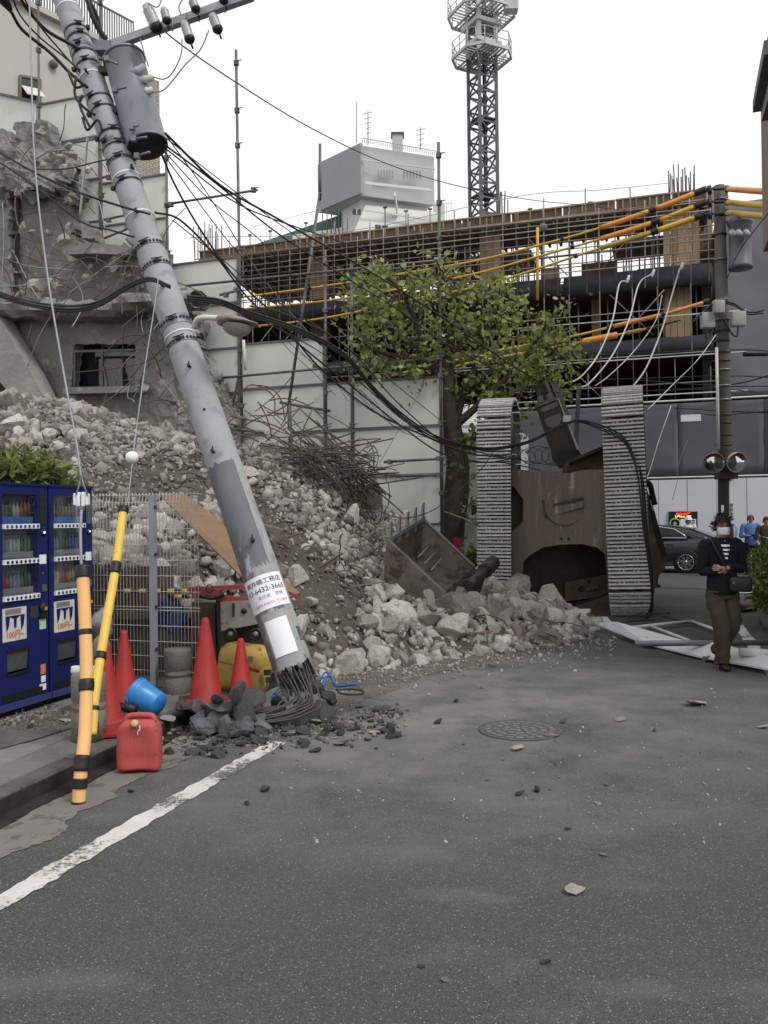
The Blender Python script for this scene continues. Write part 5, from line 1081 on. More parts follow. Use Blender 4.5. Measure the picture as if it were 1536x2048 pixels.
# broken core lumps in the snapped end
for k in range(26):
    a = random.uniform(0, 6.28); t = random.uniform(.0, .05); s = random.uniform(.03, .075); o = link('broken_concrete', BIG[k % 16], up_); o.data = BIG[k % 16]
    p = PB + PAX * PLEN * t + (PN * math.cos(a) + PSD * math.sin(a)) * random.uniform(.03, .12); o.matrix_basis = Matrix.Translation(p) @ Matrix.Rotation(random.uniform(0, 6), 4, (1, .4, .2)) @ Matrix.Scale(s, 4); o.matrix_parent_inverse = Matrix.Translation(-PB)
    o.material_slots[0].link = 'OBJECT'; o.material_slots[0].material = M['conc_dark']
# grey wrapping sleeve (older poster paint) round the lower shaft
M['sleeve'] = mat('sleeve_grey', (.105, .115, .13), .7, c2=(.17, .18, .195), scale=4, amt=.45, bump=.15, c3=(.42, .43, .44), s3=6, a3=.2, stretch=(1, 1, .35))
M['glue'] = mat('pale_glue', (.36, .37, .37), .8, c2=(.22, .23, .235), scale=9, amt=.5)
def wrap(name, t0, t1, a0, a1, out, m, jag=0, par=None, k0=1, na=24, nt=14):
    b = MB(); vs = []
    for i in range(nt + 1):
        for j in range(na + 1):
            t = t0 + (t1 - t0) * i / nt; a = a0 + (a1 - a0) * j / na
            if jag and (i in (0, nt)): t += jag * noise.noise(Vector((j * .5, i, 2)))
            if jag and (j in (0, na)): a += jag * 14 * noise.noise(Vector((i * .7, j, 4)))
            vs.append(onpole(t, a, out))
    b.add(vs, [(i * (na + 1) + j, i * (na + 1) + j + 1, (i + 1) * (na + 1) + j + 1, (i + 1) * (na + 1) + j) for i in range(nt) for j in range(na)], 0, True); o = b.build(name, m, par or up_); return o
tS0, tS1 = pt_at(1280), pt_at(935)
wrap('grey_sleeve', pt_at(1330), tS1, R(-128), R(38), .003, M['sleeve'], .006)
wrap('glue_strip', pt_at(1322), pt_at(960), R(36), R(50), .006, M['glue'], 0)
wrap('glue_patch', pt_at(1212), pt_at(1140), R(-20), R(60), .004, M['glue'], .008)
# notice with the contractor's telephone number
tn0, tn1 = pt_at(1222), pt_at(1158)
sg = wrap('notice', tn0, tn1, R(-88), R(64), .007, M['paper'], 0)
wrap('glue_patch', pt_at(1336), pt_at(1228), R(-44), R(44), .0055, M['glue'], .004)
sh_ = wrap('blank_paper_sheet', pt_at(1313), pt_at(1243), R(-36), R(30), .013, M['paper'])
def text_mesh(body, size, bold=0.0, align='CENTER'):
    c = bpy.data.curves.new('lettering', 'FONT'); c.body = body; c.size = size; c.align_x = align; c.align_y = 'CENTER'; c.resolution_u = 2; c.offset = bold; o = bpy.data.objects.new('lettering', c); col.objects.link(o)
    dg = bpy.context.evaluated_depsgraph_get(); dg.update(); me = bpy.data.meshes.new_from_object(o.evaluated_get(dg)); bpy.data.objects.remove(o); return me
def wraptext(body, size, t, ac, width, m, out=.010, bold=.0, par=None, tilt=0):
    me = text_mesh(body, size, bold); w = max(v.co.x for v in me.vertices) - min(v.co.x for v in me.vertices); k = width / w
    for v in me.vertices:
        x, y = v.co.x * k, v.co.y * min(1.25, k) if True else 0
        v.co = onpole(t + y / PLEN, ac + x / prad(t), out)
    me.materials.append(m); o = link('lettering', me, par); o['kind'] = 'stuff'; return o
sp = tn1 - tn0
wraptext('㈱井嶋工務店', .075, tn0 + sp * .80, R(-2), .325, M['ink'], par=sg)
wraptext('03-6432-3665', .070, tn0 + sp * .57, R(-2), .35, M['ink'], par=sg)
wraptext('責任者　宮嶋', .045, tn0 + sp * .36, R(8), .22, M['ink_mid'], par=sg)
wraptext('ご迷惑をおかけしています', .04, tn0 + sp * .15, R(-1), .33, M['ink_red'], par=sg, bold=.0005)
# bands, buckles, step bolts
def pband(py, w=.028, m='galv', out=.006, buckle=True, holes=False):
    t = pt_at(py); b = MB(); vs = []; n = 28; dt = w / 2 / PLEN
    for tt, oo in ((t - dt, 0), (t - dt, out), (t + dt, out), (t + dt, 0)):
        for j in range(n): vs.append(onpole(tt, 2 * math.pi * j / n, oo))
    b.add(vs, [(i * n + j, i * n + (j + 1) % n, (i + 1) * n + (j + 1) % n, (i + 1) * n + j) for i in range(3) for j in range(n)], 0, False); o = b.build('band', M[m], up_)
    if holes:
        for k in range(-5, 6):
            b = MB(); b.box(onpole(t, k * .22, out + .004), (.018, .012, .02), Matrix((PSD, PN, PAX)).transposed()); b.build('band_hole', M['black'], o)
    if buckle:
        a = random.uniform(-.7, .5); b = MB(); b.bar(onpole(t, a - .2, .018), onpole(t, a + .2, .018), .018, .02, up=PAX); b.cyl(onpole(t + .003, a - .3, .028), onpole(t + .003, a + .36, .028), .006, n=6); b.box(onpole(t, a, .02), (.03, .03, .03)); b.build('buckle', M['black'], o)
        if random.random() < .6:
            a = random.choice([-1.3, 1.3]); b = MB(); b.box(onpole(t, a, .02), (.035, .05, .035)); b.build('bolt_block', M['steel_dark'], o)
for py, m, bk, w in ((22, 'white', 0, .018), (68, 'black', 1, .025), (84, 'black', 1, .03), (104, 'galv', 1, .04), (116, 'black', 1, .03), (138, 'black', 1, .025), (160, 'white', 0, .016), (206, 'black', 1, .022), (228, 'black', 1, .022), (276, 'black', 1, .025), (294, 'galv', 1, .05), (303, 'black', 1, .02), (360, 'white', 0, .018), (374, 'black', 1, .025), (438, 'white', 0, .016), (658, 'galv', 0, .035), (676, 'white', 0, .014)):
    pband(py, w, m, buckle=bool(bk))
for py in (330, 500, 540, 652, 692): pband(py, .045, 'galv', .008, True, True)
for py, a in ((165, -.1), (443, .05), (590, .1), (748, .05), (912, -.25), (1092, .25), (355, .9)):
    t = pt_at(py); b = MB(); p = onpole(t, a, 0); q = p + PN * .07 + Vector((0, 0, -.035)); b.cyl(p, q, .010, n=6); b.cyl(q, q + PAX * .035, .014, n=6); b.cyl(p + PAX * .045 + PN * .02, q, .007, n=5); b.build('step_bolt', M['black'], up_)
b = MB(); t = pt_at(832); b.lathe([(.001, .01), (.012, .01), (.012, 0), (.001, 0)], onpole(t, 0, -.002), PN, 10); b.build('hole_plug', M['black'], up_)
M['rebar_blk'] = mat('rebar_black', (.05, .05, .052), .6, .3, c2=(.10, .095, .09), scale=30)
# reinforcing bars bending out of the snapped end toward the stump
for k in range(9):
    a = -1.1 + k * .29; s0 = onpole(.032, a, -.04); x1 = 655 - k * 10
    x1 = 582 + k * 7; j_ = lambda: random.uniform(-5, 5); pts = [s0, s0 - PAX * .10 + PN * .02, P(x1 + j_(), 1388 + k * 2.2, 7.12 - .02 * k), P(x1 - 24 + j_(), 1406 + k * 2.3 + j_() * .5, 7.05 - .02 * k), P(548 + k * 3 + j_(), 1420 + k * 2.0 + j_(), 6.98 - .02 * k), P(505, 1430 + k * 1.6 + j_(), 6.92 - .02 * k), P(470, 1436 + k + j_(), 6.92 - .02 * k)]
    b = MB(); b.tube(cat(pts, 7), .0075, 6); b.build('rebar', M['rebar_blk'], up_)
# transformer
TA, TBt = P(248, 118, 8.95), P(294, 290, 8.72)
M['trafo'] = mat('transformer_paint', (.20, .21, .245), .42, .1, c2=(.16, .168, .20), scale=3, stretch=(1, 1, .3), c3=(.11, .11, .12), s3=7, a3=.15, spec=.5)
ax = (TBt - TA).normalized(); L = (TBt - TA).length
b = MB(); b.lathe([(.001, -.035), (.13, -.03), (.20, -.01), (.215, .0), (.215, .012), (.205, .02), (.205, L), (.212, L + .0), (.212, L + .02), (.19, L + .02), (.18, L + .005), (.001, L + .005)], TA, ax, 36); tf = b.build('transformer', M['trafo'], up_)
b = MB(); b.lathe([(.001, L + .016), (.200, L + .016), (.200, L + .026), (.001, L + .026)], TA, ax, 30); b.build('base_plate', M['black'], tf)
b = MB(); b.lathe([(.216, .0), (.222, .006), (.222, .022), (.216, .028)], TA, ax, 36); b.build('lid_rim', M['galv'], tf)
for px, py, qx, qy in ((266, 147, 291, 131), (280, 161, 308, 155), (288, 184, 306, 180)):
    b = MB(); p, q = P(px, py, 8.72), P(qx, qy, 8.7); d = (q - p).normalized(); l = (q - p).length; b.lathe([(.001, 0), (.036, 0), (.036, l * .3), (.044, l * .35), (.034, l * .45), (.034, l * .9), (.012, l), (.001, l)], p, d, 12); b.build('bushing', M['white_dirty'], tf)
for px, py, qx, qy in ((228, 180, 253, 174), (262, 255, 278, 250), (266, 278, 294, 274), (272, 312, 300, 304), (212, 118, 235, 128)):
    b = MB(); b.cyl(P(px, py, 8.5), P(qx, qy, 8.45), .012, n=6); b.box(P(px + 2, py, 8.5), (.05, .05, .05)); b.build('hanger_bolt', M['galv'], tf)
for py in (160, 240, 282):
    b = MB(); t = pt_at(py); b.box((onpole(t, 1.2, .05)), (.14, .08, .07)); b.build('bracket', M['steel_dark'], tf)
# crossarm and insulators
cA, cB_ = P(200, 99, 8.95), P(505, -9, 8.3)
b = MB(); b.bar(cA, cB_, .075, .075); ca = b.build('crossarm', M['galv_light'], up_)
M['porc'] = mat('porcelain_grey', (.42, .43, .42), .35, spec=.5, c2=(.34, .35, .34), scale=8)
def insul(px, py, qx, qy, r, d):
    p, q = P(px, py, d), P(qx, qy, d); l = (q - p).length; prof = [(.001, 0), (r * .5, 0)]
    k = 5
    for i in range(k): h = l * (.1 + .15 * i); prof += [(r, h), (r * .8, h + l * .07)]
    prof += [(r * .75, l * .9), (r * .3, l * .93), (r * .12, l), (.001, l)]
    b = MB(); b.lathe(prof, p, (q - p), 16); o = b.build('insulator', M['porc'], ca)
    b = MB(); b.lathe([(.001, -.03), (r * .6, -.03), (r * 1.05, -.0), (r * 1.05, l * .13), (.001, l * .13)], p, (q - p), 14); b.cyl(p - (q - p).normalized() * .09, p, .01, n=6); b.build('insulator_cap', M['black'], o)
for a in ((314, 58, 291, 6, .062, 8.55), (334, 42, 327, 14, .044, 8.5), (380, 80, 367, 40, .050, 8.45), (392, 19, 383, -3, .046, 8.4), (436, 60, 423, 26, .050, 8.35), (448, 2, 440, -20, .044, 8.3)): insul(*a)
for px in (345, 372, 398, 420, 450): b = MB(); y = 99 - (px - 200) * .354; b.cyl(P(px, y - 12, 8.5), P(px, y + 14, 8.5), .009, n=6); b.build('bolt', M['galv'], ca)
b = MB(); b.box(P(208, 96, 8.9), (.16, .12, .1)); b.build('arm_bracket', M['galv'], ca)
# street lamp on the pole
b = MB(); b.tube(cat([P(388, 655, 7.9), P(394, 640, 7.85), P(408, 635, 7.82), P(444, 637, 7.8)], 6), .026, 10); lp = b.build('lamp_arm', M['white_dirty'], up_)
M['lampb'] = mat('lamp_brown', (.24, .215, .195), .5, c2=(.17, .145, .13), scale=8, amt=.4); M['lampg'] = mat('lamp_globe', (.30, .28, .25), .25, c2=(.2, .18, .16), scale=5, spec=.6)
b = MB(); n = 14; vs = []
lc0, lc1 = P(436, 640, 7.8), P(519, 648, 7.75); lax = (lc1 - lc0); lz = Vector((0, 0, 1)); lyv = lax.cross(lz).normalized()
for t, w, h0, h1 in ((0, .05, -.045, .035), (.10, .10, -.06, .05), (.35, .15, -.02, .062), (.7, .13, -.012, .035), (1.0, .05, -.034, -.022)):
    c = lc0 + lax * t
    for j in range(n): a = 2 * math.pi * j / n; vs.append(c + lyv * math.cos(a) * w + lz * ((h1 if math.sin(a) > 0 else -h0) * math.sin(a)))
b.add(vs, [(i * n + j, i * n + (j + 1) % n, (i + 1) * n + (j + 1) % n, (i + 1) * n + j) for i in range(4) for j in range(n)] + [tuple(range(n)), tuple(range(4 * n, 5 * n))], 0, True); b.build('lamp_hood', M['lampb'], lp)
b = MB(); c = lc0 + lax * .45 + Vector((0, 0, -.025)); vs = []
for i in range(7):
    for j in range(16): a = 2 * math.pi * j / 16; ph = math.pi / 2 * i / 6; vs.append(c + lax.normalized() * math.cos(a) * math.cos(ph) * .145 + lyv * math.sin(a) * math.cos(ph) * .1 - lz * math.sin(ph) * .115)
b.add(vs, [(i * 16 + j, i * 16 + (j + 1) % 16, (i + 1) * 16 + (j + 1) % 16, (i + 1) * 16 + j) for i in range(6) for j in range(16)], 0, True); b.build('lamp_globe', M['lampg'], lp)
# small cable clamps on the left of the pole: rack iron
for pts in (((137, 143), (141, 155), (152, 175), (172, 168)), ((152, 152), (150, 190), (168, 215), (190, 230)), ((165, 235), (175, 260), (195, 240), (205, 262)), ((165, 190), (160, 212), (180, 255))):
    b = MB(); b.tube(cat([P(x, y, 8.6) for x, y in pts], 5), .014, 6); b.build('cable_loop', M['black'], up_)

# ------------------------------------------------------------ stump and shards
sp_ = G(432, 1478)
sm1 = thing('broken_pole_stump', 'cracked stump of the snapped concrete pole at the kerb, full of bent bars', 'pole stump', sp_)
V, Fc = rock(61, 3, 12, (1, .75, .85), .16); b = MB(); b.add([Vector(v) * .185 + sp_ + Vector((-.02, .16, .10)) for v in V], Fc); b.build('cracked_block', M['conc_dark'], sm1)
for k, (dx, dy, dz, r_, sd_, fl) in enumerate(((-.10, .04, .07, .12, 62, (1, .6, .8)), (.07, .02, .09, .11, 63, (.8, .6, 1)), (.19, .06, .06, .12, 64, (1, .7, .6)), (-.17, .15, .10, .10, 65, (.7, .7, 1)), (.0, .14, .22, .12, 66, (1.1, .8, .5)), (.14, .18, .20, .11, 67, (1, .8, .6)), (.28, .12, .10, .10, 68, (1, .8, .8)), (.36, .1, .05, .09, 69, (1, .8, .6)))):
    V, Fc = rock(sd_, 3, 13, fl, .12); b = MB(); b.add([Vector(v) * r_ + sp_ + Vector((dx, dy, dz)) for v in V], Fc); b.build('wall_segment', M['conc_dark'], sm1)
DK = []
for i in range(12):
    V, Fc = rock(700 + i, 2, 9, (1.2, .8, .42) if i % 3 else (1, .8, .7), .08); b = MB(); b.add(V, Fc); DK.append(b.mesh('concrete_shard', M['conc_dark']))
PL = []
for i in range(6):
    V, Fc = rock(800 + i, 2, 10, (1.3, .8, .25), .06); b = MB(); b.add(V, Fc); PL.append(b.mesh('pale_shard', M['conc_pale']))
def shard(px, py, s, k, label, group=None, z=0, flat=1.0, pale=False, name='concrete_shard'):
    me = (PL if pale else DK)[k % (6 if pale else 12)]; o = link(name, me); p = G(px, py, z); o.location = p + Vector((0, 0, s * .30 * flat)); o.scale = (s, s * random.uniform(.7, 1), s * flat); o.rotation_euler = (random.uniform(-.3, .3), random.uniform(-.3, .3), random.uniform(0, 6)); return tag(o, label, 'concrete shard', group)
for (x, y, s, z, l) in ((395, 1430, .13, .12, 'tall dark slab leaning on the left side of the pole stump'), (435, 1412, .13, .24, 'dark block lying on top of the pole stump'), (475, 1392, .085, .32, 'pale topped lump perched highest on the pole stump'), (505, 1410, .12, .22, 'dark angular block between the stump and the bent bars'), (495, 1440, .12, .12, 'cracked block at the right side of the pole stump'), (545, 1432, .10, .08, 'dark shard under the bent bars halfway to the pole'), (652, 1398, .10, .08, 'dark block against the right side of the snapped pole end'), (640, 1425, .11, .02, 'thick dark slab at the foot of the snapped pole end'), (360, 1425, .1, .14, 'narrow dark slab resting on the kerb left of the stump'), (580, 1445, .1, .0, 'flat dark slab in front of the bent bars'), (600, 1418, .11, .03, 'dark lump directly below the hollow pole end'), (665, 1412, .10, .0, 'upright dark lump right of the pole end'), (618, 1438, .10, .0, 'dark slab under the lowest bent bar'), (560, 1418, .09, .04, 'dark lump behind the bent bars'), (520, 1452, .10, .0, 'dark slab between the stump and the edge line'), (655, 1440, .08, .0, 'dark shard right of the lowest bent bar'), (640, 1385, .08, .12, 'dark lump stuck to the right of the pole end'), (530, 1430, .09, .05, 'dark slab lying across the bent bars'), (555, 1452, .085, .0, 'dark slab below the bent bars at their left end'), (605, 1452, .075, .0, 'dark slab before the middle of the bent bars')):
    shard(x, y, s, random.randrange(12), l, None, z, 1.4)
shard(628, 1412, .085, 1, 'pale triangular shard leaning among the bent bars', None, .08, 1, True)
for k in range(215):
    t = random.random(); x = 335 + 450 * t + random.gauss(0, 18); y = 1482 - 42 * t + random.gauss(0, 16 + 8 * (1 - t)); s = abs(random.gauss(.028, .018)) + .012
    if x < 320 or y > 1515: continue
    pale = random.random() < .12; side = 'left of the stump' if x < 400 else 'in front of the stump' if x < 500 else 'in front of the bent bars' if x < 620 else 'right of the snapped pole end'
    nm_ = min((((345, 1470), 'the kerb left of the stump'), ((390, 1495), 'the front left of the pole stump'), ((440, 1490), 'the front of the pole stump'), ((500, 1480), 'the gap between stump and bent bars'), ((540, 1495), 'the upper end of the white edge line'), ((590, 1460), 'the bent bars'), ((640, 1460), 'the right end of the bent bars'), ((690, 1430), 'the black cable loop'), ((740, 1450), 'the dusty road right of the pole'), ((790, 1430), 'the far right of the scatter')), key=lambda q: (q[0][0] - x) ** 2 + (q[0][1] - y) ** 2)[1]
    sz_ = 'big' if s > .055 else 'middling' if s > .035 else 'small' if s > .022 else 'tiny'
    shard(x, y, s, random.randrange(12), sz_ + (' pale' if pale else ' dark') + ' concrete shard on the asphalt by ' + nm_, 'concrete shards by ' + nm_, 0, 1, pale)
rsx = np.random.RandomState(8); nfx = 900; tx = rsx.rand(nfx); fxp = 330 + 460 * tx + rsx.normal(0, 25, nfx); fyp = 1478 - 40 * tx + rsx.normal(0, 20, nfx)
gp = [G(max(322, x), min(y, 1530)) for x, y in zip(fxp, fyp)]; ro = pool(range(nfx), np.array([p.x for p in gp]), np.array([p.y for p in gp]), np.array([p.z for p in gp]), np.abs(rsx.normal(.010, .007, nfx)) + .004, 'concrete_grit', M['conc_stuff'], TET, 3, .3, (.18, .7)); ro['kind'] = 'stuff'
# grit dusted along heap toe and on the pavement
gx_ = rsx.uniform(600, 1240, 900); gy_ = 1345 - (gx_ - 600) * .115 + np.abs(rsx.normal(0, 22, 900)) ; gp = [G(x, y) for x, y in zip(gx_, gy_)]
ro = pool(range(900), np.array([p.x for p in gp]), np.array([p.y for p in gp]), np.array([p.z for p in gp]), np.abs(rsx.normal(.012, .009, 900)) + .004, 'toe_grit', M['conc_stuff'], TET, 4, .3, (.4, 1.1)); ro['kind'] = 'stuff'
gx_ = rsx.uniform(560, 1500, 420); gy_ = rsx.uniform(1370, 1700, 420); gp = [G(x, y) for x, y in zip(gx_, gy_)]
ro = pool(range(420), np.array([p.x for p in gp]), np.array([p.y for p in gp]), np.array([p.z for p in gp]), np.abs(rsx.normal(.004, .004, 420)) + .0025, 'road_grit', M['conc_stuff'], TET, 14, .3, (.3, 1.1)); ro['kind'] = 'stuff'
gx_ = rsx.normal(70, 60, 260); gy_ = 1446 - gx_ * .10 + rsx.normal(0, 11, 260); gp = [G(x, y, .12) for x, y in zip(gx_, gy_)]
ro = pool(range(260), np.array([p.x for p in gp]), np.array([p.y for p in gp]), np.array([p.z for p in gp]), np.abs(rsx.normal(.008, .008, 260)) + .004, 'pavement_debris', M['conc_stuff'], TET, 5, .2, (.18, .7)); ro['kind'] = 'stuff'
# the stones lying alone on the road
for (x, y, s, pale, l) in ((1150, 1783, .062, 1, 'long grey shard, largest of the pieces lying alone on the open road'), (889, 1961, .022, 1, 'small pale pebble lowest on the road'), (1208, 1711, .026, 1, 'flat white chip on the middle of the road'), (1103, 1474, .062, 1, 'pale chip lying at the near edge of the manhole cover'), (1034, 1499, .08, 1, 'flat grey slab just below the manhole cover'), (1042, 1590, .045, 0, 'dark lump beside a smaller one in the middle of the road'), (1073, 1583, .036, 0, 'smaller dark lump right of another in the middle of the road'), (530, 1582, .05, 0, 'single dark stone right of the white edge line'), (1240, 1441, .07, 1, 'pale wedge shard right of the manhole cover'), (1127, 1446, .05, 0, 'dark chip at the far right rim of the manhole cover'), (1396, 1411, .12, 1, 'thin flat grey slab lying before the walking person'), (1137, 1660, .026, 0, 'tiny dark stone in the middle of the road'), (1093, 1927, .024, 0, 'dark crumb near the bottom of the road'), (495, 1610, .025, 0, 'dark crumb right of the edge line near the yellow guard'), (262, 1585, .03, 0, 'dark clod on the worn apron right of the orange guard'), (1308, 1463, .03, 0, 'small grey stone on the right half of the road'), (1525, 1456, .06, 1, 'pale shard at the right edge of the road'), (436, 1515, .06, 0, 'dark stone on the edge line near the pole stump'), (842, 1935, .018, 0, 'black crumb left of the lowest pebble'), (773, 1420, .06, 0, 'dark shard right of the snapped pole on the dusty road'), (876, 1447, .05, 0, 'dark chip left of the manhole cover'), (912, 1404, .05, 0, 'dark clod on the dusty road above the manhole'), (1005, 1520, .03, 1, 'pale chip below the flat grey slab')):
    shard(x, y, s, random.randrange(12), l, None, 0, .8 if pale else 1.2, bool(pale))
for (x, y, s, l) in ((30, 1440, .06, 'pale flat flake on the pavement below the first vending machine'), (135, 1442, .06, 'pale flake on the pavement right of the dirt patch'), (60, 1455, .05, 'dark flat flake on the pavement below the vending machines'), (98, 1415, .045, 'grey crumb at the joint of the vending machines'), (338, 1440, .07, 'pale flake by the blue bucket')):
    shard(x, y, s, random.randrange(12), l, None, .12, .6, 'pale' in l)

# ============================================================ VENDING MACHINES
VC = -5.12
def glassmat():
    m = bpy.data.materials.new('window_glass'); m.use_nodes = True; nt = m.node_tree; nt.nodes.clear(); o = nt.nodes.new('ShaderNodeOutputMaterial'); x = nt.nodes.new('ShaderNodeMixShader'); t = nt.nodes.new('ShaderNodeBsdfTransparent'); g_ = nt.nodes.new('ShaderNodeBsdfGlossy'); f = nt.nodes.new('ShaderNodeFresnel')
    x.inputs[0].default_value = .10; t.inputs[0].default_value = (.92, .94, .95, 1); g_.inputs['Roughness'].default_value = .03; nt.links.new(t.outputs[0], x.inputs[1]); nt.links.new(g_.outputs[0], x.inputs[2]); nt.links.new(x.outputs[0], o.inputs[0]); return m
M['pane'] = glassmat(); M['case'] = mat('case_inside', (.26, .27, .29), .6, c2=(.17, .18, .19), scale=2); M['button'] = mat('button_white', (.72, .73, .78), .4)
def vbox(s0, s1, z0, z1, o0, o1):
    b = MB(); b.prism([SC(s0, VC + o0, z0), SC(s1, VC + o0, z0), SC(s1, VC + o0, z1), SC(s0, VC + o0, z1)], CD * (o1 - o0)); return b
def vending(s0, label, seed):
    rr = random.Random(seed); s1 = s0 + .6; zb, zt = .17, 2.03
    t = thing('vending_machine', label, 'vending machine', SC((s0 + s1) / 2, VC - .3, .11))
    wl, wr = s0 + .065, s0 + .475; wt, wb = 1.955, 1.07
    vbox(s0, s1, zb, zt, -.60, -.12).build('cabinet', M['blue_v'], t)
    b = vbox(s0, wl, zb + .0, zt, -.12, 0); 
    for q in ((wr, s1, zb, zt), (wl, wr, wt, zt), (wl, wr, .66, wb), (wl, wr, zb, .46)): b2 = vbox(q[0], q[1], q[2], q[3], -.12, 0); b.add(b2.v, b2.f)
    b2 = vbox(wl, wl + .04, .46, .66, -.12, 0); b.add(b2.v, b2.f); b2 = vbox(wl + .30, wr, .46, .66, -.12, 0); b.add(b2.v, b2.f)
    dr = b.build('door', M['blue_v'], t)
    vbox(s0 - .006, s1 + .006, zt, zt + .02, -.61, .012).build('top_trim', M['blue_v'], t)
    vbox(s0 + .01, s1 - .01, .115, .17, -.5, -.05).build('plinth', M['black'], t)
    vbox(s0, s1, .175, .225, 0, .03).build('kick_trim', M['blue_v2'], t)
    vbox(s0 + .05, s1 - .08, .24, .30, 0, .004).build('vent_grille', M['black'], t)
    vbox(wl, wr, wb, wt, -.118, -.11).build('display_back', M['case'], t)
    cols_ = [(.28, .02, .02), (.03, .10, .24), (.34, .34, .33), (.08, .12, .05), (.05, .04, .035), (.22, .12, .05), (.14, .2, .26), (.30, .06, .035), (.05, .09, .07), (.25, .2, .13)]
    rows = [(1.715, 1.955), (1.42, 1.672), (1.118, 1.375)]
    for r_, (z0, z1) in enumerate(rows):
        vbox(wl, wr, z0 - .012, z0 - .004, -.11, -.02).build('display_shelf', M['case'], t)
        cset = rr.sample(range(10), 5) if r_ == 0 else rr.sample(range(10), 3)
        for k in range(9):
            c = cols_[cset[k * len(cset) // 9]]; key = 'drink%d' % cset[k * len(cset) // 9]
            if key not in M: M[key] = mat('drink_label', c, .35, spec=.5, c2=tuple(min(1, x * .5 + .06) for x in c), scale=30, amt=.35)
            h = (z1 - z0) * rr.choice([.62, .72, .72, .86]); p = SC(wl + .03 + k * (wr - wl - .06) / 8, VC - .07, z0); b = MB()
            if h > .16: b.lathe([(.0005, 0), (.019, 0), (.020, h * .6), (.018, h * .7), (.008, h * .9), (.008, h), (.0005, h)], p, n=10)
            else: b.lathe([(.0005, 0), (.018, .003), (.021, .01), (.021, h * .92), (.017, h), (.0005, h)], p, n=10)
            b.build('bottle' if h > .16 else 'can', M[key], t)
        vbox(wl + .01, wr - .01, z0, z0 + .05, -.045, -.040).build('price_strip', M['case'] if r_ else M['drink_blue'], t)
        zc = z0 - .03; vbox(wl - .004, wr + .004, zc - .021, zc + .019, -.0, .022).build('button_strip', M['button'], t)
        for k in range(8):
            b = MB(); b.lathe([(.001, 0), (.0135, 0), (.0135, .004), (.010, .006), (.001, .006)], SC(wl + .032 + k * (wr - wl - .052) / 7, VC + .022, zc - .002), CD, 12); b.build('button', M['black'] if r_ == 1 and k < 6 else M['blue_v2'], t)
    vbox(wl, wr, wb, wt, -.010, -.006).build('window', M['pane'], t)
    vbox(wr + .03, s1 - .015, 1.70, 1.955, 0, .006).build('instruction_panel', M['glass_d'], t)
    b = MB(); b.lathe([(.001, 0), (.03, 0), (.03, .01), (.001, .012)], SC(wr + .07, VC, 1.625), CD, 14); b.build('coin_slot', M['black'], t)
    b = MB(); b.lathe([(.001, 0), (.008, 0), (.008, .006), (.001, .006)], SC(wr + .072, VC + .012, 1.628), CD, 8); b.build('indicator_light', M['green_led'], t)
    vbox(wr + .02, s1 - .02, 1.355, 1.435, 0, .003).build('notice', M['paper'], t)
    b = vbox(wr + .045, wr + .095, 1.115, 1.175, 0, .015); b.build('return_lever', M['galv'], t)
    b = MB(); b.lathe([(.001, 0), (.045, 0), (.05, .02), (.03, .035), (.001, .035)], SC(wr + .055, VC, .975), CD, 16); b.build('coin_return', M['black'], t)
    vbox(wr + .02, wr + .09, .88, .97, 0, .02).build('coin_return', M['black'], t)
    vbox(wr + .04, wr + .07, .955, .985, .036, .04).build('orange_mark', M['lampb2'], t)
    vbox(wr - .09, wr - .005, .90, 1.0, 0, .003).build('card_reader', M['asph_box'], t)
    vbox(wr + .015, wr + .095, .79, .875, 0, .003).build('green_sticker', M['green_st'], t)
    vbox(wr + .025, wr + .085, .40, .485, 0, .003).build('orange_sticker', M['lampb2'], t); vbox(wr + .03, wr + .085, .33, .385, 0, .003).build('white_sticker', M['paper'], t); vbox(wr + .01, wr + .09, .26, .315, 0, .003).build('white_sticker', M['paper'], t)
    po = vbox(wl - .01, wl + .265, .735, 1.01, 0, .003).build('price_poster', M['poster'], t)
    # price poster: dark striped backs and the words
    q = lambda s_, z: SC(s_, VC + .004, z); sx = wl + .0; b = MB()
    for a0 in (.02, .19): b.prism([q(sx + a0, .945), q(sx + a0 + .055, .945), q(sx + a0 + .04, .86), q(sx + a0 + .012, .81)], CD * .001)
    b.prism([q(sx + .06, .945), q(sx + .2, .945), q(sx + .16, .92), q(sx + .1, .92)], CD * .001); b.prism([q(sx + .115, .92), q(sx + .15, .92), q(sx + .145, .85), q(sx + .132, .835), q(sx + .118, .85)], CD * .001); b.build('print', M['blue_v'], po)
    b = vbox(sx + .02, sx + .2, .955, 1.0, .004, .005); b.build('print', M['lampb'], po)
    me = text_mesh('100円~', .072, .002); 
    for v in me.vertices: v.co = SC(sx + .128 + v.co.x * .92, VC + .006, .785 + v.co.y)
    me.materials.append(M['lampb2']); o = link('lettering', me, po); o['kind'] = 'stuff'
    vbox(wl + .04, wl + .30, .46, .66, -.1, -.09).build('pickup_back', M['black'], t)
    b = MB(); b.prism([SC(wl + .045, VC - .03, .48), SC(wl + .295, VC - .03, .48), SC(wl + .295, VC - .008, .65), SC(wl + .045, VC - .008, .65)], CD * .004); b.build('pickup_flap', M['flap'], t)
    vbox(wl + .03, wl + .31, .645, .665, 0, .01).build('pickup_frame', M['black'], t); vbox(wl + .03, wl + .31, .45, .468, 0, .01).build('pickup_frame', M['black'], t)
    b = MB(); b.lathe([(.001, 0), (.009, 0), (.009, .01), (.001, .01)], SC(wr + .06, VC, 1.27), CD, 8); b.build('lock', M['galv'], t)
    return t
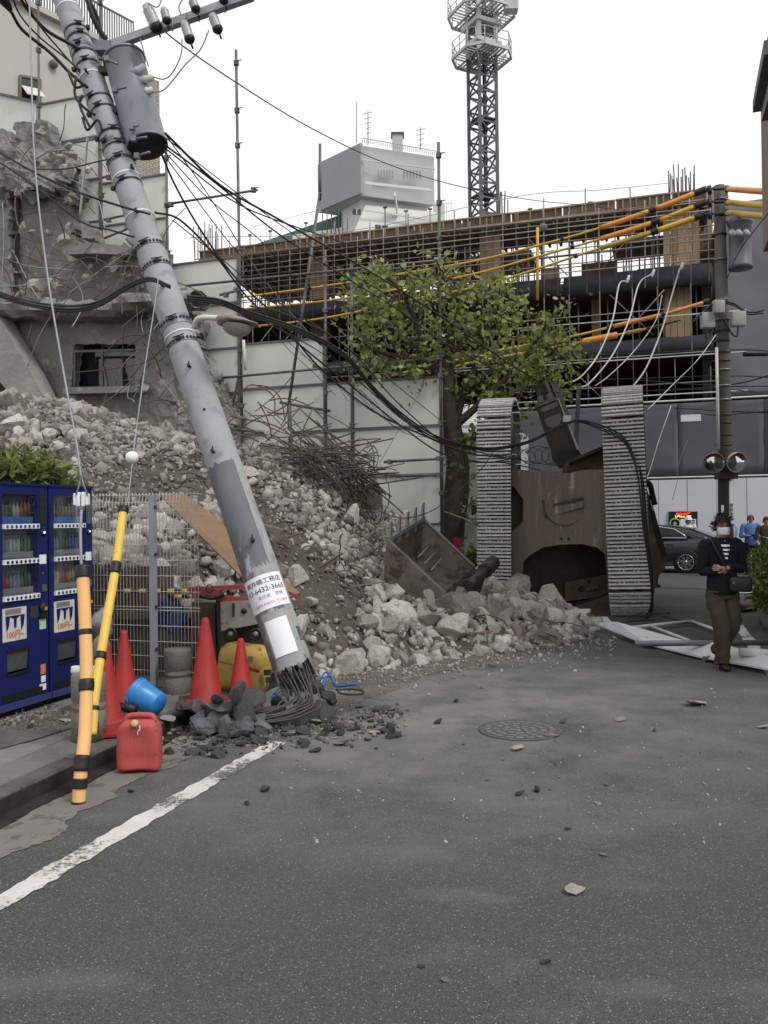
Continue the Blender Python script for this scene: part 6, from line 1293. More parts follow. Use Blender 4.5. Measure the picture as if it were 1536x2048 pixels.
M['green_led'] = emit('green_led', (.25, 1, .5), 3); M['green_st'] = mat('green_sticker', (.22, .5, .28), .6, c2=(.6, .7, .62), scale=25); M['lampb2'] = mat('orange_print', (.55, .22, .07), .6); M['poster'] = mat('poster_white', (.62, .62, .62), .5, c2=(.5, .48, .45), scale=20)
M['drink_blue'] = mat('drink_blue', (.05, .17, .4), .4); M['flap'] = mat('smoked_flap', (.045, .045, .048), .15, spec=.8, c2=(.10, .10, .11), scale=6)
vending(5.585, 'blue drink vending machine, cut by the frame edge, nearest the camera', 3)
vending(6.205, 'blue drink vending machine next to the mesh fence', 5)
bsh = thing('laurel_bush', 'glossy green bush showing above the blue vending machines', 'bush', G(60, 1440) + SD * 1.5 - CD * 1.3)
bc = [P(x, y, 8.1 + random.uniform(-.25, .35)) for x, y in [(random.uniform(-90, 140), random.uniform(905, 1000)) for _ in range(120)] if y > 905 + max(0, (x - 40)) * .45 and y > 900 + max(0, 20 - x) * .3]
leaves('foliage', bc, 2600, np.array((.09, .12, .055)), .10, M['leaf2'], bsh, 6, (.5, 1.7), 1)['kind'] = 'stuff'
for k in range(6): b = MB(); b.tube([P(30 + k * 14, 1300, 8.3), P(20 + k * 20, 1060, 8.3), P(10 + k * 24, 960, 8.3)], [.015, .012, .006], 5); b.build('stem', M['bark'], bsh)

# ============================================================ MESH FENCE, BOARDS, TOOLS BEHIND IT
fc = thing('wire_mesh_fence', 'white welded wire mesh fence panel beside the vending machines', 'fence', SC(7.1, -4.7, .12))
M['wire'] = mat('white_wire', (.68, .68, .64), .5, .0, c2=(.52, .51, .47), scale=5)
vm = MB(); vm.tube([(0, 0, 0), (0, 0, 1.70), (0, -.03, 1.76), (0, 0, 1.82), (0, 0, 1.865)], .0034, 5); vme = vm.mesh('wire', M['wire'])
k = 0; c_ = -5.36
while c_ < -4.14: o = link('wire', vme, fc); o.matrix_basis = Matrix.Translation(SC(7.1, c_, .125)); c_ += .0375
for z in (.14, .28, .42, .56, .71, .86, .89, 1.04, 1.19, 1.34, 1.49, 1.64, 1.82, 1.9, 1.97):
    b = MB(); b.cyl(SC(7.095, -5.38, z), SC(7.095, -4.14, z), .0032, n=5); b.build('wire', M['wire'], fc)
b = MB(); b.box(SC(7.03, -4.605, 1.04), (.062, .045, 1.86), rotC.to_3x3()); b.build('post', mat('post_grey', (.36, .39, .43), .5, .3, c2=(.28, .3, .33), scale=5), fc)
for z in (.5, .9, 1.4, 1.85): b = MB(); b.box(SC(7.02, -4.57, z), (.02, .03, .03)); b.build('clip', M['steel_dark'], fc)
rbd = thing('retaining_board_wall', 'row of dark brown upright boards holding back the rubble behind the mesh fence', 'retaining wall', (-3.6, 8.85, 0))
M['board'] = mat('dark_board', (.060, .045, .037), .9, c2=(.10, .085, .07), scale=3, amt=.4, stretch=(1, 1, .3), rnd=.3)
for k in range(22):
    x = -6.0 + k * .195; h = 1.22 + random.uniform(-.06, .06) - (.55 if x > -2.1 else 0); b = MB(); b.box((x, 8.86 + random.uniform(-.02, .02), h / 2), (.186, .05, h)); b.build('board', M['board'], rbd)
b = MB(); b.box((-3.9, 8.78, .75), (4.4, .06, .08)); b.build('rail', M['board'], rbd)
pl = MB(); pts = [P(318, 985, 9.35), P(372, 988, 9.5), P(425, 1030, 9.4), P(600, 1186, 8.75), P(568, 1198, 8.65), P(498, 1168, 8.7), P(330, 1000, 9.25)]
pl.prism(pts, Vector((0, .02, -.02))); tag(pl.build('plywood_sheet', M['wood']), 'warped brown plywood sheet sliding down the rubble behind the leaning pole', 'plywood sheet')
tg = thing('tiger_stripe_bar', 'yellow and black striped barrier bar behind the mesh fence', 'barrier bar', P(300, 1184, 8.5))
for k in range(14):
    x = 205 + k * 14.5
    for dy in (0, 11):
        if dy and k < 9: continue
        b = MB(); b.cyl(P(x, 1182 + dy, 8.5), P(x + 14.5, 1182 + dy, 8.5), .022, n=8); b.build('stripe', M['yellow'] if (k + (1 if dy else 0)) % 2 else M['black'], tg)
bl = MB(); M['blue_tarp'] = mat('blue_tarp', (.015, .06, .19), .6, c2=(.01, .035, .11), scale=5, bump=.5)
V, Fc = rock(55, 3, 9, (.8, .35, .95), .5); bl.add(V * .26, Fc, 0, False); o = bl.build('blue_bag', M['blue_tarp']); o.location = P(340, 1222, 8.55); tag(o, 'crumpled dark blue sheet bundle behind the mesh fence', 'tarpaulin bundle')
b = MB(); b.prism([P(383, 1205, 8.35), P(430, 1205, 8.35), P(432, 1392, 8.3), P(380, 1392, 8.3)], Vector((0, .24, 0))); o = b.build('dark_timber_post', M['board']); tag(o, 'square dark timber post standing behind the tall traffic cone', 'timber post')
b = MB(); b.lathe([(.0, 0), (.001, 0), (.128, 0), (.128, .24), (.118, .25), (.118, .27), (.128, .28), (.128, .30), (.118, .31), (.118, .33), (.128, .34), (.128, .50), (.12, .52), (.001, .525)], G(356, 1408, .0)); 
M['boll'] = mat('bollard_concrete', (.13, .12, .11), .9, c2=(.19, .18, .165), scale=5, amt=.4, bump=.5, bscale=60); M['boll2'] = mat('bollard_concrete_pale', (.215, .20, .175), .9, c2=(.13, .122, .11), scale=5, amt=.45, bump=.5, bscale=60)
tag(b.build('concrete_bollard', M['boll']), 'dark grooved concrete bollard standing before the mesh fence post', 'bollard')
bp = G(178, 1478, .115); b2t = thing('concrete_bollard', 'pale concrete bollard with white caps behind the orange guard tube', 'bollard', bp)
b = MB(); b.lathe([(.001, 0), (.122, 0), (.122, .20), (.114, .21), (.114, .225), (.122, .235), (.122, .26), (.114, .27), (.114, .285), (.122, .295), (.122, .47), (.112, .49), (.001, .495)], bp, n=32); b.build('shaft', M['boll2'], b2t)
for dx in (-.085, .075): b = MB(); b.lathe([(.001, 0), (.034, 0), (.036, .02), (.032, .05), (.001, .055)], bp + Vector((dx, -.02, .49)), n=14); b.build('cap', M['white'], b2t)
# bag of rubbish and pale sack behind the guards
b = MB(); V, Fc = rock(57, 3, 4, (.5, .4, .8), .3); b.add(V * .17, Fc, 0, True); o = b.build('plastic_bag', mat('clear_plastic', (.22, .24, .26), .25, spec=.8, c2=(.06, .065, .07), scale=9, bump=.6, bscale=18)); o.location = P(200, 1255, 6.95); tag(o, 'crumpled translucent plastic bag behind the yellow guard tube', 'plastic bag')
b = MB(); V, Fc = rock(58, 3, 4, (.42, .35, 1), .15); b.add(V * .20, Fc, 0, True); o = b.build('canvas_sack', mat('canvas', (.22, .2, .165), .9, c2=(.15, .135, .11), scale=8, bump=.5)); o.location = P(203, 1312, 6.95); tag(o, 'pale canvas sack hanging behind the two guard tubes', 'sack')
# ------------------------------------------------------------ cones
def cone(base, h, label, r=None, lean=(0, 0)):
    t = thing('traffic_cone', label, 'traffic cone', base, 'red traffic cones'); r = r or h * .185; ax_ = Vector((lean[0], lean[1], 1))
    b = MB(); b.lathe([(r * 1.30, .0), (r * 1.30, .018), (r * 1.08, .024), (r, .035), (r * .25, h * .955), (r * .19, h * .99), (r * .1, h), (.001, h)], base, ax_, 32); b.build('body', M['red'], t)
    b = MB(); bx = r * 1.55; b.box(base + Vector((0, 0, .002)), (bx * 2, bx * 2, .03), Matrix.Rotation(.3, 3, 'Z')); b.build('base', M['base_rub'], t); return t
M['base_rub'] = mat('rubber_base', (.035, .033, .03), .9, c2=(.075, .07, .062), scale=6)
c1 = cone(G(249, 1423, .08), .70, 'red traffic cone standing in front of the mesh fence', .125)
c2 = cone(G(412, 1402, .20), .70, 'tallest red traffic cone, on a stack of rubber bases', .135)
c3 = cone(G(483, 1416, .10), .60, 'slim red traffic cone with a scuffed white mark near its tip', .118)
c4 = cone(G(214, 1445, .14), .62, 'red traffic cone half hidden behind the guard tubes', .115)
b = MB(); b.lathe([(.001, 0), (.017, 0), (.017, .003), (.001, .003)], P(484, 1283, 7.36), (-.1, -1, .2), 8); o = b.build('scuff_mark', M['white_dirty'], c3)
for k in range(4):
    p = G(410, 1408, .05 + .035 * k); b = MB(); b.box(p + Vector((random.uniform(-.02, .02), random.uniform(-.02, .02), 0)), (.40 - .01 * k, .40 - .01 * k, .03), Matrix.Rotation(.35 + .12 * k, 3, 'Z')); o = b.build('cone_base', M['base_rub'] if k % 2 else M['red']); tag(o, ['bottom red base plate', 'second dark base plate', 'third red base plate', 'top dark base plate'][k] + ' of the stack under the tallest cone', 'cone base')
for k in range(2):
    p = G(222, 1462, .115 + .03 * k); b = MB(); b.box(p, (.30, .30, .022), Matrix.Rotation(.25, 3, 'Z')); tag(b.build('cone_base', M['red']), ('lower' if k == 0 else 'upper') + ' red base plate beneath the half hidden cone', 'cone base')
# ------------------------------------------------------------ blue bucket lying over
bk = thing('blue_plastic_bucket', 'bright blue plastic bucket tipped on its side at the kerb', 'bucket', G(305, 1442, .08))
axb = (P(272, 1385, 7.0) - P(320, 1412, 6.85)).normalized() + Vector((0, -.15, .0)); axb.normalize()
cb0 = P(319, 1409, 6.95); Lb = .235
b = MB(); b.lathe([(.001, 0), (.086, 0), (.094, .012), (.120, Lb * .82), (.127, Lb * .83), (.127, Lb * .9), (.130, Lb), (.137, Lb), (.137, Lb + .012), (.122, Lb + .012), (.118, Lb - .01), (.088, .015), (.001, .012)], cb0, axb, 36); b.build('body', M['bucket_blue'], bk)
x_, y_ = frame(axb); hn = [cb0 + axb * (Lb + .005) + (x_ * math.cos(a) + y_ * math.sin(a)) * .14 - axb * .1 * math.sin(max(0, a)) for a in [k * math.pi / 12 for k in range(13)]]; b = MB(); b.tube(hn, .003, 5); b.build('handle', M['galv'], bk)
b = MB(); b.lathe([(.001, 0), (.035, 0), (.035, .16), (.001, .16)], P(236, 1412, 6.9), (1, -.2, -.15), 16); o = b.build('black_can', M['black']); tag(o, 'black cylinder lying beneath the blue bucket', 'can')
b = MB(); b.box(P(248, 1428, 6.9), (.09, .05, .03)); tag(b.build('pink_wrapper', mat('pink', (.6, .25, .33), .6)), 'small pink wrapper beside the tipped blue bucket', 'wrapper')
# ------------------------------------------------------------ red jerry can
jc = G(280, 1541); jt = thing('red_jerry_can', 'faded red plastic fuel canister standing in the gutter', 'fuel canister', jc)
bm_ = bmesh.new(); bmesh.ops.create_cube(bm_, size=1); bmesh.ops.scale(bm_, vec=(.292, .19, .355), verts=bm_.verts); bmesh.ops.bevel(bm_, geom=list(bm_.edges), offset=.045, segments=4, affect='EDGES', profile=.5)
bmesh.ops.subdivide_edges(bm_, edges=[e for e in bm_.edges if e.calc_length() > .05], cuts=6, use_grid_fill=True)
for v in bm_.verts:
    x, y, z = v.co
    if z > .1: v.co.x *= 1 - .26 * max(0, (z - .09)) / .088
    v.co.y -= .012 * math.exp(-((x) / .09) ** 2) * (1 if y < -.08 else 0) * (1 if abs(z) < .13 else 0) * -1
    v.co += Vector((.004 * noise.noise(v.co * 9), .006 * noise.noise(v.co * 8 + Vector((5, 0, 0))), .003 * noise.noise(v.co * 9)))
    if z < -.15: v.co.z += .012 * math.cos(x / .292 * math.pi) * 1
mt_ = Matrix.Translation(jc + Vector((0, 0, .178))) @ Matrix.Rotation(R(6), 4, 'Z'); bmesh.ops.transform(bm_, matrix=mt_, verts=bm_.verts)
me = bpy.data.meshes.new('body'); bm_.to_mesh(me); bm_.free(); me.materials.append(M['can_red']); [setattr(p, 'use_smooth', True) for p in me.polygons]; link('body', me, jt)
b = MB(); b.tube(cat([jc + Vector((x, y, z)) for x, y, z in ((-.095, 0, .335), (-.075, 0, .372), (0, 0, .380), (.085, 0, .374), (.105, 0, .335))], 5), .020, 10); b.build('handle', M['can_red'], jt)
b = MB(); b.lathe([(.001, 0), (.026, 0), (.026, .018), (.022, .03), (.001, .03)], jc + Vector((-.005, -.085, .335)), (0, -.75, .65), 14); b.build('cap', mat('cap_cream', (.52, .38, .2), .6), jt)
b = MB(); b.tube(cat([jc + Vector((.03, -.108, .335)), jc + Vector((.034, -.112, .31)), jc + Vector((.02, -.112, .295)), jc + Vector((.018, -.11, .275))], 4), .005, 6); b.build('cap_strap', M['white_dirty'], jt)
# ------------------------------------------------------------ guard tubes on the guy wires
def guard(name, label, pts, r, m, bands, capends):
    t = thing(name, label, 'cable guard', pts[0]); q = cat(pts, 10); b = MB(); b.tube(q, r, 16); b.build('tube', m, t)
    def at(u): k = u * (len(q) - 1); i = min(int(k), len(q) - 2); return q[i].lerp(q[i + 1], k - i)
    for u0, u1, extra in bands:
        n = 6; b = MB(); b.tube([at(u0 + (u1 - u0) * k / n) for k in range(n + 1)], [r + extra + (random.uniform(0, .004) if extra > .003 else 0) for _ in range(n + 1)], 16); b.build('black_tape', M['black'], t)
    return t, at
og, oat = guard('orange_guard_tube', 'orange plastic guard tube taped in black, standing bent in the gutter', [P(157, 1607, 5.17), P(162, 1540, 5.2), P(170, 1465, 5.28), P(173, 1350, 5.4), P(170, 1240, 5.5), P(165, 1132, 5.6)], .040, M['orange'], [(0.0, .012, .003), (.095, .155, .004), (.195, .285, .007), (.545, .585, .006), (.745, .765, .003), (.955, 1.0, .006)], 1)
yg, yat = guard('yellow_guard_tube', 'yellow plastic guard tube leaning against the orange one', [P(184, 1470, 5.5), P(190, 1390, 5.6), P(205, 1290, 5.8), P(232, 1130, 6.1), P(247, 1014, 6.3)], .031, M['yellow'], [(.16, .185, .004), (.44, .47, .004), (.72, .76, .004), (.975, 1.0, .006)], 1)
b = MB(); b.box(P(187, 1458, 5.55), (.05, .05, .08)); b.build('clamp_block', M['black'], yg)
M['ins_w'] = mat('insulator_white', (.74, .75, .77), .35, spec=.5)
def insul_block(p, label, ball):
    t = thing('guy_insulator', label, 'insulator', p)
    if ball: b = MB(); b.lathe([(.001, -.048), (.03, -.042), (.045, -.02), (.048, 0), (.045, .02), (.03, .042), (.001, .048)], p, (1, .2, 0), 18); b.build('body', M['ins_w'], t)
    else:
        b = MB()
        for dx, w in ((-.04, .018), (-.017, .026), (.017, .026), (.04, .018)): b2 = rbox_mesh('x', (w, .06, .10 if abs(dx) < .03 else .085), .008, M['ins_w'], 1); b.add([Vector(v.co) + p + Vector((dx, 0, 0)) for v in b2.vertices], [list(f.vertices) for f in b2.polygons])
        b.build('body', M['ins_w'], t); b = MB(); b.lathe([(.001, 0), (.03, 0), (.02, -.035), (.001, -.035)], p + Vector((0, 0, -.045)), (0, 0, 1), 10); b.build('foot', M['galv'], t)
    return t
insul_block(P(163, 999, 5.75), 'white ribbed insulator on the guy wire above the orange guard tube', False)
insul_block(P(264, 915, 6.45), 'white ball insulator on the guy wire above the yellow guard tube', True)
# ------------------------------------------------------------ tipped red plate machine and yellow tank
rm = thing('red_compactor_machine', 'tipped red and grey compactor frame with small black wheels beside the leaning pole', 'machine', P(460, 1290, 8.3))
dM = 8.2
b = MB(); b.bar(P(375, 1180, dM), P(540, 1170, dM), .05, .045); b.bar(P(385, 1190, dM - .1), P(545, 1205, dM - .1), .05, .05); b.bar(P(440, 1178, dM), P(432, 1200, dM), .04, .05); b.bar(P(540, 1170, dM), P(600, 1195, dM + .1), .05, .03); b.prism([P(376, 1178, dM - .08), P(395, 1172, dM - .08), P(440, 1180, dM - .08), P(436, 1192, dM - .08), P(385, 1190, dM - .08)], Vector((0, .05, 0))); b.build('frame', mat('machine_red', (.36, .05, .04), .6, c2=(.16, .04, .035), scale=9, amt=.4), rm)
b = MB(); b.prism([P(441, 1204, dM - .15), P(518, 1200, dM - .15), P(520, 1247, dM - .15), P(442, 1262, dM - .15)], Vector((0, .3, 0))); pn = b.build('grey_panel', mat('machine_grey', (.30, .29, .25), .7, c2=(.2, .19, .16), scale=9, amt=.4, c3=(.12, .1, .08), s3=14, a3=.2), rm)
b = MB(); b.lathe([(.001, 0), (.026, 0), (.026, .01), (.001, .01)], P(488, 1222, dM - .155), (0, -1, 0), 14); b.build('hole', M['black'], pn); b = MB(); b.bar(P(467, 1206, dM - .16), P(467, 1234, dM - .16), .03, .005); b.build('dark_label', M['asph_box'], pn)
b = MB(); b.prism([P(432, 1200, dM + .05), P(525, 1195, dM + .05), P(530, 1290, dM + .05), P(436, 1290, dM + .05)], Vector((0, .35, 0))); b.build('engine_block', M['steel_dark'], rm)
for x, y, r_ in ((463, 1268, .062), (513, 1268, .06)):
    b = MB(); b.lathe([(.02, 0), (r_ * .8, 0), (r_, .01), (r_, .05), (r_ * .8, .06), (.5 * r_, .05), (.001, .05)], P(x, y, dM - .12), (0, -1, .1), 20, 0, False); w_ = b.build('wheel', M['black'], rm); b = MB(); b.lathe([(.001, .058), (.03, .058), (.026, .068), (.012, .075), (.001, .08)], P(x, y, dM - .12), (0, -1, .1), 12); b.build('hub', M['galv'], w_)
b = MB(); cc0 = P(419, 1177, dM - .15); b.tube([cc0 + Vector((math.cos(a) * .03, 0, math.sin(a) * .036)) for a in [k * 2 * math.pi / 12 for k in range(13)]], .006, 6); b.tube(cat([P(400, 1192, dM - .15), P(425, 1196, dM - .16), P(448, 1188, dM - .15)], 5), .02, 8); b.build('control_hoop', M['black'], rm)
yk = thing('yellow_fuel_tank', 'dirty yellow plastic tank lying between the cones and the pole', 'tank', G(492, 1400))
me = rbox_mesh('body', (.50, .34, .47), .13, M['tank_yellow'], 5, Matrix.Rotation(R(8), 3, 'Y'), P(489, 1336, 8.05)); link('body', me, yk)
b = MB(); b.cyl(P(436, 1322, 7.82), P(500, 1337, 7.75), .010, n=6); b.build('rod', M['form'], yk); b = MB(); b.cyl(P(498, 1336, 7.75), P(518, 1343, 7.72), .016, n=8); b.build('rod_grip', M['red'], yk)
b = MB(); b.box(P(501, 1318, 7.86), (.045, .006, .05)); b.build('label_plate', M['galv'], yk); b = MB(); b.box(P(535, 1345, 7.86), (.07, .02, .05)); b.box(P(536, 1360, 7.86), (.04, .02, .05)); b.build('handle_recess', M['asph_box'], yk)
# blue rope and pliers at the foot of the pole
b = MB(); b.tube(cat([P(645, 1372, 7.7), P(655, 1352, 7.8), P(665, 1358, 7.75), P(672, 1372, 7.7), P(716, 1368, 7.6)], 6), .012, 8); b.tube(cat([P(640, 1362, 7.8), P(650, 1345, 7.85), P(662, 1352, 7.8), P(670, 1368, 7.7)], 6), .008, 8); o = b.build('blue_cutter_handles', mat('blue_grip', (.03, .13, .35), .5)); tag(o, 'blue handled cutters lying right of the snapped pole end', 'cutters')
b = MB(); b.tube(cat([P(672, 1380, 7.5), P(700, 1378, 7.55), P(725, 1382, 7.5), P(722, 1388, 7.45), P(695, 1389, 7.45), P(674, 1384, 7.45)], 6), .009, 8); tag(b.build('black_bow', M['black']), 'black loop of cable on the ground right of the snapped pole', 'cable loop')
cdt = thing('blue_cord_bundle', 'frayed blue cord ends on the ground by the yellow tank', 'cord', P(560, 1395, 7.3))
for k in range(5): b = MB(); x = 540 + k * 8; b.tube(cat([P(x, 1395 - k, 7.3), P(x + 10, 1385, 7.35), P(x + 22, 1374 + k, 7.4)], 4), .006, 5); b.build('strand', M['bucket_blue'], cdt)
# ============================================================ RIGHT UTILITY POLE
rpB = Vector((W(1453, 1130, 20.9).x, W(1453, 1130, 20.9).y, 0)); dR = (rpB - CAM).dot(FW)
rp_ = thing('right_utility_pole', 'upright utility pole with transformer, white boxes and two round traffic mirrors', 'utility pole', rpB)
def PR(px, py, dd_=0): return P(px, py, dR + dd_)
M['pole2'] = mat('pole_concrete_dark', (.12, .112, .105), .9, c2=(.085, .08, .075), scale=2, bump=.2)
b = MB(); b.tube([rpB, PR(1446, 700), PR(1438, 372)], [.17, .145, .12], 16); b.build('shaft', M['pole2'], rp_)
for py in (400, 432, 470, 520, 600, 640, 662, 682, 705, 722, 740, 772, 800, 830, 846, 870, 890):
    x = 1438 + (py - 372) * .0215; b = MB(); b.cyl(PR(x, py + 1.5), PR(x, py - 1.5), .17 if py > 600 else .15, n=14); b.build('band', M['galv'] if py % 4 == 0 else M['steel_dark'], rp_)
    if py % 3 != 0: b = MB(); b.cyl(PR(x + (13 if py % 2 else -13), py, -.1), PR(x + (21 if py % 2 else -21), py, -.1), .012, n=5); b.build('step_bolt', M['steel_dark'], rp_)
b = MB(); b.cyl(PR(1433, 695, -.2), PR(1437, 900, -.2), .035, n=8); b.cyl(PR(1445, 1010, -.22), PR(1446, 1100, -.2), .03, n=6); b.build('conduit', M['white_dirty'], rp_)
b = MB(); b.lathe([(.001, 0), (.26, 0), (.26, .08), (.24, .1), (.24, 1.0), (.27, 1.02), (.27, 1.07), (.18, 1.2), (.001, 1.22)], PR(1481, 538, -.2), (0, 0, 1), 24); t2 = b.build('transformer', mat('trafo2', (.14, .15, .175), .5, c2=(.11, .115, .135), scale=3), rp_)
for x in (1463, 1476, 1491): b = MB(); b.lathe([(.001, 0), (.07, 0), (.05, .07), (.06, .08), (.06, .16), (.001, .18)], PR(x, 464, -.5), (0, -.8, -.6), 10); b.build('bushing', M['porc'], t2)
b = MB(); b.bar(PR(1448, 445), PR(1500, 443), .08, .05); b.build('transformer_arm', M['galv'], t2)
for x, y, w, h, dd_ in ((1437, 614, .24, .30, -.35), (1415, 641, .30, .36, -.25), (1476, 638, .32, .34, -.25)):
    me = rbox_mesh('junction_box', (w, .16, h), .02, mat('box_grey%d' % x, (.36, .365, .36), .5, c2=(.3, .3, .295), scale=4), 2, None, PR(x, y, dd_)); link('junction_box', me, rp_)
for pts in (((1415, 655), (1412, 675), (1420, 672), (1432, 640)), ((1450, 640), (1462, 665), (1474, 672), (1476, 650)), ((1448, 610), (1430, 605), (1405, 625), (1385, 645)), ((1452, 603), (1470, 608), (1490, 622), (1510, 624), (1528, 620)), ((1452, 606), (1475, 614), (1495, 628), (1526, 626))):
    b = MB(); b.tube(cat([PR(x, y, -.3) for x, y in pts], 5), .022, 5); b.build('drop_cable', M['steel_dark'], rp_)
for y in (378, 404, 428):
    b = MB(); b.cyl(PR(1418, y - 6, -.2), PR(1420, y + 10, -.2), .05, n=8); b.cyl(PR(1412, y, -.2), PR(1448, y, -.2), .035, n=8); b.build('pin_insulator', M['black'], rp_)
b = MB(); b.bar(PR(1424, 380, -.2), PR(1426, 445, -.2), .05, .05, up=(0, 1, 0)); b.build('side_arm', M['galv'], rp_)
M['mirror'] = mat('mirror_face', (.55, .56, .57), .04, 1.0); M['mirror_o'] = mat('mirror_hood', (.62, .36, .25), .5); M['rim_grey'] = mat('mirror_rim', (.2, .19, .18), .6)
for x, y, dx in ((1428, 926, -.35), (1474, 925, .12)):
    c = PR(x, y, -.5); axm = Vector((dx, -1, -.08)).normalized(); b = MB(); b.lathe([(.001, .0), (.19, -.035), (.215, -.05), (.215, -.065), (.001, -.07)], c, axm, 26); mr = b.build('mirror', M['mirror'], rp_)
    b = MB(); x_, y_ = frame(axm); b.tube([c + (x_ * math.cos(a) + y_ * math.sin(a)) * .218 - axm * .05 for a in [k * 2 * math.pi / 30 for k in range(31)]], .010, 8); b.build('mirror_rim', M['rim_grey'], mr)
    b = MB(); vs = []; top = Vector((0, 0, 1)) - axm * axm.z; top.normalize(); sdv = top.cross(axm).normalized()
    for k in range(11):
        a = R(-75 + 15 * k); base = c + (top * math.cos(a) + sdv * math.sin(a)) * .225 - axm * .06; vs += [base, base + axm * (.05 + .10 * math.cos(a))]
    b.add(vs, [(2 * k, 2 * k + 1, 2 * k + 3, 2 * k + 2) for k in range(10)], 0, True); o = b.build('mirror_hood', M['mirror_o'], mr); md = o.modifiers.new('t', 'SOLIDIFY'); md.thickness = .006
b = MB(); b.bar(PR(1428, 926, -.4), PR(1474, 925, -.4), .04, .04); b.box(PR(1452, 945, -.2), (.42, .3, .30)); b.build('mirror_bracket', M['steel_dark'], rp_)
b = MB(); b.box(PR(1463, 958, -.3), (.06, .05, .14)); b.build('plate', M['white'], rp_)
sgp = thing('vertical_street_sign', 'narrow white street plate with green print on the foot of the right pole', 'sign', PR(1463, 1010, -.3))
b = MB(); b.box(PR(1463, 1005, -.32), (.09, .03, .95)); b.build('plate', M['white'], sgp)
b = MB()
for k in range(4): b.box(PR(1463, 1010 + k * 9, -.35), (.06, .005, .07))
b.build('green_print', mat('sign_green', (.06, .18, .15), .6), sgp)['kind'] = 'stuff'

# ============================================================ CABLES
def cable(name, label, pts, rpx, m='cable', group=None, cat_='cable', n=6, par=None, smooth=6):
    """pts: (px, py, distance); rpx is the half width seen in photo pixels at the first point"""
    q = cat([P(*p) for p in pts], smooth); r = [max(.0028, rpx) for _ in q]; b = MB(); b.tube(q, r, n); o = b.build(name, M[m]); return tag(o, label, cat_, group)
# thick bundle: from the left to the pole, over the street and across the toppled excavator
for k, off in enumerate((0, 5, 9)):
    cable('communication_cable', ['upper', 'middle', 'lower'][k] + ' strand of the thick black bundle sagging left of the leaning pole', [(-20, 578 + off, 8.6), (60, 603 + off, 8.4), (140, 612 + off * 1.2, 8.2), (200, 602 + off, 8.1), (258, 568 + off * .8, 8.0), (300, 556 + off * .6, 7.95), (340, 572 + off * .4, 7.8)], .012)
    cable('communication_cable', ['upper', 'middle', 'lower'][k] + ' strand of the thick bundle draped over the excavator arm', [(375, 592 + off, 8.0), (440, 600 + off, 8.4), (500, 624 + off, 9), (600, 658 + off, 10), (690, 708 + off, 11), (745, 772 + off, 11.8), (800, 824 + off, 12.4), (860, 866 + off, 13), (920, 888 + off * .6, 13.5), (980, 896 + off * .5, 13.9), (1050, 884 + off * .5, 14.1), (1100, 862 + off * .4, 14.15), (1150, 841 + off * .3, 14.2), (1200, 850 + off, 14.2), (1244, 872 + off, 14.2), (1264, 905 + off, 14.15), (1277, 960, 14.1), (1286 + off * .2, 1050, 14.0), (1300, 1150, 14.0), (1303, 1205, 14.1), (1290, 1240, 14.3)], .014 - .002 * k)
cable('communication_cable', 'black cable dropping steeply from the transformer base to the fallen lines', [(323, 308, 8.7), (350, 370, 9), (395, 450, 9.4), (450, 530, 9.8), (500, 585, 10), (560, 640, 10.4), (620, 715, 10.8), (680, 772, 11.2), (760, 830, 12), (850, 872, 12.8), (930, 905, 13.6), (1010, 915, 14)], .012)
cable('communication_cable', 'black cable crossing under the steep one toward the tree foot', [(310, 425, 8.4), (360, 440, 8.8), (430, 510, 9.3), (500, 600, 10), (600, 690, 10.6), (700, 770, 11.5), (800, 850, 12.3), (880, 905, 13.2), (960, 925, 13.8), (1040, 915, 14)], .011)
cable('overhead_line', 'long black line from the crossarm side running down past the tree crown to the excavator', [(330, 266, 8.6), (440, 370, 9.5), (560, 440, 11), (700, 520, 12.4), (800, 580, 13), (900, 645, 13.8), (1000, 715, 14.6), (1080, 765, 15.2)], .013)
cable('overhead_line', 'second black line parallel under the long one through the tree crown', [(330, 290, 8.6), (430, 365, 9.5), (560, 470, 11), (700, 560, 12.4), (800, 622, 13), (880, 680, 13.6), (1000, 745, 14.6)], .010)
cable('overhead_line', 'thin line from the crossarm across the pale sky to the right utility pole', [(295, 25, 8.6), (350, 80, 8.9), (480, 170, 10), (620, 255, 12), (760, 322, 14), (900, 368, 16), (1050, 398, 18), (1180, 412, 19.5), (1310, 428, 20.6), (1425, 434, 21)], .0075, 'steel_dark')
cable('overhead_line', 'thin grey line falling from the transformer to the scaffold post', [(330, 268, 8.6), (410, 380, 9.6), (490, 505, 10.8), (560, 600, 11.6), (640, 690, 12.6)], .007, 'steelw')
cable('overhead_line', 'thin line ending among the tree leaves', [(335, 300, 8.6), (480, 410, 9.8), (640, 470, 11.5), (760, 512, 12.6), (900, 590, 13.8), (1040, 650, 15)], .008)
for k, (pts, r_) in enumerate(((((-20, 292, 8.6), (60, 340, 8.4), (150, 382, 8.3), (250, 415, 8.25), (300, 428, 8.2)), .012), (((-20, 312, 8.6), (60, 365, 8.4), (160, 442, 8.3), (220, 460, 8.2), (268, 474, 8.15)), .010), (((70, 338, 9), (130, 338, 8.9), (200, 322, 8.5), (222, 318, 8.4)), .007))):
    cable('communication_cable', ['thicker', 'lower', 'short thin'][k] + ' black cable crossing in front of the ruined wall to the pole', pts, r_)
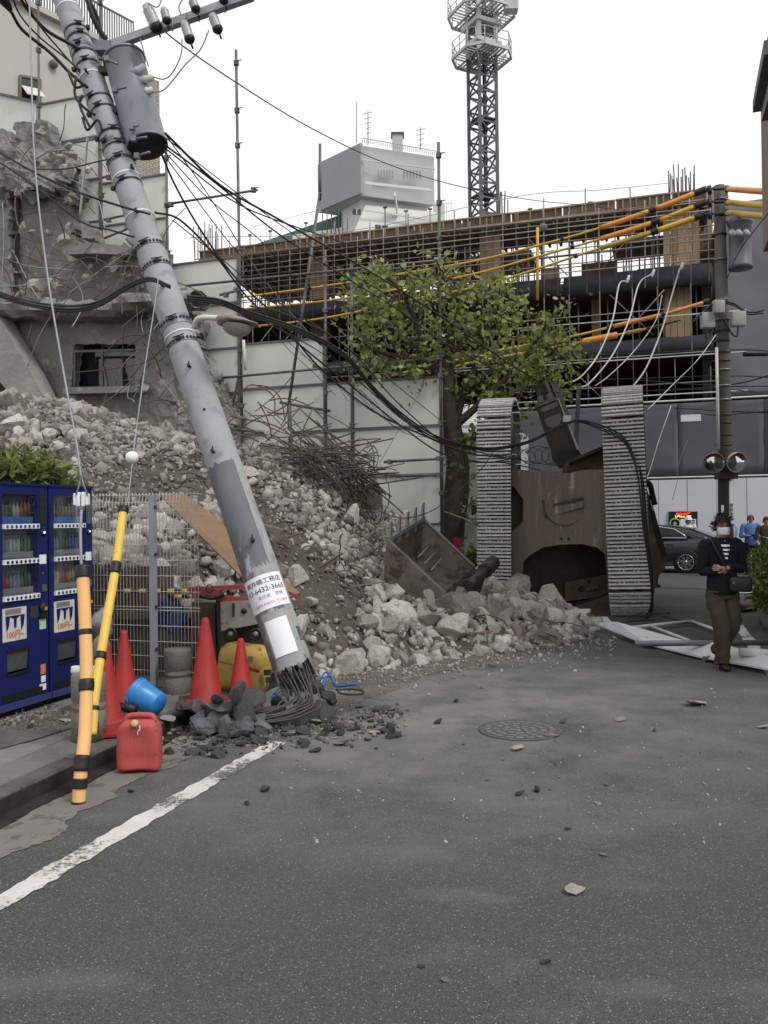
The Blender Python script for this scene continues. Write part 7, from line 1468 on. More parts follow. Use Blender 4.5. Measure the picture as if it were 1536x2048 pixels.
for k, pts in enumerate((((-10, -20, 8), (20, 20, 8.2), (45, 60, 8.4), (100, 105, 8.6), (142, 148, 8.7), (175, 175, 8.7)), ((30, -20, 8), (60, 25, 8.2), (95, 62, 8.5), (135, 85, 8.7), (160, 98, 8.8)), ((40, -20, 8), (75, 45, 8.3), (120, 100, 8.6), (160, 145, 8.7)), ((20, -20, 8), (40, 30, 8.3), (80, 75, 8.6), (130, 115, 8.7), (160, 140, 8.7)))):
    cable('service_cable', ['outermost', 'innermost', 'third', 'second'][k] + ' black service cable falling to the pole from the upper left', pts, .017 if k < 2 else .009)
b = MB(); b.tube([P(-5, -30, 7.6), P(8, 0, 7.7), P(22, 22, 7.75)], [.06, .055, .02], 10); tag(b.build('cable_closure', M['black']), 'black cable closure hanging at the top left corner', 'cable closure')
for k, pts in enumerate((((170, -20, 8.9), (185, 30, 8.9), (200, 62, 8.95), (213, 80, 9)), ((165, -20, 8.9), (190, 20, 8.9), (205, 70, 9)))):
    cable('service_cable', ['thick', 'slim'][k] + ' black cable running down behind the pole top', pts, .03 - .015 * k)
for k, pts in enumerate((((364, 78, 8.4), (362, 110, 8.4), (345, 145, 8.45), (328, 158, 8.5), (306, 154, 8.55)), ((418, 60, 8.3), (400, 100, 8.35), (370, 130, 8.4), (330, 178, 8.5), (304, 184, 8.55)), ((281, 78, 8.6), (288, 105, 8.6), (297, 133, 8.6)), ((296, 6, 8.5), (315, 14, 8.5), (325, -6, 8.5)), ((362, 30, 8.4), (358, 12, 8.4), (372, -10, 8.4)))):
    cable('jumper_wire', ['longer looping', 'longest looping', 'short', 'top left', 'top right'][k] + ' pale jumper wire between insulators and transformer', pts, .0065, 'steelw', cat_='wire')
cable('guy_wire', 'pale stranded guy wire down to the white insulator over the orange guard', [(58, -20, 8), (62, 120, 7.6), (70, 330, 7.1), (95, 550, 6.6), (130, 760, 6.1), (152, 880, 5.85), (163, 960, 5.75)], .0075, 'steelw', cat_='wire')
cable('guy_wire', 'lower end of the pale guy wire entering the orange guard', [(163, 1020, 5.7), (161, 1070, 5.65), (163, 1135, 5.6)], .011, 'steelw', cat_='wire')
b = MB(); b.tube([P(152, 990, 5.72), P(160, 965, 5.73), P(163, 950, 5.74), P(166, 965, 5.73), P(175, 990, 5.72)], .006, 6); tag(b.build('wire_loop', M['steelw']), 'wire loop over the ribbed white insulator', 'wire')
cable('guy_wire', 'thin guy wire from the pole clamp down to the white ball insulator', [(318, 545, 7.85), (308, 620, 7.6), (292, 720, 7.2), (278, 820, 6.8), (268, 895, 6.5), (258, 985, 6.35), (250, 1015, 6.3)], .0055, 'steelw', cat_='wire')
cable('plastic_conduit', 'thin white plastic conduit hanging left of the pole behind it', [(175, 275, 9.2), (170, 330, 9.2), (165, 380, 9.2), (160, 430, 9.2)], .013, 'white_dirty', cat_='conduit')
cable('stray_wire', 'thin stray wire looping low in front of the bucket teeth to the tree', [(700, 975, 14), (740, 1010, 13.4), (790, 1034, 12.4), (835, 1032, 12.2), (880, 1012, 12.6), (925, 975, 13.4), (965, 935, 14.2), (985, 905, 14.4)], .008)
cable('stray_wire', 'straight thin stay wire slanting over the pale hoarding', [(862, 742, 15.3), (820, 820, 15.2), (760, 925, 15)], .004)
cable('stray_rod', 'pale metal rod sticking out from the tree trunk toward the left track', [(888, 1023, 15.2), (925, 1036, 15), (957, 1050, 14.9)], .014, 'galv', cat_='rod', smooth=1)
for k, pts in enumerate((((335, 320, 8.7), (480, 510, 10), (620, 640, 11.4), (760, 745, 12.6), (880, 840, 13.6)), ((330, 275, 8.6), (520, 420, 10.6), (700, 545, 12.4), (860, 640, 13.8), (980, 730, 14.8)), ((345, 440, 8.5), (470, 540, 9.6), (610, 660, 10.8), (750, 790, 12.2), (900, 892, 13.6)), ((380, 590, 8.2), (520, 640, 9.4), (680, 730, 11), (820, 850, 12.6), (940, 900, 13.8)), ((326, 300, 8.7), (420, 400, 9.4), (520, 480, 10.4), (590, 560, 11.2)), ((960, 905, 14), (1100, 930, 14.5), (1180, 935, 14.8)), ((640, 640, 10.8), (790, 700, 12), (1000, 770, 14), (1180, 790, 16)))):
    cable('thin_wire', ['nearest thin line from transformer toward the tree foot', 'thin line crossing the tree crown', 'thin line beside the steep black cable', 'thin line beside the sagging bundle', 'short thin line from the transformer to the hoarding top', 'thin straight wire behind the excavator plate', 'thin line passing behind the tree trunk'][k], pts, .006, cat_='wire')
for k in range(9):
    x = 540 + k * 26; d = 10.2 + k * .22
    cable('thin_wire', 'thin loose wire curling along the fallen cable bundle', [(x, 655 + k * 18, d), (x + 40, 700 + k * 18 + random.uniform(-14, 18), d + .3), (x + 90, 735 + k * 17 + random.uniform(-10, 14), d + .6), (x + 130, 790 + k * 12, d + .9)], .0035, group='thin loose wires along the fallen cable bundle', cat_='wire')
for k in range(7):
    a = random.uniform(0, 6); cx, cy = 1035 + k * 14, 905 + random.uniform(-6, 12); pts = [(cx + 22 * math.cos(a + q * .7), cy + 17 * math.sin(a + q * .7), 14.4) for q in range(9)]
    cable('thin_wire', 'thin wire coil snagged on top of the excavator underside', pts, .005, group='wire coils snagged on the excavator', cat_='wire')
for k, pts in enumerate((((500, 612, 9), (560, 625, 9.6), (650, 665, 10.6), (720, 715, 11.4)), ((905, 880, 13.8), (960, 905, 14), (1030, 915, 14.2), (1060, 930, 14.4)), ((890, 905, 13.6), (950, 922, 14), (1010, 926, 14.2), (1080, 940, 14.6)), ((550, 600, 10), (700, 700, 11.5), (790, 800, 12.3), (900, 900, 13.5)))):
    cable('communication_cable', ['short black cable riding on top of the bundle', 'upper slack cable at the left track', 'lower slack cable at the left track', 'loose black cable beside the fallen bundle'][k], pts, .009)
# right side: lines in yellow and orange guard sleeves
def sleeved(pts, label, segs, r=.06, r2=.03, line='far_yellow'):
    q = cat([P(*p) for p in pts], 12); t = thing('sleeved_power_line', label, 'power line', q[0]); b = MB(); b.tube(q, r2, 6); b.build('line', M[line], t)
    def at(u): k = u * (len(q) - 1); i = min(int(k), len(q) - 2); return q[i].lerp(q[i + 1], k - i)
    for u0, u1, m, rr_ in segs: b = MB(); b.tube([at(u0 + (u1 - u0) * k / 8) for k in range(9)], rr_, 8); b.build('sleeve' if m != 'black' else 'black_joint', M[m], t)
    return t
sleeved([(1412, 378, 21), (1300, 422, 21.2), (1180, 462, 21.5), (1080, 490, 22), (960, 520, 22.6), (820, 545, 23.4), (650, 572, 24.3), (488, 594, 25.2)], 'topmost orange sleeved power line from the right pole toward the left', [(.0, .03, 'black', .085), (.03, .13, 'far_orange', .07), (.13, .145, 'black', .085), (.145, .26, 'far_orange', .065), (.36, .37, 'black', .06), (.66, .67, 'black', .05), (.88, .89, 'black', .05)])
sleeved([(1412, 404, 21), (1300, 447, 21.2), (1180, 484, 21.5), (1080, 512, 22), (960, 545, 22.6), (820, 574, 23.4), (650, 602, 24.3), (488, 618, 25.2)], 'middle orange sleeved power line from the right pole toward the left', [(.0, .03, 'black', .085), (.03, .12, 'far_yellow', .06), (.12, .14, 'black', .08), (.14, .26, 'far_orange', .065), (.33, .34, 'black', .06), (.63, .64, 'black', .05)])
sleeved([(1412, 428, 21), (1300, 466, 21.2), (1180, 503, 21.5), (1080, 536, 22), (960, 572, 22.6), (820, 600, 23.4), (650, 636, 24.3), (488, 655, 25.2)], 'lowest yellow sleeved power line of the upper three', [(.0, .03, 'black', .085), (.03, .125, 'far_yellow', .075), (.125, .14, 'black', .085), (.14, .26, 'tank_yellow', .065), (.32, .33, 'black', .06)])
sleeved([(1418, 602, 21), (1330, 628, 21.1), (1230, 652, 21.3), (1130, 676, 21.6), (1000, 700, 22), (880, 728, 22.5), (780, 752, 23)], 'yellow sleeved service line below the upper three, upper of two', [(.0, .02, 'black', .07), (.02, .17, 'far_orange', .045), (.17, .18, 'black', .07), (.18, .34, 'far_orange', .055), (.34, .36, 'black', .06)])
sleeved([(1360, 640, 21), (1300, 656, 21.1), (1205, 676, 21.3), (1110, 694, 21.6), (960, 722, 22), (840, 746, 22.5)], 'orange sleeved service line ending above the tree crown, lower of two', [(.0, .22, 'black', .03), (.24, .30, 'tank_yellow', .05), (.34, .50, 'far_orange', .085)])
for y0, y1, m, l in ((377, 381, 'far_orange', 'upper'), (403, 409, 'far_yellow', 'middle'), (424, 430, 'far_yellow', 'lower')):
    sleeved([(1444, y0, 20.8), (1500, y1, 18), (1550, y1 + 3, 16)], l + ' sleeved line leaving the right pole toward the street building', [(.0, .12, 'black', .08), (.12, 1, m, .065)])
# white hanging ropes over the site front
for k, pts in enumerate((((1254, 562, 20), (1238, 570, 20), (1225, 640, 19.5), (1196, 710, 19), (1160, 755, 18.5), (1128, 768, 18)), ((1304, 548, 20), (1278, 568, 20), (1258, 640, 19.5), (1225, 710, 19), (1180, 765, 18.4), (1160, 775, 18)), ((1360, 536, 20), (1344, 590, 20), (1330, 640, 19.5), (1312, 690, 19), (1290, 740, 18.5), (1262, 778, 18)), ((1324, 590, 20), (1312, 640, 19.5), (1270, 700, 19), (1220, 750, 18.4), (1190, 772, 18)), ((1433, 668, 20.5), (1395, 720, 20), (1345, 770, 19.5), (1295, 820, 19)))):
    cable('insulated_rope', ['leftmost white rope hanging from the upper line', 'second white rope from the left over the excavator', 'white rope hanging nearest the right pole', 'thin pale rope crossing behind the others', 'pale stay slanting down from the right pole'][k], pts, .018 if k < 3 else .011, 'white_dirty', cat_='rope')
for x, y in ((1254, 558), (1304, 546), (1362, 532)):
    insul(x, y + 8, x + 2, y - 8, .06, 20) if False else None
    b = MB(); b.lathe([(.001, 0), (.035, .02), (.02, .06), (.045, .09), (.02, .13), (.035, .17), (.001, .2)], P(x, y + 8, 20), (.3, 0, 1), 10); tag(b.build('line_insulator', M['ins_w']), {1254: 'left white insulator hanging at the dark tarpaulin edge', 1304: 'middle white insulator at the dark tarpaulin edge', 1362: 'right white insulator near the timber column'}[x], 'insulator')
b = MB()
b.tube(cat([P(1342, 812, 18.5), P(1318, 880, 18), P(1300, 940, 17.5), P(1290, 960, 17)], 5), .010, 5); tag(b.build('chain', M['white_dirty']), 'pale chain hanging before the grey sheeting right of the excavator', 'chain')
b = MB(); b.tube(cat([P(1345, 1000, 20), P(1355, 960, 20), P(1358, 925, 20), P(1375, 880, 20)], 5), .007, 5); tag(b.build('thin_stay', M['steelw']), 'thin stay wire crossing the white hoarding', 'wire')
# lines right of and across the right pole
for k, (y0, y1, y2, r_) in enumerate(((712, 700, 703, .016), (760, 752, 756, .014), (785, 774, 772, .013), (760, 770, 745, .016), (782, 778, 792, .012), (816, 822, 826, .016), (826, 830, 820, .01))):
    cable('overhead_line', ['highest', 'second', 'third', 'fourth', 'fifth', 'thick low', 'thin low'][k] + ' black line passing the right pole', [(1150 + 40 * k, y0, 23), (1445, y1, 20.6), (1560, y2, 18.5)], r_)
b = MB(); b.lathe([(.001, 0), (.05, 0), (.055, .05), (.055, .5), (.001, .55)], P(1487, 708, 18), (1, 0, 0), 12); tag(b.build('line_closure', M['black']), 'black cable closure hung on the line right of the right pole', 'cable closure')
cable('overhead_line', 'steep thin line down to the roof edge at the right', [(1545, 415, 14), (1480, 500, 17), (1455, 555, 19)], .01)
cable('overhead_line', 'pale thin line across the sky above the formwork', [(380, 475, 22), (700, 462, 25), (1040, 392, 26), (1200, 380, 27), (1340, 366, 28)], .010, 'steelw')

# ============================================================ PANELS AND TUBES ON THE ROAD
def board(pts, th, label, m='white', name='fallen_panel', z=.05):
    b = MB(); q = [G(x, y, zz) for x, y, zz in pts]; b.prism(q, (0, 0, th)); return tag(b.build(name, M[m]), label, 'panel')
M['panel_w'] = mat('fallen_panel_white', (.60, .62, .64), .6, c2=(.5, .51, .52), scale=2, c3=(.30, .24, .17), s3=3, a3=.14)
board([(1188, 1248, .10), (1232, 1246, .20), (1384, 1288, .10), (1292, 1290, .05)], .02, 'white steel panel lying by the right track, nearest the rubble', 'panel_w')
board([(1288, 1289, .02), (1420, 1285, .16), (1560, 1322, .14), (1560, 1345, .06), (1400, 1316, .03)], .02, 'long white steel panel lying under the walking person toward the right edge', 'panel_w')
board([(1180, 1236, .04), (1214, 1236, .06), (1225, 1248, .05), (1192, 1250, .04)], .02, 'small white panel corner against the rubble tip', 'panel_w')
for a in ((1270, 1287, 1560, 1285, .035, .16, 'long grey steel pipe across the fallen white panels', 'galv'), (1400, 1281, 1560, 1286, .02, .16, 'thin dark pipe behind the long grey one', 'steel_dark'), (1478, 1304, 1560, 1309, .05, .17, 'thick pale pipe end at the right edge', 'white_dirty'), (1262, 1256, 1384, 1243, .03, .06, 'pale channel bar lying above the fallen panels', 'white_dirty'), (1384, 1243, 1428, 1258, .022, .06, 'short pale bar angled right of the channel bar', 'white_dirty'), (1300, 1252, 1380, 1282, .022, .09, 'pale bar slanting toward the fallen panel', 'white_dirty'), (1480, 1217, 1530, 1212, .07, .07, 'dark pipe lying behind the walking person', 'steel_dark'), (1408, 1318, 1432, 1314, .03, .04, 'short broken tube end before the fallen panel', 'galv'), (1524, 1232, 1540, 1205, .06, .12, 'white board leaning at the right edge', 'white')):
    b = MB(); b.cyl(G(a[0], a[1], a[5]), G(a[2], a[3], a[5]), a[4], n=10); tag(b.build('steel_pipe', M[a[7]]), a[6], 'pipe')
mg = thing('crushed_mesh_grate', 'thin crushed wire grate under the foot of the right crawler track', 'grate', G(1295, 1235))
for k in range(8): b = MB(); b.cyl(G(1255 + k * 9, 1240, .05), G(1285 + k * 7, 1224, .12), .008, n=4); b.build('wire', M['steel_dark'], mg)
for (x0, y0, x1, y1) in ((1240, 1244, 1310, 1238), (1270, 1226, 1340, 1226), (1285, 1222, 1395, 1250)): b = MB(); b.cyl(G(x0, y0, .06), G(x1, y1, .06), .014, n=4); b.build('wire', M['steel_dark'], mg)

# ============================================================ ELECTRONIC NOTICE BOARD
nb = thing('electronic_notice_board', 'black electronic notice board with red and yellow lines on the white hoarding', 'notice board', SC(29.4, W(1367, 1040, 29.4).dot(CD), 1.5))
def nbq(x0, y0, x1, y1, out): b = MB(); s_ = 29.42 - out; b.prism([W(x0, y1, s_), W(x1, y1, s_), W(x1, y0, s_), W(x0, y0, s_)], SD * .012); return b
b = MB(); b.prism([W(1337, 1068, 29.43), W(1395, 1068, 29.43), W(1395, 1023, 29.43), W(1337, 1023, 29.43)], SD * -.06 * -1); b.build('screen', M['black'], nb)
M['led_r'] = emit('led_red', (1, .05, .02), 1.6); M['led_y'] = emit('led_yellow', (.75, .9, .08), 1.4)
rr = random.Random(2)
for nm_, cx_, cy_, w_, h_, m_ in (('red_led_row', 1366, 1027, 28, 4.6, 'led_r'), ('yellow_led_row', 1366, 1033, 33, 5, 'led_y')):      # lit characters too small to read
    b = MB()
    for q in range(8):
        x0 = cx_ - w_ / 2 + w_ * q / 8
        for _ in range(5):
            xa, ya = x0 + rr.uniform(.2, 2.2), cy_ + rr.uniform(-h_ / 2, h_ / 2 - 1); v = rr.random() < .5; b.prism([W(xa, ya, 29.37), W(xa + (.7 if v else 2.0), ya, 29.37), W(xa + (.7 if v else 2.0), ya + (2.2 if v else .7), 29.37), W(xa, ya + (2.2 if v else .7), 29.37)], SD * -.005)
    b.build(nm_, M[m_], nb)['kind'] = 'stuff'
b = MB(); c = W(1350, 1047, 29.37); b.tube([c + CD * math.cos(a) * .155 + Vector((0, 0, math.sin(a) * .155)) for a in [k * 2 * math.pi / 24 for k in range(25)]], .016, 5); b.build('green_ring', M['green_led2'] if 'green_led2' in M else emit('ring', (.3, .55, .25), .12), nb)
b = MB(); b.box(c, (.10, .02, .035)); b.box(c, (.035, .02, .10)); b.build('cross', M['white'], nb); nbq(1361, 1038, 1392, 1066, .04).build('white_list', M['paper'], nb)
b = MB()
for k in range(5):
    q = nbq(1384, 1040 + k * 4.6, 1390, 1042 + k * 4.6, .06); b.add(q.v, q.f)
b.build('print_rows', M['ink'], nb)['kind'] = 'stuff'

# ============================================================ DARK SALOON CAR
M['car'] = mat('car_paint', (.020, .021, .026), .22, .3, spec=.7, c2=(.026, .027, .032), scale=1); M['chrome'] = mat('chrome', (.65, .66, .68), .15, 1.0); M['tyre'] = mat('tyre', (.015, .015, .016), .85); M['rim'] = mat('rim', (.42, .43, .45), .3, .8)
cr = thing('dark_saloon_car', 'black saloon car passing behind the excavator, chrome window line and alloy wheels', 'car', G(1372, 1148))
wc = G(1372, 1147); fwd = (-CD * .985 + SD * .17).normalized(); lat = Vector((-fwd.y, fwd.x, 0)); lat = lat if lat.y < 0 else -lat   # lat points to the camera
def cpt(x, y, z): return wc + fwd * x + lat * (y - .90) + Vector((0, 0, z))     # x forward of the rear axle, y lateral from centre
# lower body: cross-sections along x
secs = []
for x, zb, zt, hw in ((-1.10, .42, .78, .66), (-1.04, .34, .98, .78), (-.85, .28, 1.04, .86), (-.4, .25, 1.06, .90), (.3, .22, 1.02, .905), (1.2, .20, .98, .91), (2.0, .20, .97, .91), (2.8, .24, .92, .90), (3.3, .28, .82, .84), (3.55, .34, .66, .70)):
    ring = []
    for y, z in ((-hw, zb), (-hw - .0, zb + (zt - zb) * .45), (-hw + .03, zb + (zt - zb) * .75), (-hw + .12, zt - .02), (-hw * .5, zt + .015), (0, zt + .02), (hw * .5, zt + .015), (hw - .12, zt - .02), (hw - .03, zb + (zt - zb) * .75), (hw, zb + (zt - zb) * .45), (hw, zb)): ring.append(cpt(x, y, z))
    secs.append(ring)
b = MB(); n = 11; b.add([p for r_ in secs for p in r_], [(i * n + j, i * n + (j + 1) % n, (i + 1) * n + (j + 1) % n, (i + 1) * n + j) for i in range(len(secs) - 1) for j in range(n)] + [tuple(range(n)), tuple(range((len(secs) - 1) * n, len(secs) * n))], 0, True); b.build('body', M['car'], cr)
secs = []
for x, z, hw in ((-.78, 1.03, .70), (-.45, 1.18, .67), (-.05, 1.33, .63), (.45, 1.43, .60), (1.1, 1.45, .60), (1.6, 1.38, .61), (2.1, 1.15, .66), (2.35, .98, .70)):
    secs.append([cpt(x, -hw - .10, .95), cpt(x, -hw, z - .05), cpt(x, -hw + .12, z), cpt(x, hw - .12, z), cpt(x, hw, z - .05), cpt(x, hw + .10, .95)])
b = MB(); n = 6; b.add([p for r_ in secs for p in r_], [(i * n + j, i * n + (j + 1) % n, (i + 1) * n + (j + 1) % n, (i + 1) * n + j) for i in range(len(secs) - 1) for j in range(n)] + [tuple(range(n)), tuple(range((len(secs) - 1) * n, len(secs) * n))], 0, True); b.build('cabin', M['car'], cr)
wp = [(-.02, 1.05), (.08, 1.16), (.35, 1.32), (.75, 1.385), (1.25, 1.385), (1.75, 1.25), (2.05, 1.06)]
def side_y(z): return .79 - (z - .95) * .24
b = MB(); b.prism([cpt(x, side_y(z) + .012, z) for x, z in wp], lat * -.03); b.build('side_window', M['glass_d'], cr)
b = MB(); q = [cpt(x, side_y(z) + .025, z) for x, z in wp]; b.tube(q + [q[0]], .018, 6); b.build('chrome_trim', M['chrome'], cr)
b = MB(); b.bar(cpt(.95, .83, 1.04), cpt(1.0, .73, 1.40), .05, .05); b.build('door_pillar', M['black'], cr)
b = MB(); b.prism([cpt(-.74, -.55, 1.065), cpt(-.74, .55, 1.065), cpt(-.05, .5, 1.345), cpt(-.05, -.5, 1.345)], Vector((0, 0, .012))); b.build('rear_window', M['glass_d'], cr)
b = MB(); b.bar(cpt(.35, .925, .86), cpt(.58, .925, .86), .02, .025); b.build('door_handle', M['chrome'], cr)
b = MB(); b.bar(cpt(.35, .93, .27), cpt(2.3, .93, .27), .02, .03); b.build('sill_trim', M['chrome'], cr)
b = MB(); b.box(cpt(-1.06, .62, .84), (.10, .30, .12)); b.build('tail_light', mat('tail', (.35, .02, .02), .3), cr)
for x in (0, 2.75):
    for y, sg in ((.90, 1), (-.90, -1)):
        c = cpt(x, y, .335); b = MB(); b.lathe([(.22, -.2), (.31, -.2), (.335, -.17), (.335, -.02), (.31, .015), (.235, .015), (.225, .0)], c, lat * sg, 32); w_ = b.build('wheel', M['tyre'], cr)
        b = MB(); b.lathe([(.001, -.05), (.22, -.05), (.22, -.04), (.001, -.04)], c, lat * sg, 24); b.build('brake_disc', M['tyre'], w_)
        b = MB(); b.tube([c + lat * sg * .008 + (fwd * math.cos(a) + Vector((0, 0, 1)) * math.sin(a)) * .228 for a in [k * 2 * math.pi / 28 for k in range(29)]], .012, 6)
        for k in range(7):
            a = 2 * math.pi * k / 7 + .2; d = fwd * math.cos(a) + Vector((0, 0, 1)) * math.sin(a); e = fwd * -math.sin(a) + Vector((0, 0, 1)) * math.cos(a); h0 = c + lat * sg * .0
            b.bar(h0 + d * .04 + e * .01, h0 + d * .225 + e * .035, .022, .018, up=lat); b.bar(h0 + d * .04 - e * .01, h0 + d * .225 - e * .035, .022, .018, up=lat)
        b.lathe([(.001, .01), (.05, .01), (.045, -.01), (.001, -.01)], c, lat * sg, 14); b.build('rim', M['rim'], w_)
        b = MB(); b.lathe([(.335, -.02), (.375, -.02), (.375, .002), (.345, .002)], c, lat * sg, 28); b.build('wheel_arch', M['black'], w_)

# ============================================================ PEOPLE
M['skin'] = mat('skin', (.42, .24, .165), .55, c2=(.36, .19, .13), scale=9, spec=.35); M['hair'] = mat('hair', (.012, .010, .010), .6, c2=(.03, .026, .024), scale=30)
M['hair_g'] = mat('hair_grey', (.14, .13, .125), .7, c2=(.06, .055, .05), scale=30)
def skinmesh(name, verts, edges, m, par, sub=2, root=0):
    """verts: [(pos, radius or (rx, ry))]"""
    me = bpy.data.meshes.new(name); me.from_pydata([tuple(v[0]) for v in verts], edges, []); o = bpy.data.objects.new(name, me); col.objects.link(o)
    sk = o.modifiers.new('skin', 'SKIN'); sk.use_smooth_shade = True
    for i, v in enumerate(verts):
        r = v[1]; me.skin_vertices[0].data[i].radius = (r, r) if not isinstance(r, tuple) else r
        me.skin_vertices[0].data[i].use_root = (i == root)
    ss = o.modifiers.new('sub', 'SUBSURF'); ss.levels = sub; ss.render_levels = sub
    dg = bpy.context.evaluated_depsgraph_get(); dg.update(); m2 = bpy.data.meshes.new_from_object(o.evaluated_get(dg)); bpy.data.objects.remove(o); bpy.data.meshes.remove(me)
    m2.name = name; m2.materials.clear(); m2.materials.append(m); return link(name, m2, par)
def person(label, foot, facing, h=1.7, top=None, bottom=None, shoes=None, hair='hair', pose=None, arms=None, detail=True, legs=None, glasses=False, mask=False):
    """local frame: +y is the direction the person faces"""
    t = thing('person', label, 'person', foot); f = Vector((math.sin(facing), -math.cos(facing), 0)); rgt = Vector((-f.y, f.x, 0)) * -1; k = h / 1.7
    # rgt = the person's left-hand side as seen from the front right
    def L(x, y, z): return foot + (rgt * x + f * y + Vector((0, 0, z))) * k
    t['_'] = 0; del t['_']
    lg = legs or dict(l=[(.10, .0, .93), (.105, .03, .50), (.105, -.02, .09), (.11, .10, .03)], r=[(-.10, .0, .93), (-.105, .03, .50), (-.105, -.02, .09), (-.11, .10, .03)])
    am = arms or dict(l=[(.20, -.01, 1.40), (.25, -.03, 1.12), (.24, .08, .88)], r=[(-.20, -.01, 1.40), (-.25, -.03, 1.12), (-.24, .08, .88)])
    hd = Vector((0, .02, 1.58))
    # continuous body in skin
    V = [((0, 0, .95), (.10, .08)), ((0, -.01, 1.15), (.10, .08)), ((0, -.015, 1.34), (.10, .07)), ((0, -.01, 1.45), (.055, .055)), ((0, .01, 1.51), (.052, .056)), ((0, .02, 1.575), (.072, .088)), ((0, .015, 1.635), (.068, .085)), ((0, .01, 1.665), (.045, .06))]
    E = [(i, i + 1) for i in range(7)]
    for sd_ in ('l', 'r'):
        base = len(V); pts = am[sd_]; V += [(pts[0], .05), (pts[1], .042), (pts[2], .028)]; E += [(2, base), (base, base + 1), (base + 1, base + 2)]
        base = len(V); pts = lg[sd_]; V += [(pts[0], .06), (pts[1], .05), (pts[2], .04)]; E += [(0, base), (base, base + 1), (base + 1, base + 2)]
    skinmesh('body', [(L(*v[0]), tuple(x * k for x in v[1]) if isinstance(v[1], tuple) else v[1] * k) for v in V], E, M['skin'], t)
    # hands with five fingers
    for sd_ in ('l', 'r'):
        w0 = Vector(am[sd_][2]); el = Vector(am[sd_][1]); d = (w0 - el).normalized(); pn = Vector((0, 1, 0)) if abs(d.y) < .7 else Vector((0, 0, 1)); sv = d.cross(pn).normalized()
        if 'hand' + sd_ in am: d, sv = Vector(am['hand' + sd_][0]).normalized(), Vector(am['hand' + sd_][1]).normalized()
        nv = d.cross(sv).normalized(); V = [(w0, .026), (w0 + d * .05, (.034, .020)), (w0 + d * .085, (.036, .018))]; E = [(0, 1), (1, 2)]
        for q in range(4):
            o_ = (-.027 + .018 * q); ln = (.062, .072, .068, .052)[q]; b0 = len(V); a = w0 + d * .088 + sv * o_; V += [(a, .0095), (a + d * ln * .5 + nv * .012, .0085), (a + d * ln * .85 + nv * .032, .0075)]; E += [(2, b0), (b0, b0 + 1), (b0 + 1, b0 + 2)]
        b0 = len(V); a = w0 + d * .03 - sv * .032; V += [(a, .012), (a + d * .035 - sv * .02 + nv * .01, .010), (a + d * .06 - sv * .022 + nv * .02, .009)]; E += [(1, b0), (b0, b0 + 1), (b0 + 1, b0 + 2)]
        skinmesh('hand', [(L(*v[0]), tuple(x * k for x in v[1]) if isinstance(v[1], tuple) else v[1] * k) for v in V], E, M['skin'], t, 1)
    # clothes
    def loft(b, secs, n=22, amp=.008, ax=None, sq=0):
        vs = []
        for i, (c, rx, ry) in enumerate(secs):
            c = Vector(c); d = Vector(secs[min(i + 1, len(secs) - 1)][0]) - Vector(secs[max(i - 1, 0)][0]); d.normalize(); x = Vector((1, 0, 0)) if ax is None else Vector(ax); x = (x - d * x.dot(d)).normalized(); y = d.cross(x)
            for j in range(n):
                a = 2 * math.pi * j / n; w = 1 + amp / max(rx, .03) * noise.fractal(Vector((c.x * 9 + math.cos(a) * 1.6, c.z * 16, math.sin(a) * 1.6)), 1, 2, 3); vs.append(L(*(c + x * math.cos(a) * rx * w + y * math.sin(a) * ry * w)))
        k0 = len(secs); b.add(vs, [(i * n + j, i * n + (j + 1) % n, (i + 1) * n + (j + 1) % n, (i + 1) * n + j) for i in range(k0 - 1) for j in range(n)] + [tuple(range(n)), tuple(range((k0 - 1) * n, k0 * n))], 0, True)
    def dens(secs, m_=4):
        cs = cat([Vector(s_[0]) for s_ in secs], m_); out = []
        for q in range(len(cs)): u = q / m_; i = min(int(u), len(secs) - 2); f_ = u - i; out.append((cs[q], secs[i][1] * (1 - f_) + secs[i + 1][1] * f_, secs[i][2] * (1 - f_) + secs[i + 1][2] * f_))
        return out
    b = MB(); loft(b, dens([((0, .005, .83), .168, .125), ((0, .005, .93), .172, .128), ((0, .0, 1.08), .160, .122), ((0, -.005, 1.22), .168, .124), ((0, -.01, 1.33), .186, .120), ((0, -.015, 1.40), .175, .105), ((0, -.03, 1.44), .11, .075), ((0, -.035, 1.462), .072, .060)]), amp=.007)
    for sd_ in ('l', 'r'):
        p = am[sd_]; sg = 1 if p[0][0] > 0 else -1; s0_ = Vector(p[0]) + Vector((-.05 * sg, 0, .015)); mid = Vector(p[1]).lerp(Vector(p[2]), .88)
        loft(b, dens([(s0_, .060, .070), (p[0], .070, .072), (Vector(p[0]).lerp(Vector(p[1]), .5), .062, .064), (p[1], .058, .058), (Vector(p[1]).lerp(mid, .5), .052, .050), (mid, .042, .040)], 4), 16, .010, (0, 1, 0))
    jk = b.build('jacket', top, t)
    b = MB(); loft(b, dens([((0, .0, .78), .150, .118), ((0, 0, .88), .158, .12), ((0, 0, .98), .150, .115)]), amp=.006)
    for sd_ in ('l', 'r'):
        p = [Vector(x) for x in lg[sd_]]; loft(b, dens([(p[0] + Vector((0, 0, -.02)), .09, .11), (p[0] + Vector((0, 0, -.14)), .100, .110), (p[0].lerp(p[1], .65), .094, .098), (p[1], .086, .088), (p[1].lerp(p[2], .5), .082, .084), (p[2] + Vector((0, 0, .03)), .074, .080), (p[2] + Vector((0, .01, -.025)), .078, .086)], 5), 18, .022)
    b.build('trousers', bottom, t)
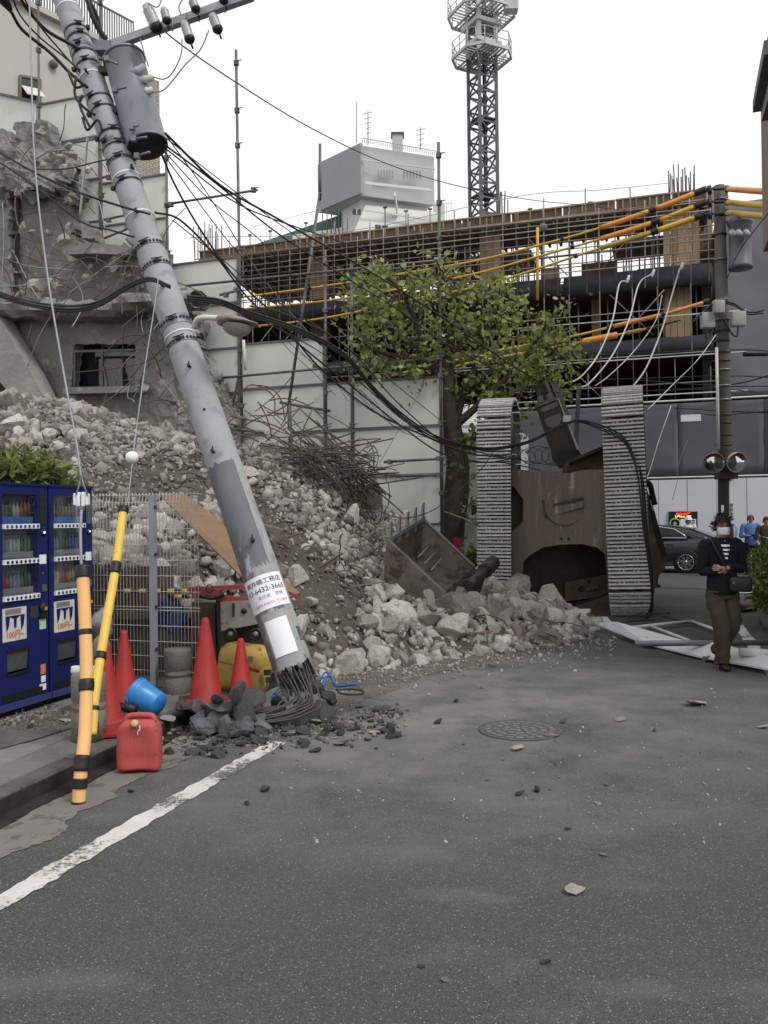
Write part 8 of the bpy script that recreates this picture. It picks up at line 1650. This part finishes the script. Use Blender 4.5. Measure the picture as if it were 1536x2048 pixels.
    for sd_ in ('l', 'r'):
        a, h_ = Vector(lg[sd_][2]), Vector(lg[sd_][3]); d = (h_ - a); dv = Vector((d.x, d.y, 0)).normalized(); hz = h_.z
        V = [(a + Vector((0, 0, .0)), .045), (a - dv * .03 + Vector((0, 0, hz - a.z + .02)), .042), (a + dv * .06 + Vector((0, 0, hz - a.z + .015)), .046), (a + dv * .16 + Vector((0, 0, hz - a.z + .0)), (.045, .030))]
        skinmesh('shoe', [(L(*v[0]), tuple(x * k for x in v[1]) if isinstance(v[1], tuple) else v[1] * k) for v in V], [(0, 1), (1, 2), (2, 3)], shoes or M['black'], t, 2, 1)
    # face
    b = MB(); b.tube([L(0, .10, 1.585), L(0, .128, 1.560), L(0, .108, 1.550)], [.008 * k, .014 * k, .012 * k], 6); b.build('nose', M['skin'], t)
    for sx_ in (-1, 1):
        b = MB(); b.lathe([(.001, 0), (.010 * k, 0), (.008 * k, .004), (.001, .005)], L(.030 * sx_, .098, 1.592), f, 8); b.build('eye', M['black'], t)
        b = MB(); b.bar(L(.016 * sx_, .105, 1.614), L(.048 * sx_, .095, 1.614), .006, .006); b.build('eyebrow', M[hair], t)
        b = MB(); b.tube([L(.078 * sx_, .0, 1.555), L(.088 * sx_, -.005, 1.58), L(.08 * sx_, .0, 1.60)], [.010 * k, .014 * k, .010 * k], 6); b.build('ear', M['skin'], t)
    b = MB(); b.bar(L(-.022, .104, 1.520), L(.022, .104, 1.520), .008, .007); b.build('mouth', mat('lips', (.3, .12, .1), .6), t)
    return t, L, k
def haircap(t, L, k, m, z0=1.60, puff=1.0, seed=0, fringe=True):
    b = MB(); n, r_ = 20, 8; vs = []
    for i in range(r_ + 1):
        ph = math.pi / 2 * i / r_
        for j in range(n):
            a = 2 * math.pi * j / n; fr = max(0, math.sin(a)); low = .0 if not fringe else 0
            zz = z0 + (-.07 if math.sin(a) < .1 else .025 * fr) * math.cos(ph) + (.108 * puff) * math.sin(ph)
            w = 1 + .09 * noise.noise(Vector((math.cos(a) * 3, math.sin(a) * 3, i * .8 + seed))) * puff; vs.append(L(math.cos(a) * .092 * math.cos(ph) ** .8 * w * (puff * .3 + .7), .005 + math.sin(a) * .108 * math.cos(ph) ** .8 * w, zz))
    b.add(vs, [(i * n + j, i * n + (j + 1) % n, (i + 1) * n + (j + 1) % n, (i + 1) * n + j) for i in range(r_) for j in range(n)], 0, True); o = b.build('hair', m, t)
    if puff > 1.05:
        b = MB(); rr = random.Random(seed)
        for _ in range(90):
            a = rr.uniform(0, 6.28); ph = rr.uniform(-.1, 1.5); p = Vector((math.cos(a) * .088 * math.cos(ph), .005 + math.sin(a) * .10 * math.cos(ph), z0 + .105 * math.sin(ph) + (.03 if math.sin(a) > .2 else -.03)))
            d = Vector((math.cos(a) * .6 + rr.uniform(-.5, .5), math.sin(a) * .6, rr.uniform(-.5, .8))).normalized() * rr.uniform(.02, .045); b.tube([L(*p), L(*(p + d)), L(*(p + d * 1.5 + Vector((0, 0, -.012))))], [.008, .005, .001], 4)
        b.build('hair_tufts', m, t)['kind'] = 'stuff'
    return o
M['cardigan'] = mat('black_cardigan', (.006, .0065, .009), 1, c2=(.012, .0125, .016), scale=12, bump=.3); M['trous'] = mat('olive_trousers', (.060, .050, .036), .9, c2=(.045, .037, .027), scale=6, bump=.2)
mp = G(1447, 1338)
legs = dict(r=[(-.085, .0, .90), (-.085, .04, .50), (-.075, -.26, .17), (-.07, -.15, .10)], l=[(.085, .0, .90), (.06, .10, .48), (.035, .05, .09), (.04, .16, .03)])
arms = dict(r=[(-.185, -.01, 1.37), (-.235, -.02, 1.12), (.03, .165, 1.13)], l=[(.185, -.01, 1.37), (.235, .0, 1.10), (.06, .12, 1.09)], handr=((.9, .1, .05), (0, -.1, 1)), handl=((-.9, -.3, .1), (0, 0, 1)))
ts, Lp, kp = person('man in black cardigan and white face mask walking with folded arms', mp, R(3), 1.70, M['cardigan'], M['trous'], M['black'], arms=arms, legs=legs)
haircap(ts, Lp, kp, M['hair'], 1.60, 1.10, 3)
b = MB(); vs = []   # mask: curved sheet over nose and chin
for i in range(7):
    for j in range(9):
        u, v_ = j / 8 * 2 - 1, i / 6; z = 1.574 - .088 * v_; a = u * 1.25; rx, ry = .076 - .012 * abs(v_ - .35), .108 + .022 * (1 - abs(u)) * (1 - abs(v_ - .3)); vs.append(Lp(math.sin(a) * rx, .015 + math.cos(a) * ry, z + .006 * math.sin(v_ * 9)))
b.add(vs, [(i * 9 + j, i * 9 + j + 1, (i + 1) * 9 + j + 1, (i + 1) * 9 + j) for i in range(6) for j in range(8)], 0, True); o = b.build('face_mask', M['white'], ts); md = o.modifiers.new('t', 'SOLIDIFY'); md.thickness = .004
for sx_ in (-1, 1): b = MB(); b.tube([Lp(.070 * sx_, .03, 1.565), Lp(.084 * sx_, .0, 1.585)], .002, 4); b.tube([Lp(.066 * sx_, .03, 1.5), Lp(.084 * sx_, -.002, 1.55)], .002, 4); b.build('ear_loop', M['white'], ts)
b = MB()
for sx_ in (-1, 1): c = Vector((.034 * sx_, .115, 1.592)); b.tube([Lp(c.x + math.cos(a) * .024, c.y - abs(math.cos(a) * sx_ + 1) * .004, c.z + math.sin(a) * .019) for a in [q * math.pi / 8 for q in range(17)]], .0022, 5); b.tube([Lp(.056 * sx_, .105, 1.597), Lp(.084 * sx_, .0, 1.597)], .0022, 4)
b.tube([Lp(-.010, .118, 1.596), Lp(.010, .118, 1.596)], .0022, 4); b.build('glasses', M['steel_dark'], ts)
# striped shirt in the open neck
for q in range(11):
    z0 = 1.452 - q * .0225; w = (.064 - q * .0048); yy = .048 + .072 * min(1, q / 4) - .0 * q; b = MB(); b.prism([Lp(-w, yy - .012, z0), Lp(0, yy + .012, z0), Lp(w, yy - .012, z0), Lp(w - .006, yy - .004, z0 - .0225), Lp(0, yy + .018, z0 - .0225), Lp(-w + .006, yy - .004, z0 - .0225)], (Lp(0, .006, 0) - Lp(0, 0, 0))); b.build('shirt_stripe', M['paper'] if q % 2 else M['cardigan'], ts)
# shoulder bag on the left hip with strap
me = rbox_mesh('bag', (.24, .09, .17), .03, M['black'], 2, Matrix.Rotation(R(-6), 3, 'Z'), Lp(-.13, .16, .95)); bagt = thing('shoulder_bag', 'black shoulder bag hanging at the hip of the masked man', 'bag', Lp(-.13, .16, .95)); link('bag_body', me, bagt)
b = MB(); b.tube(cat([Lp(-.05, .16, 1.03), Lp(.06, .15, 1.20), Lp(.13, .10, 1.38), Lp(.12, -.04, 1.45), Lp(-.05, -.15, 1.3), Lp(-.2, -.04, 1.0)], 5), .011, 5); b.build('strap', M['black'], bagt)
b = MB(); b.box(Lp(-.03, .215, .97), (.02, .01, .02)); b.build('buckle', M['galv'], bagt)
# bystanders by the white hoarding
M['shirt_b'] = mat('blue_shirt', (.10, .20, .46), .8, c2=(.08, .16, .38), scale=8, bump=.2); M['navy'] = mat('navy_trousers', (.014, .015, .022), .9)
def feet(px, d): p = P(px, 1100, d); return Vector((p.x, p.y, 0))
ar2 = dict(l=[(.20, -.01, 1.38), (.27, .0, 1.10), (.08, .22, 1.10)], r=[(-.20, -.01, 1.38), (-.27, -.02, 1.10), (-.10, .2, 1.08)])
t_, L_, k_ = person('grey haired man in light blue shirt standing by the white hoarding', feet(1502, 24.6), R(-10), 1.72, M['shirt_b'], M['navy'], M['black'], 'hair_g', arms=ar2); haircap(t_, L_, k_, M['hair_g'], 1.60, 1.02, 6)
b = MB(); b.box(L_(0, .30, 1.09), (.16, .06, .08)); b.build('held_box', M['black'], t_) if False else None
ph = MB(); ph.box(L_(-.02, .30, 1.12), (.14, .05, .06)); tag(ph.build('small_case', M['black']), 'small black case held by the man in light blue shirt', 'case')
t_, L_, k_ = person('man in dark jacket half cut by the right frame edge', feet(1533, 24), R(-15), 1.66, M['trous'], M['navy'], M['black'], arms=ar2); haircap(t_, L_, k_, M['hair'], 1.60, 1.0, 7)
t_, L_, k_ = person('worker in pale blue shirt and white helmet hidden behind the masked man', feet(1459, 24), R(10), 1.68, mat('pale_blue', (.28, .38, .55), .8), M['navy'], M['black']); haircap(t_, L_, k_, M['hair'], 1.58, .8, 8)
def helmet(L_, par):
    b = MB(); b.lathe([(.125, 0), (.118, .012), (.112, .05), (.09, .10), (.05, .128), (.001, .137)], L_(0, .01, 1.625), (0, 0, 1), 20); b.prism([L_(-.08, .10, 1.63), L_(.08, .10, 1.63), L_(.05, .165, 1.62), L_(-.05, .165, 1.62)], (0, 0, .008)); b.build('helmet', M['white'], par)
helmet(L_, t_); b = MB(); b.box(L_(0, .12, 1.22), (.2, .02, .14)); b.build('yellow_armband', M['far_yellow'], t_)
t_, L_, k_ = person('guard in white helmet standing behind the dark car', feet(1377, 27.2), R(0), 1.66, M['white_dirty'], M['navy'], M['black']); haircap(t_, L_, k_, M['hair'], 1.58, .8, 9); helmet(L_, t_)
t_, L_, k_ = person('person hidden behind the excavator with one dark shoe showing', feet(1306, 20.5), R(50), 1.66, M['cardigan'], M['navy'], M['black']); haircap(t_, L_, k_, M['hair'], 1.58, 1, 10)
# ------------------------------------------------------------ planting at the right edge
for (x, y, d, n, s, l, wh) in ((1520, 1130, 13.2, 900, .16, 'broad leaved potted shrub at the right frame edge', .12), (1528, 1175, 12.6, 700, .16, 'lower variegated shrub at the right frame edge', .4)):
    bs2 = thing('street_shrub', l, 'shrub', P(x, 1230, d)); cs = [P(x + random.uniform(-14, 40), y + random.uniform(-32, 34), d + random.uniform(-.3, .3)) for _ in range(26)]
    leaves('foliage', cs, n, np.array((.07, .1, .08)), .12, M['leaf2'], bs2, int(y), (.5, 1.9), 1)['kind'] = 'stuff'
    b = MB(); b.cyl(P(x + 15, 1215, d), P(x + 15, 1140, d), .03, n=6); b.build('stem', M['bark'], bs2)
    b = MB(); b.lathe([(.001, 0), (.14, 0), (.18, .25), (.001, .25)], Vector((P(x + 18, 1200, d).x, P(x + 18, 1200, d).y, 0)), n=16); b.build('pot', M['boll'], bs2)
for k, (x, y) in enumerate(((1518, 1098), (1519, 1105), (1512, 1178), (1527, 1103))):
    pass
print('objects', len(bpy.data.objects))
